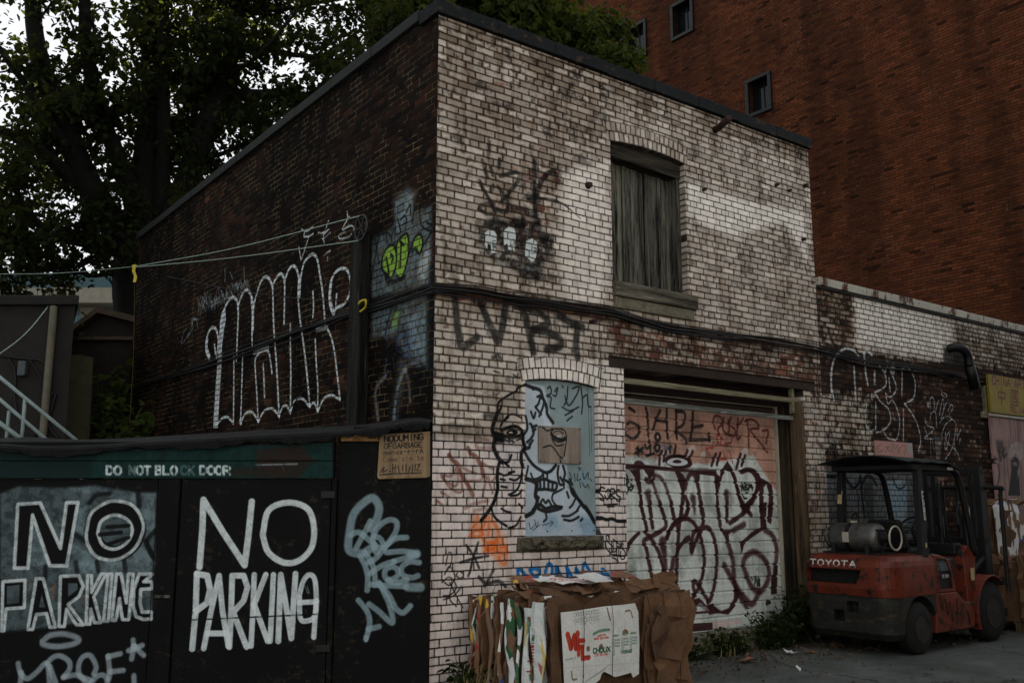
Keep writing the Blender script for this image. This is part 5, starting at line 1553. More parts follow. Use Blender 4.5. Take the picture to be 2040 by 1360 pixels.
YB = thing('shop_sign', 'yellow shop sign lettered CHINA ARTS with red Chinese characters', 'sign', (9.95, -.05, 3.0))
MB().box((9.95, -.10, 2.985), (11.9, -.06, 3.575)).build('sign_panel', M['yellow'], YB, cv=yel, bevel=.004)
MB().box((9.90, -.055, 2.9), (9.945, -.002, 3.40)).build('bracket', M['barwood'], YB, bevel=.004)
MB().box((9.80, -.05, 2.90), (9.897, -.002, 3.0)).build('bracket', M['barwood'], YB, bevel=.004)
PB = thing('poster_board', 'pink hoarding with a stencilled figure in black under the yellow sign', 'board', (10, -.05, .1))
MB().box((9.985, -.06, .1), (11.95, -.02, 2.93)).build('panel', M['poster'], PB, cv=post, bevel=.004)
MB().box((9.94, -.085, 2.935), (11.95, -.01, 2.975)).build('top_rail', M['alu'], PB, bevel=.004)
pk = MB().box((6.90, -.03, 2.15), (7.80, -.008, 2.435)).build('pink_board', M['pink'], None, cv=pinkb, bevel=.003)
tag(pk, 'small pink board with a scribbled tag on the annex wall above the forklift', 'board')

# ------------------------------------------------------------------ cardboard bales
M['card'] = proc('brown_cardboard', (.38, .28, .195), .9, 5, .25, c2=(.36, .26, .18), spot=(.5, .6), bump=.15)
M['card2'] = proc('dark_cardboard', (.33, .24, .17), .9, 6, .3, bump=.15)
M['cardw'] = proc('white_carton', (.76, .77, .76), .7, 6, .12, c2=(.62, .60, .55), spot=(.6, .7), bump=.1)
def print_mat(name, cols, scale, seed):
    """printed carton: blocks of flat colour on white"""
    m, nt, p = new_mat(name)
    N, L = nt.nodes.new, nt.links.new
    tc, mp, v = N('ShaderNodeTexCoord'), N('ShaderNodeMapping'), N('ShaderNodeTexVoronoi')
    mp.inputs['Location'].default_value = (seed, seed * .7, 0)
    mp.inputs['Scale'].default_value = (1.3, 1.3, .55)
    L(tc.outputs['Object'], mp.inputs[0])
    nz = N('ShaderNodeTexNoise')
    nz.inputs['Scale'].default_value = 9
    nz.inputs['Detail'].default_value = 4
    L(mp.outputs[0], nz.inputs['Vector'])
    ad = N('ShaderNodeVectorMath')
    ad.operation = 'MULTIPLY_ADD'
    ad.inputs[1].default_value = (.09, .09, .09)
    L(nz.outputs['Color'], ad.inputs[0])
    L(mp.outputs[0], ad.inputs[2])
    v.inputs['Scale'].default_value = scale
    L(ad.outputs[0], v.inputs['Vector'])
    r = N('ShaderNodeValToRGB')
    r.color_ramp.interpolation = 'CONSTANT'
    el = r.color_ramp.elements
    while len(el) < len(cols):
        el.new(.5)
    for i, (pos, c) in enumerate(cols):
        el[i].position, el[i].color = pos, lin(c) + (1,)
    L(v.outputs['Color'], r.inputs[0])
    L(r.outputs[0], p.inputs['Base Color'])
    p.inputs['Roughness'].default_value = .6
    return m
WHT, GRN, RED_, YLW, BLU, BRN = (.78, .79, .78), (.10, .30, .17), (.55, .11, .09), (.72, .58, .14), (.10, .20, .42), (.40, .29, .20)
M['pr1'] = print_mat('green_print', [(0, BRN), (.3, WHT), (.50, GRN), (.64, WHT), (.74, BRN)], 13, 1)
M['pr2'] = print_mat('red_print', [(0, BRN), (.5, RED_), (.58, YLW), (.62, BRN), (.88, WHT)], 14, 4)
M['pr3'] = print_mat('blue_print', [(0, BRN), (.35, WHT), (.55, BLU), (.62, WHT), (.76, BRN)], 11, 7)

def crumpled(w, h, nx, nz, amp, seed, thick, rag=.0, fold=0.0):
    """a crumpled upright sheet in local x-z, facing -y, with thickness; returns vertices, faces"""
    rg_ = np.random.default_rng(seed)
    X, Z = np.meshgrid(np.linspace(0, w, nx + 1), np.linspace(0, h, nz + 1))
    n_ = vnoise(nz + 1, nx + 1, 2.6, rg_) - .5 + .6 * (vnoise(nz + 1, nx + 1, 1.3, rg_) - .5)
    Y = n_ * amp * 2
    X = X + (rg_.random(X.shape) - .5) * w / nx * .55 * ((X > 1e-6) & (X < w - 1e-6))
    Z = Z + (rg_.random(Z.shape) - .5) * h / nz * .55 * ((Z > 1e-6) & (Z < h - 1e-6))
    Z[-1] += (rg_.random(nx + 1) - .5) * rag
    X[:, 0] += (rg_.random(nz + 1) - .5) * rag
    X[:, -1] += (rg_.random(nz + 1) - .5) * rag
    Z[0] = np.maximum(Z[0], .004)
    if fold:
        Y -= fold * np.clip((Z / h - .72) / .28, 0, 1) ** 2 * (.4 + .6 * rg_.random())
    m = (nx + 1) * (nz + 1)
    v = np.stack([X.ravel(), Y.ravel(), Z.ravel()], 1)
    v2 = v + np.array((0, thick, 0))
    fs = []
    for j in range(nz):
        for i in range(nx):
            a = j * (nx + 1) + i
            fs += [(a, a + 1, a + nx + 2), (a, a + nx + 2, a + nx + 1)] if (i + j) % 2 else [(a, a + 1, a + nx + 1), (a + 1, a + nx + 2, a + nx + 1)]
            fs.append((m + a + nx + 1, m + a + nx + 2, m + a + 1, m + a))
    ring = [i for i in range(nx + 1)] + [j * (nx + 1) + nx for j in range(1, nz + 1)] + [nz * (nx + 1) + i for i in range(nx - 1, -1, -1)] + [j * (nx + 1) for j in range(nz - 1, 0, -1)]
    for a, b in zip(ring, ring[1:] + ring[:1]):
        fs.append((b, a, m + a, m + b))
    return v, np.vstack([v, v2]), fs
def bale(label, loc, rz, L, D, Hh, seed, pal, nl, group, top=18, nx=12, nz=9, wires=True):
    rg_ = random.Random(seed)
    t = thing('cardboard_bale', label, 'bale', loc, rz, group)
    core = MB().box((.06, .06, .0), (L - .06, D - .03, Hh - .07))
    core.build('core', M['card2'], t, world=False)
    for i in range(nl):
        y = D * (i + .5) / nl
        th = D / nl * rg_.uniform(.35, .75)
        ins = abs(i / (nl - 1) - .5) * .06
        hh = Hh * rg_.uniform(.90, 1.02)
        x0 = rg_.uniform(-.03, .07)
        _, vs, fs = crumpled(L - x0 - rg_.uniform(0, .06), hh, nx, nz, .018, seed * 50 + i, th, .07, rg_.uniform(-.05, .05))
        MB().add(vs + np.array((x0, y, 0)), fs).build('cardboard_layer', M[pal[rg_.randrange(len(pal))]], t, world=False)
    for i in range(top):
        w, h = rg_.uniform(.16, .50), rg_.uniform(.10, .30)
        _, vs, fs = crumpled(w, h, 5, 4, .03, seed * 90 + i, .006, .05, rg_.uniform(-.15, .15))
        c, s_ = math.cos(math.radians(rg_.uniform(60, 97))), 1
        tilt = math.radians(rg_.uniform(72, 100))
        az = rg_.uniform(-.5, .5)
        R = Matrix.Rotation(az, 3, 'Z') @ Matrix.Rotation(-tilt, 3, 'X')
        R = np.array(R)
        v = (vs - np.array((w / 2, 0, h / 2))) @ R.T + np.array((rg_.uniform(.2, L - .2), rg_.uniform(.12, D - .08), Hh + rg_.uniform(.0, .06)))
        MB().add(v, fs).build('cardboard_flap', M[('card', 'card2', 'card', 'card2', 'card', 'pr2', 'card', 'pr3')[rg_.randrange(8)]], t, world=False)
    return t
BRZ = math.radians(4)
bl = bale('big cardboard bale with a white printed carton on its front, below the boarded window', (.40, -1.16, 0), BRZ, 1.70, 1.08, .82, 3,
          ['card', 'card2', 'card2', 'card', 'pr1', 'card', 'card2', 'pr2', 'card', 'pr1', 'pr3', 'card2', 'card', 'card2', 'card'], 27, 'bales of flattened cardboard', top=44)
bx = np.array((math.cos(BRZ), math.sin(BRZ), 0))
by = np.array((-math.sin(BRZ), math.cos(BRZ), 0))
BALEP = Plane(np.array((.40, -1.16, 0)) - by * .05, bx)
lab = Canvas(BALEP, .0, 1.9, 0, 1.0, .0022, (.80, .81, .80))
lab.c *= (.93 + .12 * fbm(lab.h, lab.w, .12 / lab.res, 4))[..., None]
q = lab.crop(880, 1080, 3.7778)
OR = (.66, .17, .10)
GY = (.33, .36, .35)
q.s(OR, 40, '935,690 960,790 985,700 1000,790;1000,790 1010,680', .15, .95, .1, line=True)
q.s(OR, 30, '1015,730 1020,840;1010,735 1060,735;1015,785 1050,785', .15, .95, .1, line=True)
q.s(OR, 32, '1045,780 1050,870 1100,862', .15, .95, .1, line=True)
q.s((.25, .1, .08), 6, '950,700 975,795;1000,720 1010,800;1062,760 1065,855 1105,850', .3, .6)
q.s(BRN, 34, '1094,796 1094,798;1188,780 1188,782', .15, .9)
q.f(BRN, '1345,680 1350,660 1368,645 1388,660 1392,680', 3, .9)
q.s(BRN, 12, '1232,490 1240,530 1255,580;1368,515 1405,510 1422,560;965,965 975,1025 1005,1025;1058,1000 1060,1005', .3, .9)
q.write('CHOUX', 1130, 832, 1255, 815, 36, GRN, 9, op=.95, rough=.05)
q.write('CABBAGE', 1335, 832, 1420, 822, 22, GRN, 5, op=.9)
q.write("C'EST MON CHOU", 1140, 855, 1240, 842, 16, OR, 3, op=.8)
q.write('LEXPEDITION', 1155, 708, 1220, 696, 13, OR, 3, op=.8)
q.write('MARCHE TRADITIONNEL', 1135, 730, 1245, 716, 13, OR, 3, op=.8)
q.s(GRN, 12, '1128,690 1160,672 1200,662 1248,655;1130,680 1170,660 1210,650 1248,650', .4, .5, .5)
for j, (y0, y1) in enumerate(((530, 505), (580, 555))):
    for i in range(10):
        x = 980 + i * 19
        y = y0 + (y1 - y0) * i / 9
        q.s(GY, 3, '%f,%f %f,%f %f,%f %f,%f %f,%f' % (x, y, x + 17, y - 2, x + 18, y + 20, x + 1, y + 22, x, y), .4, .6, .1, line=True)
    q.write('12 34 56 78 90 11', 985, y0 + 42, 1175, y1 + 40, 9, GY, 3, op=.6)
for cx_, n in ((1272, 6), (1340, 5), (1403, 5)):
    for i in range(n):
        y = 725 + i * 22 - (cx_ - 1272) * .15
        q.s(GRN, 3, '%f,%f %f,%f %f,%f %f,%f %f,%f' % (cx_, y, cx_ + 13, y - 2, cx_ + 13, y + 12, cx_, y + 14, cx_, y), .4, .7, .1, line=True)
        if i < 3:
            q.write('00.00 KG', cx_ + 18, y + 12, cx_ + 52, y + 9, 11, GRN, 2.5, op=.7)
    q.write('GREEN', cx_ + 2, 706 - (cx_ - 1272) * .15, cx_ + 48, 700 - (cx_ - 1272) * .15, 12, GRN, 3, op=.8)
q.write('FEUILLETAGE C M', 918, 884, 1000, 868, 9, GY, 3, op=.6)
q.s((.6, .6, .58), 4, '1018,600 1010,660 1015,900;1150,840 1148,1040;1262,590 1262,900 1265,1050;1365,560 1360,900;920,940 1470,900', .6, .5, .2)
q.s((.45, .2, .12), 5, '985,880 975,1000;1240,620 1238,680', .8, .25, .4)
M['label'] = painted('white_printed_carton', lab, .6, .3, .3)
def bpx(x, y, o=0.0):
    a = BALEP.px(880 + x / 3.7778, 1080 + y / 3.7778)
    return a
# the white carton, a thin bent sheet held on the front
ot = [bpx(*p) for p in ((887, 525), (1000, 512), (1100, 498), (1230, 480), (1330, 470), (1440, 455), (1466, 520), (1474, 760), (1470, 985), (1425, 1012), (1412, 975), (1300, 1010), (1225, 970), (1205, 985), (1190, 1030), (1150, 1060), (1130, 1140), (915, 1150), (905, 900))]
r_ = MB().prism([BALEP.pt(a, max(b, .02), .012 + .012 * math.sin(a * 9) + .03 * max(0, b - .75)) for a, b in ot], BALEP.n * -.006)
ps = r_.build('printed_sheet', M['label'], bl, world=False, cv=None)
ps.data.transform(bl.matrix_basis.inverted() if False else (Matrix.Translation(bl.location) @ Matrix.Rotation(BRZ, 4, 'Z')).inverted())
lay = ps.data.uv_layers.new(name='UVMap')
for lp in ps.data.loops:
    co = ps.data.vertices[lp.vertex_index].co
    lay.data[lp.index].uv = (co.x / 1.9, co.z / 1.0)
ps['label'] = 'white carton sheet printed with red letters and green words'
# crumpled brown paper covering the right end, and the folded front edges
rg_ = random.Random(4)
for i in range(11):
    w, h = rg_.uniform(.26, .46), rg_.uniform(.34, .62)
    x, z = rg_.uniform(1.22, 1.56), rg_.uniform(.22, .60)
    _, vs, fs = crumpled(w, h, 3, 4, rg_.uniform(.03, .07), 700 + i, .008, .10, rg_.uniform(-.06, .06))
    R = np.array(Matrix.Rotation(rg_.uniform(-.25, .25), 3, 'Y') @ Matrix.Rotation(rg_.uniform(-.16, .16), 3, 'Z'))
    v = (vs - np.array((w / 2, 0, h / 2))) @ R.T + np.array((x, rg_.uniform(-.085, -.02), z))
    v[:, 2] = np.clip(v[:, 2], .006, .90)
    v[:, 0] = np.minimum(v[:, 0], 1.74 + .02 * (i % 3))
    MB().add(v, fs).build('crumpled_sheet', M[('card', 'card', 'card2')[i % 3]], bl, world=False)
_, vs, fs = crumpled(.62, .79, 5, 6, .03, 740, .012, .05)
MB().add(vs + np.array((1.06, -.035, .01)), fs).build('crumpled_sheet', M['card'], bl, world=False)
_, vs, fs = crumpled(.11, .80, 3, 8, .03, 741, .012, .05)
MB().add(vs + np.array((-.04, -.04, .01)), fs).build('crumpled_sheet', M['card2'], bl, world=False)
for x in (.28, .62, 1.08, 1.50):
    MB().tube(spline([(x, 1.06, .02), (x, 1.08, .45), (x + .02, 1.04, .87), (x, .55, .90), (x - .01, .02, .87), (x, -.085, .74), (x + .01, -.075, .4), (x, -.06, .01)], 4), .003, 4).build('baling_wire', M['iron'], bl, world=False)
rg_ = random.Random(12)
for i, (x, z, w, h, az, tl) in enumerate(((1.28, .70, .34, .30, .3, 40), (1.50, .74, .24, .26, -.5, 25), (1.2, .78, .5, .26, .1, 80), (1.58, .62, .22, .34, .2, 12), (.98, .83, .5, .3, -.1, 82), (.55, .84, .4, .22, .2, 80))):
    _, vs, fs = crumpled(w, h, 5, 5, .035, 800 + i, .008, .05, .04)
    R = np.array(Matrix.Rotation(az, 3, 'Z') @ Matrix.Rotation(-math.radians(tl), 3, 'X'))
    MB().add((vs - np.array((w / 2, 0, 0))) @ R.T + np.array((x, .02 + .04 * i % .2, z)), fs).build('cardboard_flap', M['card'], bl, world=False)
# white printed scraps on top
for i, (x, y, w, h, m, az) in enumerate(((.42, .35, .30, .16, 'cardw', .25), (1.0, .42, .34, .16, 'cardw', .1), (.80, .16, .36, .18, 'cardw', .3), (.62, .62, .22, .10, 'pr3', .4), (1.25, .30, .3, .12, 'pr2', .2), (.2, .5, .22, .14, 'pr2', -.3))):
    _, vs, fs = crumpled(w, h, 4, 3, .012, 900 + i, .005, .02, .03)
    R = np.array(Matrix.Rotation(az, 3, 'Z') @ Matrix.Rotation(-math.radians(83), 3, 'X'))
    sc_ = MB().add((vs - np.array((w / 2, 0, 0))) @ R.T + np.array((x, y, .93)), fs).build('paper_scrap', M[m], bl, world=False)
TOPP = Plane(np.array((.40, -1.16, .915)), bx, by)
tl_ = Canvas(TOPP, .3, .85, .15, .45, .002, (.80, .80, .79))
for txt, y0, hh in (('Palmetto', .315, .085), ('FRUIT COMPANY', .265, .03)):
    n_ = len(txt)
    for i, ch in enumerate(txt):
        for poly in GLYPH.get(ch, GLYPH.get(ch.upper(), ())):
            tl_.raw_stroke(np.array([(.36 + .40 * (i + .1 + .8 * gx / 4) / n_, y0 + hh * gy / 6) for gx, gy in poly]), [.013 if hh > .05 else .005] * len(poly), .003, (.62, .10, .09))
M['toplabel'] = painted('red_lettered_carton', tl_, .6, .3, .3)
r_ = MB()
gx_ = 6
vs = [TOPP.pt(.33 + .47 * i / gx_, v, .018 + .012 * math.sin(i * 1.1) + (.02 if v > .3 else -.012)) for v in (.20, .42) for i in range(gx_ + 1)]
r_.add(vs, [(i, i + 1, gx_ + 2 + i, gx_ + 1 + i) for i in range(gx_)])
pl_ = r_.build('printed_sheet', M['toplabel'], bl, world=False, cv=tl_, fix=False)
pl_.data.transform((Matrix.Translation(bl.location) @ Matrix.Rotation(BRZ, 4, 'Z')).inverted())
pl_['label'] = 'white carton flap with red lettering on top'
# printed strips on the left end: La Islita
ENDP = Plane(np.array((.40, -1.16, 0)) + by * 1.08 - bx * .03, -by)
strip = Canvas(ENDP, 0, 1.2, 0, 1.0, .003, (.76, .78, .77))
q = strip.crop(880, 1080, 3.7778)
q.f(GRN, '430,540 500,560 500,740 460,760 425,690;640,560 690,560 700,620 640,700;660,990 700,980 700,1040 660,1040', 10, .85, .3)
q.f(YLW, '625,600 650,600 640,760 625,820;755,700 800,900 805,1060 780,1060', 8, .7, .3)
q.f(RED_, '735,900 775,930 770,1000 750,960;640,560 690,560 690,590 650,590', 6, .8, .3)
def vwrite(cv, txt, x, y, x2, y2, hgt, c, w):
    a, b = np.array((x, y), float), np.array((x2, y2), float)
    st = (b - a) / len(txt)
    pr = np.array((-st[1], st[0]))
    pr = pr / np.linalg.norm(pr) * -1
    for i, ch in enumerate(txt):
        for poly in GLYPH.get(ch, ()):
            pts_ = [a + st * (i + .1 + .8 * gx / 4) - pr * hgt * gy / 6 for gx, gy in poly]
            cv.s(c, w, ' '.join('%f,%f' % tuple(p) for p in pts_), .3, .95, .05, line=True)
vwrite(strip, 'La Islita', 695, 975, 712, 770, -42, RED_, 9)
vwrite(strip, 'rams', 716, 760, 722, 690, -26, GRN, 5)
M['strip'] = painted('carton_edge_print', strip, .6, .3, .3)
for i, (y0, y1, z1, dx, sm_) in enumerate(((.03, .17, .80, -.05, 'strip'), (.22, .30, .74, -.03, 'strip'), (.40, .50, .80, -.035, 'pr1'), (.33, .37, .78, -.045, 'pr1'), (.56, .60, .76, -.03, 'pr3'), (.70, .74, .78, -.04, 'pr2'), (.86, .91, .79, -.03, 'pr2'), (.97, 1.0, .76, -.03, 'pr2'))):
    nn = 8
    vs = []
    for j in range(nn + 1):
        z = .01 + z1 * j / nn
        wv_ = .012 * math.sin(j * 1.3 + i)
        for y in (y0 + wv_, (y0 + y1) / 2 + wv_, y1 + wv_ * .5):
            vs.append((dx - .02 * math.sin(j * .8 + y * 20) - (.015 if y == (y0 + y1) / 2 + wv_ else 0), y, z))
    k3 = len(vs)
    vs2 = [(x + .008, y, z) for x, y, z in vs]
    fs = []
    for j in range(nn):
        for k in range(2):
            a = j * 3 + k
            fs += [(a, a + 3, a + 4, a + 1), (k3 + a + 1, k3 + a + 4, k3 + a + 3, k3 + a)]
    o = MB().add(vs + vs2, fs).build('printed_sheet', M[sm_], bl, world=False)
    lay = o.data.uv_layers.new(name='UVMap')
    for lp in o.data.loops:
        co = o.data.vertices[lp.vertex_index].co
        lay.data[lp.index].uv = ((1.08 - co.y) / 1.2, co.z / 1.0)
PAL2 = ['card', 'card2', 'card', 'card2', 'cardw', 'pr3']
bale('brown cardboard bale on a pallet at the forklift forks', (8.05, -1.55, .13), math.radians(2), 1.9, .85, .78, 5, ['card', 'card2', 'card'], 7, 'bales of flattened cardboard', top=8)
bale('lower cardboard bale against the annex wall under another bale', (8.75, -.72, .0), 0, 1.9, .62, .85, 6, PAL2, 5, 'bales of flattened cardboard', top=0)
bale('upper cardboard bale with white and blue cartons stacked against the poster board', (8.75, -.74, .87), 0, 1.8, .62, .72, 8, ['card', 'pr3', 'cardw', 'card2', 'pr3'], 5, 'bales of flattened cardboard', top=8, nz=6)
PL = thing('pallet', 'wooden pallet under the brown bale beside the front wheel', 'pallet', (8.05, -1.55, 0))
for i in range(5):
    MB().box((8.07, -1.53 + i * .18, .10), (9.9, -1.43 + i * .18, .122)).build('deck_board', M['postwood'], PL)
for y in (-1.53, -1.18, -.80):
    MB().box((8.07, y, .003), (9.9, y + .09, .098)).build('runner', M['postwood'], PL)
# a wired ring stuck to the bale face is left as it is on the photo: twisted wire loop
tag(MB().tube([(8.42 + .03 * math.cos(a), -1.62, .52 + .05 * math.sin(a)) for a in np.linspace(0, 2 * math.pi, 14)[:-1]], .006, 5, closed=True).build('wire_loop', M['alu']), 'loop of bright wire on the front of the brown palletised bale', 'wire')
# ------------------------------------------------------------------ forklift (local x forward, y to its left, right side faces the alley)
def truck_paint(name, c, seed=0):
    """chipped paint: dark scuffs low down and in patches"""
    return proc(name, c, .5, 4.5, .28, c2=(.09, .075, .055), spot=(.535, .59), bump=.25, fine=45)
M['red'] = truck_paint('chipped_red_paint', (.36, .135, .07))
M['weight'] = proc('scuffed_counterweight', (.105, .11, .095), .7, 5, .5, c2=(.26, .20, .11), spot=(.55, .64), bump=.4, stretch=(1, 1, 2.5))
M['trk'] = proc('truck_black', (.045, .052, .052), .6, 8, .35, bump=.1)
M['tyre'] = proc('tyre_rubber', (.06, .06, .058), .85, 12, .3, bump=.5)
M['rim'] = proc('dusty_rim', (.13, .125, .115), .7, 10, .4, bump=.3)
M['tank'] = proc('scuffed_steel_tank', (.36, .365, .355), .40, 7, .35, c2=(.24, .20, .16), spot=(.52, .68), metal=.7, bump=.15)
M['grey'] = proc('grey_panel', (.24, .27, .28), .6, 7, .25)
M['seat'] = proc('seat_vinyl', (.06, .06, .065), .6, 12, .2)
M['cover'] = proc('roof_cover', (.11, .125, .13), .8, 5, .35, bump=.4)
M['decal'] = proc('white_decal', (.74, .74, .72), .6, 30, .2, bump=0)
M['decy'] = proc('cream_decal', (.62, .56, .40), .6, 30, .2, bump=0)
FT = math.radians(2)
FK = thing('forklift', 'red forklift with a gas cylinder on the back, parked by the garage jamb', 'forklift', (5.34, -.86, 0), FT)
def fk(mb, name, m, parent=FK, **k):
    return mb.build(name, M[m], parent, world=False, **k)
def outline(x0, x1, hw, rr_, n=6):   # plan outline with rounded rear corners (rear = x0)
    p = [(x1, -hw), (x1, hw)]
    for i in range(n + 1):
        a = math.pi / 2 * i / n
        p.append((x0 + rr_ - rr_ * math.sin(a) * 1.0, hw - rr_ * .62 + rr_ * .62 * math.cos(a)))
    for i in range(n + 1):
        a = math.pi / 2 * (1 - i / n)
        p.append((x0 + rr_ - rr_ * math.sin(a), -hw + rr_ * .62 - rr_ * .62 * math.cos(a)))
    return p
def loft(levels):
    mb, n = MB(), None
    rings = [[(x, y, z) for x, y in o] for o, z in levels]
    n = len(rings[0])
    vs = [q for r in rings for q in r]
    fs = [tuple(range(n - 1, -1, -1)), tuple(range((len(rings) - 1) * n, len(rings) * n))]
    for i in range(len(rings) - 1):
        for k in range(n):
            fs.append((i * n + k, i * n + (k + 1) % n, (i + 1) * n + (k + 1) % n, (i + 1) * n + k))
    return mb.add(vs, fs)
def carve(o, cutters):
    """cut real recesses into a mesh, then drop the cutters"""
    cs = []
    for c in cutters:
        me = bpy.data.meshes.new('cut')
        me.from_pydata(c.v, [], c.f)
        bm = bmesh.new()
        bm.from_mesh(me)
        bmesh.ops.recalc_face_normals(bm, faces=bm.faces)
        bm.to_mesh(me)
        bm.free()
        co = bpy.data.objects.new('cut', me)
        col.objects.link(co)
        co.location = FK.location
        co.rotation_euler = FK.rotation_euler
        cs.append(co)
        m = o.modifiers.new('cut', 'BOOLEAN')
        m.operation, m.object, m.solver = 'DIFFERENCE', co, 'EXACT'
    bpy.context.view_layer.update()
    dg = bpy.context.evaluated_depsgraph_get()
    me = bpy.data.meshes.new_from_object(o.evaluated_get(dg))
    o.modifiers.clear()
    o.data = me
    for c in cs:
        bpy.data.objects.remove(c)
WB, RW, FWR = 1.66, .275, .345
lowr = loft([(outline(-.50, .30, .50, .20), .17), (outline(-.56, .34, .54, .24), .24), (outline(-.58, .34, .55, .25), .50), (outline(-.575, .34, .55, .25), .615)])
o = fk(lowr, 'counterweight', 'weight')
arch_r = MB().lathe([(-.30, .345), (.30, .345)], (0, -.60, .27), (0, 1, 0), 28)
carve(o, [arch_r, MB().box((-.70, .02, .34), (-.44, .16, .46)), MB().box((-.70, -.16, .44), (-.46, -.02, .56)), MB().lathe([(-.30, .345), (.30, .345)], (0, .60, .27), (0, 1, 0), 28)])
o['label'] = 'scuffed dark lower counterweight'
uppr = loft([(outline(-.585, .34, .555, .25), .617), (outline(-.60, .34, .56, .26), .70), (outline(-.60, .34, .56, .26), .93), (outline(-.56, .34, .55, .26), .985), (outline(-.45, .34, .53, .24), 1.035), (outline(-.36, .34, .50, .22), 1.045)])
o = fk(uppr, 'rear_hood', 'red')
carve(o, [MB().hexa([(-.75, -.17, .735), (-.28, -.13, .75), (-.28, .42, .75), (-.75, .45, .735)], [(-.75, -.25, .90), (-.28, -.18, .885), (-.28, .46, .885), (-.75, .49, .90)]), arch_r])
bv = o.modifiers.new('bevel', 'BEVEL')
bv.width, bv.segments, bv.limit_method, bv.angle_limit = .012, 2, 'ANGLE', math.radians(40)
o['label'] = 'chipped red upper counterweight with a deep slot'
cwt = o
fk(MB().hexa([(-.50, -.165, .745), (-.29, -.13, .755), (-.29, .42, .755), (-.50, .445, .745)], [(-.50, -.235, .893), (-.29, -.18, .882), (-.29, .46, .882), (-.50, .485, .893)]), 'slot_shade', 'tyre', cwt)  # black block filling the slot, stands for its deep shade
# lettering across the back: strokes raised on the curved rear face
def rear_x(y):                       # rear surface at lettering height
    hw, r_ = .555, .26
    a = abs(y)
    if a <= hw - r_ * .62:
        return -.592
    c = (a - (hw - r_ * .62)) / (r_ * .62)
    return -.592 + r_ - r_ * math.sqrt(max(0, 1 - c * c)) if c < 1 else -.592 + r_
r_ = MB()
word = 'TOYOTA'
for i, ch in enumerate(word):
    for poly in GLYPH[ch]:
        pts_ = []
        for gx, gy in poly:
            y = .40 - i * .098 - .068 * gx / 4
            pts_.append((rear_x(y) - .004 + .012 * gy / 6, y, .922 + .062 * gy / 6))
        for a, b in zip(pts_[:-1], pts_[1:]):
            a, b = np.array(a), np.array(b)
            d = (b - a) / (np.linalg.norm(b - a) + 1e-9)
            s_ = np.cross(d, (-1, 0, 0)) * .0075
            r_.hexa([a - s_ - d * .004, a + s_ - d * .004, b + s_ + d * .004, b - s_ + d * .004], [q_ + np.array((-.004, 0, 0)) for q_ in (a - s_ - d * .004, a + s_ - d * .004, b + s_ + d * .004, b - s_ + d * .004)])
fk(r_, 'lettering', 'decal', cwt)
# chassis, side panels, step, cowl and front fender
r_ = MB().prism([(.30, -.555, .20), (1.18, -.555, .20), (1.24, -.555, .48), (.98, -.555, .50), (.80, -.555, .62), (.345, -.555, .62)], (0, .09, 0))
fk(r_, 'side_panel', 'red', bevel=.012)
r_ = MB().prism([(.345, -.556, .623), (.795, -.556, .623), (.74, -.556, .82), (.70, -.552, .98), (.50, -.55, 1.03), (.345, -.55, 1.04)], (0, .05, 0))
sp_ = fk(r_, 'rear_panel', 'red', bevel=.01)
carve(sp_, [MB().prism([(.44, -.57, .66), (.74, -.57, .66), (.70, -.57, .84), (.62, -.57, .98), (.40, -.57, 1.0)], (0, .1, 0))])
r_ = MB().prism([(.425, -.54, .655), (.735, -.54, .655), (.70, -.54, .85), (.40, -.54, .85)], (0, .03, 0))
fk(r_, 'hood_side', 'trk', bevel=.004)
r_ = MB().prism([(.40, -.548, .853), (.70, -.548, .853), (.66, -.54, .96), (.56, -.50, 1.03), (.42, -.50, 1.05)], (0, .04, 0))
fk(r_, 'hood_corner', 'grey', bevel=.006)
r_ = MB()
for k, ch in enumerate('9OTUONI'):
    pass
r_ = MB()
for i, ch in enumerate('TLOUI'):
    for poly in GLYPH[ch]:
        for (ax, ay), (bx_, by_) in zip(poly[:-1], poly[1:]):
            a, b = np.array((.52 + i * .034 + .024 * ax / 4, -.5425, .78 + .035 * ay / 6)), np.array((.52 + i * .034 + .024 * bx_ / 4, -.5425, .78 + .035 * by_ / 6))
            r_.tube([a, b], .0022, 4)
fk(r_, 'scribble', 'decal', None or FK)
r_ = MB()
for pp in ([(.52, .56), (.58, .38), (.62, .52), (.66, .30), (.72, .50)], [(.80, .55), (.78, .26)], [(.70, .42), (.90, .36)], [(.92, .48), (.86, .24), (1.0, .40), (1.06, .24)], [(.40, .60), (.46, .44), (.50, .58)]):
    r_.tube(spline([(x, -.5565, z) for x, z in pp], 4), .007, 4)
fk(r_, 'graffiti', 'trk')
r_ = MB()
for pp in ([(.38, .86), (.42, .93), (.46, .86), (.40, .80), (.47, .76)], [(.36, .72), (.42, .78), (.40, .66), (.44, .70)]):
    r_.tube(spline([(x, -.553 - .004, z) for x, z in pp], 4), .005, 4)
fk(r_, 'graffiti', 'trk')
r_ = MB().box((.28, -.46, .20), (1.30, .46, .45)).box((.34, -.50, .45), (.95, .50, .60))
fk(r_, 'chassis', 'trk', bevel=.01)
r_ = MB().box((.25, -.47, .62), (.98, .47, .99))
fk(r_, 'engine_hood', 'trk', bevel=.03)
r_ = MB().prism([(1.14, -.52, .45), (1.30, -.52, .42), (1.44, -.50, .98), (1.34, -.46, 1.12), (1.22, -.46, 1.04)], (0, 1.02, 0))
fk(r_, 'cowl', 'red', bevel=.012)
r_ = MB().box((1.24, -.5215, .72), (1.33, -.519, .86))
fk(r_, 'warning_plate', 'decy')
vs, fs = [], []
nn = 12
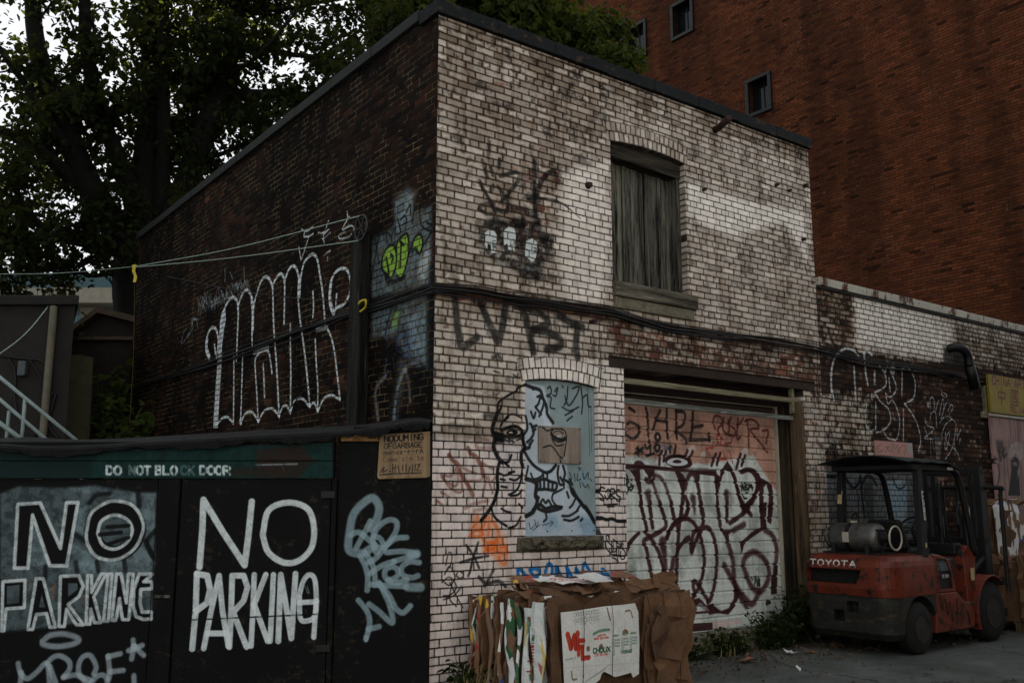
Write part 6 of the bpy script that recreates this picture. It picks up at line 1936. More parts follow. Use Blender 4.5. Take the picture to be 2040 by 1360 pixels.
for i in range(nn + 1):
    a = math.radians(205 - 150 * i / nn)
    for r0, yy in ((.405, -.58), (.405, -.30), (.425, -.30), (.425, -.58)):
        vs.append((WB + r0 * math.cos(a), yy, .345 + r0 * math.sin(a)))
for i in range(nn):
    for k in range(4):
        fs.append((i * 4 + k, i * 4 + (k + 1) % 4, (i + 1) * 4 + (k + 1) % 4, (i + 1) * 4 + k))
fs += [(0, 1, 2, 3), (nn * 4 + 3, nn * 4 + 2, nn * 4 + 1, nn * 4)]
fk(MB().add(vs, fs), 'fender', 'red', bevel=.006)
MBf = MB().add([(x, -y, z) for x, y, z in vs], fs)
fk(MBf, 'fender', 'red', bevel=.006)
r_ = MB().box((.98, -.50, .40), (1.24, .50, .43))
fk(r_, 'floor_plate', 'trk')
r_ = MB().box((1.30, -.30, .15), (1.95, .30, .62))
fk(r_, 'front_frame', 'trk', bevel=.02)
def wheel(x, y, rad, w, s):
    pr = [(-w / 2, rad * .52), (-w / 2 + .004, rad * .60), (-w / 2 + .006, rad * .86), (-w / 2 + .03, rad * .97), (-w / 4, rad), (w / 4, rad), (w / 2 - .03, rad * .97), (w / 2 - .006, rad * .86), (w / 2 - .004, rad * .60), (w / 2, rad * .52)]
    t = fk(MB().lathe(pr, (x, y, rad), (0, 1, 0), 36), 'wheel', 'tyre', smooth=True)
    e = y + s * (w / 2)
    rr_ = MB().lathe([(0, rad * .53), (.004, rad * .53), (-.02, rad * .46), (-.045, rad * .36), (-.045, rad * .22), (-.01, rad * .20), (.0, rad * .13), (.004, .01)], (x, e + .001 * s, rad), (0, s, 0), 28)
    fk(rr_, 'rim', 'rim', t, smooth=False)
    b = MB()
    for k in range(6):
        a = k * math.pi / 3
        b.lathe([(0, .013), (.018, .013)], (x + rad * .29 * math.cos(a), e - .045 * s, rad + rad * .29 * math.sin(a)), (0, s, 0), 6)
    fk(b, 'wheel_nut', 'rim', t)
wheel(0, -.455, RW, .18, -1)
wheel(0, .455, RW, .18, 1)
wheel(WB, -.45, FWR, .22, -1)
wheel(WB, .45, FWR, .22, 1)
# overhead guard
for s in (-1, 1):
    r_ = MB().hexa([(.16, s * .50 - .04, 1.0), (.27, s * .50 - .04, 1.0), (.27, s * .50 + .04, 1.0), (.16, s * .50 + .04, 1.0)],
                   [(.215, s * .475 - .035, 2.02), (.315, s * .475 - .035, 2.02), (.315, s * .475 + .035, 2.02), (.215, s * .475 + .035, 2.02)])
    gp = fk(r_, 'guard_post', 'trk', bevel=.008)
    if s < 0:
        d_ = MB()
        d_.hexa([(.225, -.5425, 1.42), (.262, -.5425, 1.42), (.262, -.54, 1.42), (.225, -.54, 1.42)], [(.245, -.522, 1.74), (.282, -.522, 1.74), (.282, -.519, 1.74), (.245, -.519, 1.74)])
        db = fk(d_, 'decal', 'decal', gp)
        d_ = MB()
        for i, ch in enumerate('UNICARR'):
            for poly in GLYPH.get(ch, ()):
                for (ax, ay), (bx_, by_) in zip(poly[:-1], poly[1:]):
                    f_ = lambda gx, gy: np.array((.231 + .02 * (1.435 + i * .042 + .03 * gx / 4 - 1.42) / .32 + .024 * gy / 6, -.5432 + .0202 * (1.435 + i * .042 + .03 * gx / 4 - 1.42) / .32, 1.435 + i * .042 + .03 * gx / 4))
                    d_.tube([f_(ax, ay), f_(bx_, by_)], .0034, 4)
        fk(d_, 'decal_lettering', 'trk', gp)
        fk(MB().hexa([(.205, -.546, 1.12), (.235, -.546, 1.12), (.235, -.543, 1.12), (.205, -.543, 1.12)], [(.208, -.543, 1.17), (.238, -.543, 1.17), (.238, -.54, 1.17), (.208, -.54, 1.17)]), 'decal', 'decy', gp)
    else:
        fk(MB().hexa([(.19, .452, 1.60), (.19, .45 + .06, 1.60), (.188, .45 + .06, 1.60), (.188, .452, 1.60)], [(.205, .442, 1.76), (.205, .50, 1.76), (.203, .50, 1.76), (.203, .442, 1.76)]), 'decal', 'decy', gp)
    fp = spline([(1.02, s * .475, 2.00), (1.10, s * .475, 1.985), (1.19, s * .478, 1.92), (1.27, s * .48, 1.70), (1.36, s * .485, 1.36), (1.44, s * .49, 1.00)], 5)
    fk(MB().tube(fp, .036, 8), 'guard_leg', 'trk', smooth=True)
    fk(MB().box((.10, s * .475 - .035, 1.975), (1.10, s * .475 + .035, 2.045)), 'roof_rail', 'trk', bevel=.008)
for x in (.10, .52, .80, 1.06):
    fk(MB().box((x, -.44, 1.985), (x + .05, .44, 2.035)), 'roof_bar', 'trk', bevel=.006)
vs, fs = [], []
nx_, ny_ = 7, 6
for i in range(nx_ + 1):
    for j in range(ny_ + 1):
        x, y = -.10 + 1.30 * i / nx_, -.56 + 1.12 * j / ny_
        vs.append((x, y, 2.05 + .085 * (1 - (2 * j / ny_ - 1) ** 2) * (1 - .3 * i / nx_) + .012 * (i % 2) - .03 * max(0, i - 5)))
m_ = len(vs)
vs += [(x, y, z + .014) for x, y, z in vs]
for i in range(nx_):
    for j in range(ny_):
        a = i * (ny_ + 1) + j
        fs += [(a, a + 1, a + ny_ + 2, a + ny_ + 1), (m_ + a + ny_ + 1, m_ + a + ny_ + 2, m_ + a + 1, m_ + a)]
rim_ = [j for j in range(ny_ + 1)] + [i * (ny_ + 1) + ny_ for i in range(1, nx_ + 1)] + [nx_ * (ny_ + 1) + j for j in range(ny_ - 1, -1, -1)] + [i * (ny_ + 1) for i in range(nx_ - 1, 0, -1)]
for a, b in zip(rim_, rim_[1:] + rim_[:1]):
    fs.append((a, b, m_ + b, m_ + a))
fk(MB().add(vs, fs), 'roof_cover', 'cover')
fk(MB().box((.90, -.513, 1.99), (1.03, -.511, 2.02)), 'decal', 'decal')
# gas cylinder with collar, strap and cradle
pr = [(0, .05), (.012, .085), (.03, .10), (.035, .105), (.05, .118), (.07, .145), (.10, .16), (.58, .16), (.61, .150), (.635, .12), (.65, .06), (.66, .03)]
GC = thing('gas_cylinder', 'scuffed silver gas cylinder lying across the back of the red forklift', 'gas cylinder', tuple(FK.location), FT)
GY0, GX, GZ = .40, -.16, 1.225
fk(MB().lathe([(h, r) for h, r in pr], (GX, GY0, GZ), (0, -1, 0), 32), 'tank', 'tank', GC, smooth=True)
fk(MB().tube([(GX + .108 * math.cos(a), GY0 + .0, GZ + .108 * math.sin(a)) for a in np.linspace(0, 2 * math.pi, 25)[:-1]], .012, 6, closed=True), 'foot_ring', 'tank', GC, smooth=True)
fk(MB().tube([(GX + .128 * math.cos(a), GY0 - .80, GZ + .128 * math.sin(a)) for a in np.linspace(0, 2 * math.pi, 29)[:-1]], .011, 6, closed=True), 'collar', 'alu', GC, smooth=True)
r_ = MB()
for a in (.6, 2.4, 4.2):
    r_.tube([(GX + .122 * math.cos(a), GY0 - .62, GZ + .122 * math.sin(a)), (GX + .128 * math.cos(a), GY0 - .80, GZ + .128 * math.sin(a))], .012, 6)
r_.lathe([(0, .10), (.04, .10), (.06, .05), (.13, .04)], (GX, GY0 - .60, GZ), (0, -1, 0), 16)
fk(r_, 'valve', 'trk', GC)
fk(MB().lathe([(0, .163), (.05, .163)], (GX, GY0 - .27, GZ), (0, -1, 0), 32), 'strap', 'trk', GC)
fk(MB().box((GX - .02, GY0 - .315, GZ + .155), (GX + .06, GY0 - .275, GZ + .185)).box((GX - .185, GY0 - .33, GZ - .05), (GX - .155, GY0 - .26, GZ + .06)), 'strap_buckle', 'alu', GC, bevel=.004)
r_ = MB()
for yy in (.30, -.12):
    r_.prism([(GX - .17, yy, 1.045), (GX + .17, yy, 1.045), (GX + .15, yy, 1.16), (GX + .09, yy, 1.10), (GX - .09, yy, 1.10), (GX - .15, yy, 1.16)], (0, -.05, 0))
r_.box((GX - .14, -.30, 1.046), (GX + .14, .42, 1.066))
fk(r_, 'cylinder_cradle', 'trk')
# seat, wheel, levers
r_ = MB().box((.42, -.24, 1.0), (.90, .24, 1.10))
fk(r_, 'seat', 'seat', bevel=.035)
r_ = MB().hexa([(.36, -.23, 1.08), (.48, -.23, 1.08), (.48, .23, 1.08), (.36, .23, 1.08)], [(.28, -.20, 1.42), (.37, -.20, 1.42), (.37, .20, 1.42), (.28, .20, 1.42)])
fk(r_, 'backrest', 'seat', bevel=.03)
cw_ = np.array((1.06, .06, 1.30))
ax1, ax2 = np.array((0, 1.0, 0)), np.array((.62, 0, .78)) * -1
r_ = MB().tube([cw_ + (ax1 * math.cos(a) + ax2 * math.sin(a)) * .18 for a in np.linspace(0, 2 * math.pi, 29)[:-1]], .014, 6, closed=True)
for a in (0.5, 2.6, 4.7):
    r_.tube([cw_, cw_ + (ax1 * math.cos(a) + ax2 * math.sin(a)) * .18], .011, 5)
fk(r_, 'steering_wheel', 'trk', smooth=True)
fk(MB().tube([cw_, (1.26, .06, 1.0)], .03, 8), 'steering_column', 'trk', smooth=True)
fk(MB().box((1.16, -.40, 1.0), (1.32, .40, 1.14)), 'dashboard', 'trk', bevel=.02)
for yy in (-.20, -.27, -.34):
    fk(MB().tube([(1.18, yy, 1.10), (1.14, yy, 1.30)], .01, 6).lathe([(0, .018), (.04, .018)], (1.14, yy, 1.29), (0, 0, 1), 8), 'lever', 'trk')
# mast, carriage, forks and load guard
for s in (-1, 1):
    fk(MB().box((1.96, s * .34 - .04, .10), (2.10, s * .34 + .04, 2.03)), 'mast_rail', 'trk', bevel=.006)
    fk(MB().box((1.99, s * .24 - .03, .12), (2.08, s * .24 + .03, 1.96)), 'inner_rail', 'trk', bevel=.006)
    fk(MB().lathe([(0, .035), (1.3, .035), (1.31, .02), (1.62, .02)], (1.97, s * .16, .25), (0, 0, 1), 12), 'lift_cylinder', 'trk', smooth=True)
    fk(MB().tube([(1.40, s * .30, .62), (1.98, s * .34, .95)], .035, 10), 'tilt_cylinder', 'trk')
    fk(MB().box((2.16, s * .26 - .06, .10), (2.21, s * .26 + .06, .75)).box((2.21, s * .26 - .06, .10), (2.58, s * .26 + .06, .135)), 'fork', 'trk', bevel=.006)
for z in (.30, 1.10, 1.97):
    fk(MB().box((1.975, -.38, z), (2.06, .38, z + .09)), 'mast_crossbar', 'trk', bevel=.006)
fk(MB().box((2.105, -.50, .25), (2.15, .50, .35)).box((2.105, -.50, .62), (2.15, .50, .72)), 'carriage', 'trk', bevel=.006)
r_ = MB().tube(spline([(2.13, -.54, .55), (2.13, -.54, 1.2), (2.13, -.54, 1.72), (2.13, -.50, 1.80), (2.13, .50, 1.80), (2.13, .54, 1.72), (2.13, .54, .55)], 4), .026, 8)
for yy in (-.36, -.18, 0, .18, .36):
    r_.box((2.12, yy - .012, .70), (2.14, yy + .012, 1.79))
fk(r_, 'load_guard', 'trk')
r_ = MB()
for s in (-.10, .10):
    pp = [(1.95, s + .02 * math.sin(k), .45 + k * .16) for k in range(10)]
    r_.tube(spline(pp, 3), .014, 6)
fk(r_, 'hose', 'trk')
fk(MB().box((.98, -.545, 1.36), (1.02, -.505, 1.46)).tube([(1.0, -.52, 1.46), (1.10, -.50, 1.60), (1.2, -.48, 1.62)], .012, 6), 'mirror', 'trk', bevel=.01)

# ------------------------------------------------------------------ yard behind the hoarding, far left
M['stucco'] = proc('grey_stucco', (.12, .113, .098), .95, 3, .3, bump=.6, fine=30)
M['eave'] = proc('dark_eave', (.10, .09, .085), .9, 5, .3)
M['conduit'] = proc('beige_pipe', (.32, .30, .245), .7, 5, .25, bump=.1)
M['rail'] = proc('white_rail_paint', (.46, .52, .52), .6, 7, .15, c2=(.33, .22, .16), spot=(.60, .66), bump=.1)
M['shed'] = proc('shed_boards', (.10, .075, .06), .9, 6, .4)
M['gable'] = proc('gable_trim', (.24, .20, .155), .9, 6, .35)
M['olive'] = proc('weathered_panel', (.27, .265, .19), .9, 5, .35)
M['pale'] = proc('pale_render', (.50, .48, .43), .9, 3, .15, bump=0)
M['teal'] = proc('teal_glass', (.16, .28, .30), .3, 6, .3, bump=0)
SP = Plane(on_depth(118, 1000, 14.0) * np.array((1, 1, 0)), RGT)
S = thing('stucco_building', 'dark grey stucco building with a pipe, at the far left behind the railing', 'building', tuple(SP.pt(-4, 0)))
zt = on_depth(60, 594, 14.0)[2]
def splan(k, z):
    p0, p1 = SP.pt(k, z, k), on_depth(104, 900, 21) + RGT * k
    p2, p3 = p1 - RGT * 11, SP.pt(-9, z, k)
    return [tuple(p3), tuple(p0), (p1[0], p1[1], z), (p2[0], p2[1], z)]
MB().prism(splan(0, 0), (0, 0, zt - .12)).build('wall', M['stucco'], S)
MB().prism(splan(.09, zt - .118), (0, 0, .15)).build('eave', M['eave'], S, bevel=.02)
a = SP.px(112, 612)
MB().tube([SP.pt(a[0], zt - .14, .07), SP.pt(a[0], 1.0, .07), SP.pt(a[0], 0, .07)], .055, 12).build('drainpipe', M['conduit'], S, smooth=True)
for k, pts_ in enumerate((((-20, 706), (40, 714), (80, 718), (93, 735), (92, 800), (100, 850), (120, 875)), ((20, 715), (33, 745), (32, 800), (45, 850)), ((60, 716), (85, 755), (108, 790)), ((113, 785), (100, 830), (70, 870)))):
    MB().tube(spline([SP.pt(*SP.px(*p), .03) for p in pts_], 5), .016, 5).build('wall_cable', M['black'], S, smooth=True)
a, b = SP.px(50, 720), SP.px(50, 750)
MB().slab(SP, a[0] - .06, a[0] + .06, b[1], a[1], .001, .10).build('wall_lamp', M['grey'], S, bevel=.02)
RL = thing('stair_railing', 'white painted metal stair railing sloping down behind the hoarding', 'railing', tuple(on_depth(40, 1330, 11.0) * np.array((1, 1, 0))))
D1 = 11.0
def bar(p, q, r, nm, dd=0.0):
    MB().tube([on_depth(*p, D1 + dd), on_depth(*q, D1 + dd)], r, 8).build(nm, M['rail'], RL, smooth=True)
bar((-60, 702), (195, 912), .022, 'top_rail')
bar((-60, 744), (135, 912), .022, 'mid_rail')
bar((-60, 799), (75, 898), .028, 'stringer')
bar((50, 795), (41, 905), .022, 'post')
bar((18, 818), (10, 905), .02, 'post', .5)
bar((165, 888), (160, 1050), .022, 'post')
SD = thing('shed', 'low dark shed with a pale trimmed gable between the stucco wall and the tree', 'shed', tuple(on_depth(200, 1200, 17.5) * np.array((1, 1, 0))))
SH = Plane(on_depth(150, 1000, 17.0) * np.array((1, 1, 0)), RGT)
g3 = [SH.px(*p) for p in ((135, 668), (206, 616), (300, 640))]
MB().prism([SH.pt(g3[0][0] + .05, 0), SH.pt(g3[2][0], 0), SH.pt(g3[2][0], g3[2][1] - .1), SH.pt(g3[1][0], g3[1][1] - .12), SH.pt(g3[0][0] + .05, g3[0][1] - .10)], -SH.n * 3).build('wall', M['shed'], SD)
for p, q_ in ((g3[0], g3[1]), (g3[1], g3[2])):
    MB().prism([SH.pt(p[0], p[1] - .11, .25), SH.pt(q_[0], q_[1] - .11, .25), SH.pt(q_[0], q_[1], .25), SH.pt(p[0], p[1], .25)], -SH.n * 3.4).build('roof_slope', M['gable'], SD)
a, b = SH.px(130, 655), SH.px(300, 672)
MB().slab(SH, a[0], b[0], b[1] - .06, b[1], .02, .10).build('beam', M['gable'], SD)
OP = Plane(on_depth(130, 1000, 15.5) * np.array((1, 1, 0)), RGT)
op = [OP.px(*p) for p in ((133, 708), (160, 706), (184, 712), (186, 900), (133, 900))]
pb_ = thing('garden_panel', 'olive weathered upright panel beside the stucco wall', 'panel', tuple(OP.pt(op[3][0] - .2, 0)))
MB().prism([OP.pt(*op[0]), OP.pt(*op[1]), OP.pt(*op[2]), OP.pt(op[3][0], 0), OP.pt(op[4][0], 0)], -OP.n * .05).build('board', M['olive'], pb_)
MB().box(tuple(OP.pt(op[3][0] - .08, 0) - .05), tuple(OP.pt(op[3][0] - .08, 0) + np.array((.05, .05, 1.2)))).build('stake', M['shed'], pb_)
AP = Plane(on_depth(140, 1000, 62) * np.array((1, 1, 0)), RGT)
AB = thing('apartment_block', 'pale apartment block with balconies far off under the tree', 'building', tuple(AP.pt(0, 0)))
za = on_depth(140, 548, 62)[2]
MB().slab(AP, -9, 3.6, 0, za, -12, 0).build('wall', M['pale'], AB)
for k in range(5):
    z = za - 1.2 - k * 2.9
    MB().slab(AP, -8.5, 3.4, z - 1.0, z, .002, 1.4).build('balcony', M['pale'], AB)
    MB().slab(AP, -8, 3.0, z + .02, z + 1.0, 1.30, 1.36).build('balcony_glass', M['teal'], AB)
    for j in range(4):
        MB().slab(AP, -8 + j * 2.9, -6.2 + j * 2.9, z - 2.8, z - 1.05, .002, .03).build('window', M['teal'], AB)

# ------------------------------------------------------------------ trees
def leaf_mat(name, c, ct, tr=.45):
    m, nt, p = new_mat(name)
    N, L = nt.nodes.new, nt.links.new
    g = N('ShaderNodeNewGeometry')
    tc, n = N('ShaderNodeTexCoord'), N('ShaderNodeTexNoise')
    n.inputs['Scale'].default_value = .8
    L(tc.outputs['Object'], n.inputs['Vector'])
    ad = N('ShaderNodeMath')
    ad.operation = 'ADD'
    L(g.outputs['Random Per Island'], ad.inputs[0])
    L(n.outputs[0], ad.inputs[1])
    def ramp(cc, k):
        r = N('ShaderNodeValToRGB')
        r.color_ramp.elements[0].position, r.color_ramp.elements[1].position = .45, 1.35
        r.color_ramp.elements[0].color = tuple(x * (1 - k) for x in cc) + (1,)
        r.color_ramp.elements[1].color = (cc[0] * (1 + k * 1.3), cc[1] * (1 + k), cc[2] * (1 + k * .4), 1)
        L(ad.outputs[0], r.inputs[0])
        return r
    L(ramp(c, .45).outputs[0], p.inputs['Base Color'])
    p.inputs['Roughness'].default_value = .6
    p.inputs['Specular IOR Level'].default_value = .05
    t = N('ShaderNodeBsdfTranslucent')
    L(ramp(ct, .4).outputs[0], t.inputs['Color'])
    mx = N('ShaderNodeMixShader')
    mx.inputs[0].default_value = tr
    L(p.outputs[0], mx.inputs[1])
    L(t.outputs[0], mx.inputs[2])
    L(mx.outputs[0], nt.nodes['Material Output'].inputs[0])
    return m
M['leaf'] = leaf_mat('tree_leaf', (.010, .016, .006), (.05, .062, .010), .30)
M['leaf2'] = leaf_mat('dense_leaf', (.028, .046, .015), (.11, .14, .022), .38)
M['weed'] = leaf_mat('weed_leaf', (.015, .024, .009), (.035, .048, .012), .22)
M['bark'] = proc('dark_bark', (.05, .046, .04), .95, 9, .4, stretch=(1, 1, .25), bump=1.0, fine=30)
def leaves(pos, size, rng_, droop=.5, upright=None):
    """one folded leaf per position: six corners, two faces"""
    n = len(pos)
    a = rng_.random(n) * 2 * np.pi
    d = np.stack([np.cos(a), np.sin(a), -droop + rng_.normal(0, .55, n)], 1)
    d /= np.linalg.norm(d, axis=1)[:, None]
    s = np.cross(d, rng_.normal(0, 1, (n, 3)) * .5 + np.array((0, 0, 1.0)))
    s /= np.linalg.norm(s, axis=1)[:, None] + 1e-9
    up = np.cross(s, d)
    L = size * (.55 + .75 * rng_.random(n))[:, None]
    w = L * (.34 + .10 * rng_.random(n))[:, None]
    fold = (.10 + .25 * rng_.random(n))[:, None]
    v = np.empty((n, 6, 3), np.float32)
    v[:, 0] = pos
    v[:, 1] = pos + d * L * .38 + s * w + up * w * fold
    v[:, 2] = pos + d * L * .80 + s * w * .62 + up * w * fold - np.array((0, 0, .1)) * L
    v[:, 3] = pos + d * L - np.array((0, 0, .22)) * L
    v[:, 4] = pos + d * L * .80 - s * w * .62 + up * w * fold - np.array((0, 0, .1)) * L
    v[:, 5] = pos + d * L * .38 - s * w + up * w * fold
    k = (np.arange(n) * 6)[:, None]
    f = np.concatenate([k + np.array([[0, 1, 2, 3]]), k + np.array([[0, 3, 4, 5]])], 1).reshape(-1, 4)
    return v.reshape(-1, 3), f
def fast_mesh(name, v, f, m, parent):
    me = bpy.data.meshes.new(name)
    off = np.array(parent.location)
    v = np.asarray(v, np.float32) - off.astype(np.float32)
    me.vertices.add(len(v))
    me.vertices.foreach_set('co', v.ravel())
    me.loops.add(f.size)
    me.loops.foreach_set('vertex_index', f.ravel().astype(np.int32))
    me.polygons.add(len(f))
    me.polygons.foreach_set('loop_start', np.arange(0, f.size, f.shape[1], dtype=np.int32))
    me.update(calc_edges=True)
    me.materials.append(m)
    o = bpy.data.objects.new(name, me)
    col.objects.link(o)
    o.parent = parent
    return o
def tree(name, label, base, limbs, seed, lsize, per_twig, step, blen, leafm, keep=None, trunk_n=12, group=None):
    rg_ = np.random.default_rng(seed)
    t = thing(name, label, 'tree', tuple(base), 0, group)
    wood_, pos = MB(), []
    for pts_, r0, r1, grow in limbs:
        p = spline(pts_, 6)
        n = len(p)
        jig = np.cumsum(rg_.normal(0, .012, (n, 3)), 0)
        p = p + jig - jig[0]
        rs = [r0 + (r1 - r0) * (i / (n - 1)) ** .8 for i in range(n)]
        wood_.tube(p, rs, trunk_n if r0 > .1 else 6, cap=True)
        if not grow:
            continue
        seg = np.linalg.norm(np.diff(p, axis=0), axis=1)
        cum = np.concatenate([[0], np.cumsum(seg)])
        s = cum[-1] * (1 - grow)
        while s < cum[-1]:
            i = min(np.searchsorted(cum, s), n - 1)
            q = p[i]
            d = rg_.normal(0, 1, 3) * np.array((1, 1, .6)) + np.array((0, 0, .12))
            d /= np.linalg.norm(d)
            L = blen * (.5 + .8 * rg_.random())
            bp = [q]
            for k in range(4):
                d = d + rg_.normal(0, .28, 3) + np.array((0, 0, -.04))
                d /= np.linalg.norm(d)
                bp.append(bp[-1] + d * L / 4)
            if keep is None or keep(bp[2]):
                wood_.tube(spline(bp, 2), np.linspace(max(.012, min(.04, r1 * .5)), .006, len(spline(bp, 2))), 4, cap=False)
                for k in range(1, 5):
                    for _ in range(3):
                        td = rg_.normal(0, 1, 3) * np.array((1, 1, .55)) + (bp[k] - bp[k - 1]) / L * 4
                        td /= np.linalg.norm(td)
                        tl = blen * .36 * (.5 + .8 * rg_.random())
                        e = bp[k] + td * tl + np.array((0, 0, -.08))
                        if keep is not None and not keep(e):
                            continue
                        wood_.tube([bp[k], (bp[k] + e) / 2 + rg_.normal(0, .03, 3), e], [.007, .005, .003], 3, cap=False)
                        m = rg_.integers(int(per_twig * .6), int(per_twig * 1.4) + 1)
                        u = rg_.random(m)[:, None]
                        pos.append(bp[k] + (e - bp[k]) * u + rg_.normal(0, .11 * blen * .8, (m, 3)))
            s += step * (.6 + .8 * rg_.random())
    wood_.build('trunk', M['bark'], t, smooth=True, fix=False)
    pos = np.concatenate(pos)
    v, f = leaves(pos, lsize, rg_)
    o = fast_mesh('crown', v, f, M[leafm], t)
    return t, len(pos)
def od(*q):
    return on_depth(*q)
base = od(285, 1200, 18.4) * np.array((1, 1, 0))
def chain(*q):
    return [od(*p) for p in q]
big = [([base] + chain((290, 800, 18.4), (282, 640, 18.3), (272, 540, 18.2), (280, 470, 18.2)), .56, .40, 0),
       (chain((278, 500, 18.2), (280, 420, 18.2), (288, 300, 18.0), (292, 180, 17.7), (284, 60, 17.4), (272, -120, 17.0)), .34, .13, .75),
       (chain((292, 500, 18.2), (345, 420, 18.2), (395, 285, 18.0), (440, 165, 17.8), (464, 60, 17.5), (478, -100, 17.2)), .30, .15, .75),
       (chain((412, 240, 18.0), (445, 192, 17.8), (520, 186, 17.6), (600, 186, 17.3), (660, 162, 17.0), (740, 105, 16.6), (800, 40, 16.2)), .12, .05, .85),
       (chain((380, 320, 18.0), (450, 300, 18.3), (540, 262, 18.8), (610, 262, 19), (660, 240, 19)), .06, .025, .9),
       (chain((455, 95, 17.7), (520, 100, 17.9), (600, 118, 18.2), (660, 120, 18.4), (720, 70, 18.4)), .08, .03, .9),
       (chain((262, 510, 18.2), (195, 400, 17.6), (140, 300, 17), (92, 180, 16.4), (62, 80, 15.9), (40, -100, 15.4)), .30, .12, .75),
       (chain((255, 500, 18.2), (170, 380, 17.4), (80, 300, 16.6), (-30, 240, 16)), .18, .08, .85),
       (chain((245, 500, 18.2), (150, 474, 17.2), (60, 468, 16.4), (-70, 478, 15.8)), .17, .07, .8),
       (chain((272, 420, 18.1), (215, 260, 17.2), (172, 110, 16.4), (160, -80, 15.8)), .20, .09, .8),
       (chain((320, 440, 18.2), (332, 250, 17.6), (338, 60, 17), (345, -80, 16.6)), .17, .08, .8),
       (chain((240, 545, 18.2), (180, 545, 17.4), (110, 540, 16.6), (40, 530, 16)), .05, .02, .9),
       (chain((150, 320, 17), (80, 210, 16.2), (10, 110, 15.6), (-60, 20, 15.2)), .09, .04, .9),
       (chain((100, 472, 16.9), (50, 420, 16.2), (0, 380, 15.8), (-60, 360, 15.4)), .07, .03, .95),
       (chain((90, 470, 16.8), (40, 500, 16.2), (-20, 505, 15.8)), .05, .02, .95),
       (chain((470, 40, 17.4), (540, 20, 17.6), (620, 10, 17.8), (720, -10, 18.0)), .07, .03, .95),
       (chain((440, 165, 17.8), (500, 130, 17.2), (560, 70, 16.8), (600, 20, 16.6)), .06, .025, .95),
       (chain((292, 180, 17.7), (330, 120, 18.2), (380, 60, 18.6), (400, -40, 19)), .09, .04, .9),
       (chain((300, 480, 18.2), (370, 350, 19.2), (430, 200, 20), (520, 40, 20.6)), .14, .05, .7)]
def keep_big(q):
    d = q - CAM
    return not (q[0] > -.15 and q[1] < 10.2 and q[2] < 6.6) and not (q[2] < 3.0)
t1, n1_ = tree('broadleaf_tree', 'huge dark spreading tree with many limbs behind the far end of the side wall', base, big, 11, .125, 12, .235, 1.3, 'leaf', keep_big)
def crown_tree(name, label, cpx, D, R, seed, ls, nl, tw, zmin):
    c0 = od(*cpx, D)
    b = np.array((c0[0], c0[1], 0))
    rg_ = np.random.default_rng(seed)
    top_ = np.array((c0[0], c0[1], c0[2] - R[2] * .55))
    ll = [([b, b + (.1, 0, top_[2] * .5), top_], .28, .18, 0)]
    for k in range(nl):
        a, g = k * 2.4, .35 + .6 * rg_.random()
        e = c0 + np.array((math.cos(a) * R[0] * g, math.sin(a) * R[1] * g, R[2] * (rg_.random() * 1.5 - .75)))
        ll.append(([top_ - (0, 0, .8 * rg_.random()), (top_ + e) / 2 + rg_.normal(0, .3, 3) + (0, 0, .3), e], .10, .025, .85))
    def keep(q):
        c = (q - c0) / np.array(R)
        return (c @ c) < 1.0 and not (q[0] > 14.5)
    return tree(name, label, b, ll, seed, ls, tw, .20, 1.2, 'leaf2', keep)
t2, n2_ = crown_tree('dense_tree', 'dense bright green tree rising behind the roof of the whitewashed building', (925, -50), 20.5, (2.95, 2.4, 4.2), 21, .19, 22, 24, 6.4)
t3, n3_ = crown_tree('bushy_tree', 'smaller bushy tree at the right edge of the crowns, in front of the orange brick', (1155, 135), 21.5, (1.6, 1.6, 1.7), 31, .17, 16, 24, 6.4)
# ------------------------------------------------------------------ weeds, shrubs and litter
def weed(name, label, c, rx, ry, h, n, size, seed, cat='weed', group=None, m='weed'):
    rg_ = np.random.default_rng(seed)
    t = thing(name, label, cat, (c[0], c[1], c[2] if len(c) > 2 else 0), 0, group)
    st, pos = MB(), []
    z0 = t.location[2]
    for k in range(n):
        a, r = rg_.random() * 6.28, math.sqrt(rg_.random())
        p0 = np.array((c[0] + math.cos(a) * r * rx * .7, c[1] + math.sin(a) * r * ry * .7, z0 + .003))
        hh = h * (.45 + .6 * rg_.random())
        p1 = p0 + np.array((rg_.normal(0, .10), rg_.normal(0, .10), hh))
        mid = (p0 + p1) / 2 + np.append(rg_.normal(0, .03, 2), 0)
        st.tube([p0, mid, p1], [.005, .004, .002], 4, cap=False)
        m_ = max(4, int(hh / .045))
        u = rg_.random(m_)[:, None]
        pos.append(p0 + (p1 - p0) * (.12 + .9 * u) + rg_.normal(0, .035, (m_, 3)) * np.array((1, 1, .4)))
    pos = np.concatenate(pos)
    pos[:, 2] = np.maximum(pos[:, 2], z0 + .02)
    st.build('stem', M[m], t, fix=False)
    v, f = leaves(pos, size, rg_, .1)
    fast_mesh('foliage', v, f, M[m], t)
    return t
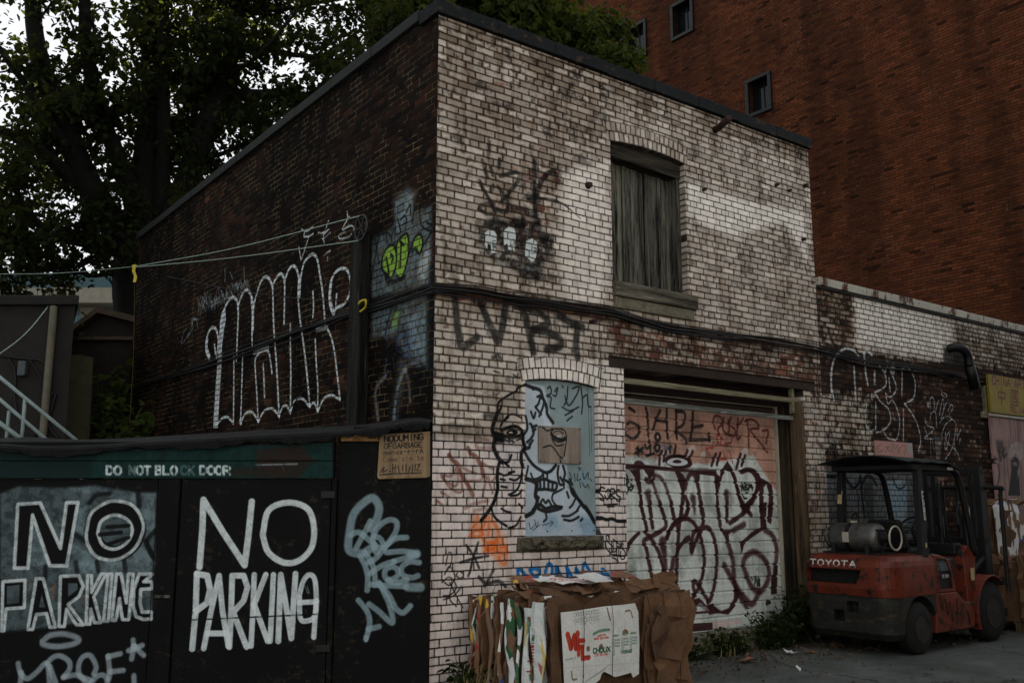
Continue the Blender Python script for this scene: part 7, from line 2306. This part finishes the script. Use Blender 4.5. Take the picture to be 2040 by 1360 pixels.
def grass(name, label, c, n, h, spread, seed, group=None, m='weed'):
    rg_ = np.random.default_rng(seed)
    vs, fs = [], []
    for k in range(n):
        p = np.array((c[0], c[1], .003)) + np.append(rg_.normal(0, spread * .4, 2), 0)
        d = np.append(rg_.normal(0, 1, 2), 0)
        d /= np.linalg.norm(d)
        s = np.array((-d[1], d[0], 0)) * .0045
        L = h * (.4 + .8 * rg_.random())
        b = spread * (.3 + rg_.random())
        k0 = len(vs)
        for i in range(5):
            t = i / 4
            q = p + d * b * t * t + np.array((0, 0, L * (t - .38 * t * t)))
            vs += [q - s * (1 - t * .9), q + s * (1 - t * .9)]
        fs += [(k0 + 2 * i, k0 + 2 * i + 1, k0 + 2 * i + 3, k0 + 2 * i + 2) for i in range(4)]
    o = MB().add(vs, fs).build(name, M[m], None, fix=False)
    return tag(o, label, 'grass', group)
M['straw'] = leaf_mat('dry_grass', (.20, .19, .10), (.2, .2, .08), .25)
WG = 'weeds along the garage threshold'
weed('weed', 'tallest weed clump at the foot of the right garage jamb', (5.10, -.02), .36, .14, .60, 90, .062, 1, group=WG)
weed('weed', 'broad dark weed clump in front of the right half of the garage door', (4.55, -.10), .42, .16, .40, 100, .055, 2, group=WG)
weed('weed', 'low weed clump in front of the middle of the garage threshold', (3.75, -.12), .38, .14, .26, 50, .065, 3, group=WG)
weed('weed', 'small weeds just behind the right end of the white labelled bale', (3.05, -.14), .35, .12, .22, 40, .06, 4, group=WG)
weed('weed', 'weeds growing between the garage jamb and the rear of the forklift', (5.55, -.16), .22, .12, .34, 40, .07, 5, group=WG)
grass('grass_tuft', 'pale seeding grass in front of the garage door sill', (3.65, -.16), 26, .42, .16, 6, m='straw')
grass('grass_tuft', 'dry grass tuft at the foot of the white brick corner beside the bale', (.32, -.30), 60, .40, .26, 7, m='straw')
weed('weed', 'dark weed at the white brick corner between hoarding and bale', (.30, -.22), .2, .16, .30, 36, .07, 8)
weed('shrub', 'leafy shrub behind the far end of the dark side wall', tuple(od(232, 1150, 15.2) * np.array((1, 1, 0))), .7, .5, 3.1, 60, .16, 9, 'shrub', m='leaf2')
weed('shrub', 'taller leafy shrub by the shed and the tree trunk', tuple(od(215, 1150, 16.4) * np.array((1, 1, 0))), .6, .5, 3.9, 46, .16, 10, 'shrub', m='leaf2')
rg_ = random.Random(3)
for k, (x, y, m, lb) in enumerate(((3.35, -.62, 'pr2', 'crumpled red and white wrapper on the ground right of the bale'), (4.2, -.55, 'cardw', 'torn white paper scrap on the concrete before the garage door'), (4.42, -.62, 'card', 'torn brown cardboard scrap on the concrete before the garage door'), (3.4, -1.25, 'cardw', 'tiny white paper bit on the open concrete in front'), (5.05, -.55, 'card2', 'flattened brown scrap near the rear of the forklift'))):
    _, vs, fs = crumpled(.16 if k != 3 else .05, .09 if k != 3 else .04, 4, 3, .02, 60 + k, .003, .02, .02)
    R = np.array(Matrix.Rotation(rg_.uniform(-.6, .6), 3, 'Z') @ Matrix.Rotation(-math.radians(82), 3, 'X'))
    tag(MB().add(vs @ R.T + np.array((x, y, .022)), fs).build('litter', M[m]), lb, 'litter')
# fallen leaves and grit: nobody could count them
rg_ = np.random.default_rng(77)
n = 1900
p = np.stack([rg_.uniform(1.5, 9, n), -np.abs(rg_.normal(0, .5, n)) - .05, np.full(n, .012)], 1)
p = np.concatenate([p, np.stack([rg_.uniform(0, 9, 300), rg_.uniform(-3.5, -.3, 300), np.full(300, .012)], 1)])
v, f = leaves(p, .035, rg_, .0)
v[:, 2] = np.clip(v[:, 2], .004, .03)
me = bpy.data.meshes.new('ground_debris')
me.from_pydata(v.tolist(), [], f.tolist())
me.materials.append(M['postwood'])
o = bpy.data.objects.new('ground_debris', me)
col.objects.link(o)
o['kind'] = 'stuff'
print('leaves', n1_, n2_, n3_)
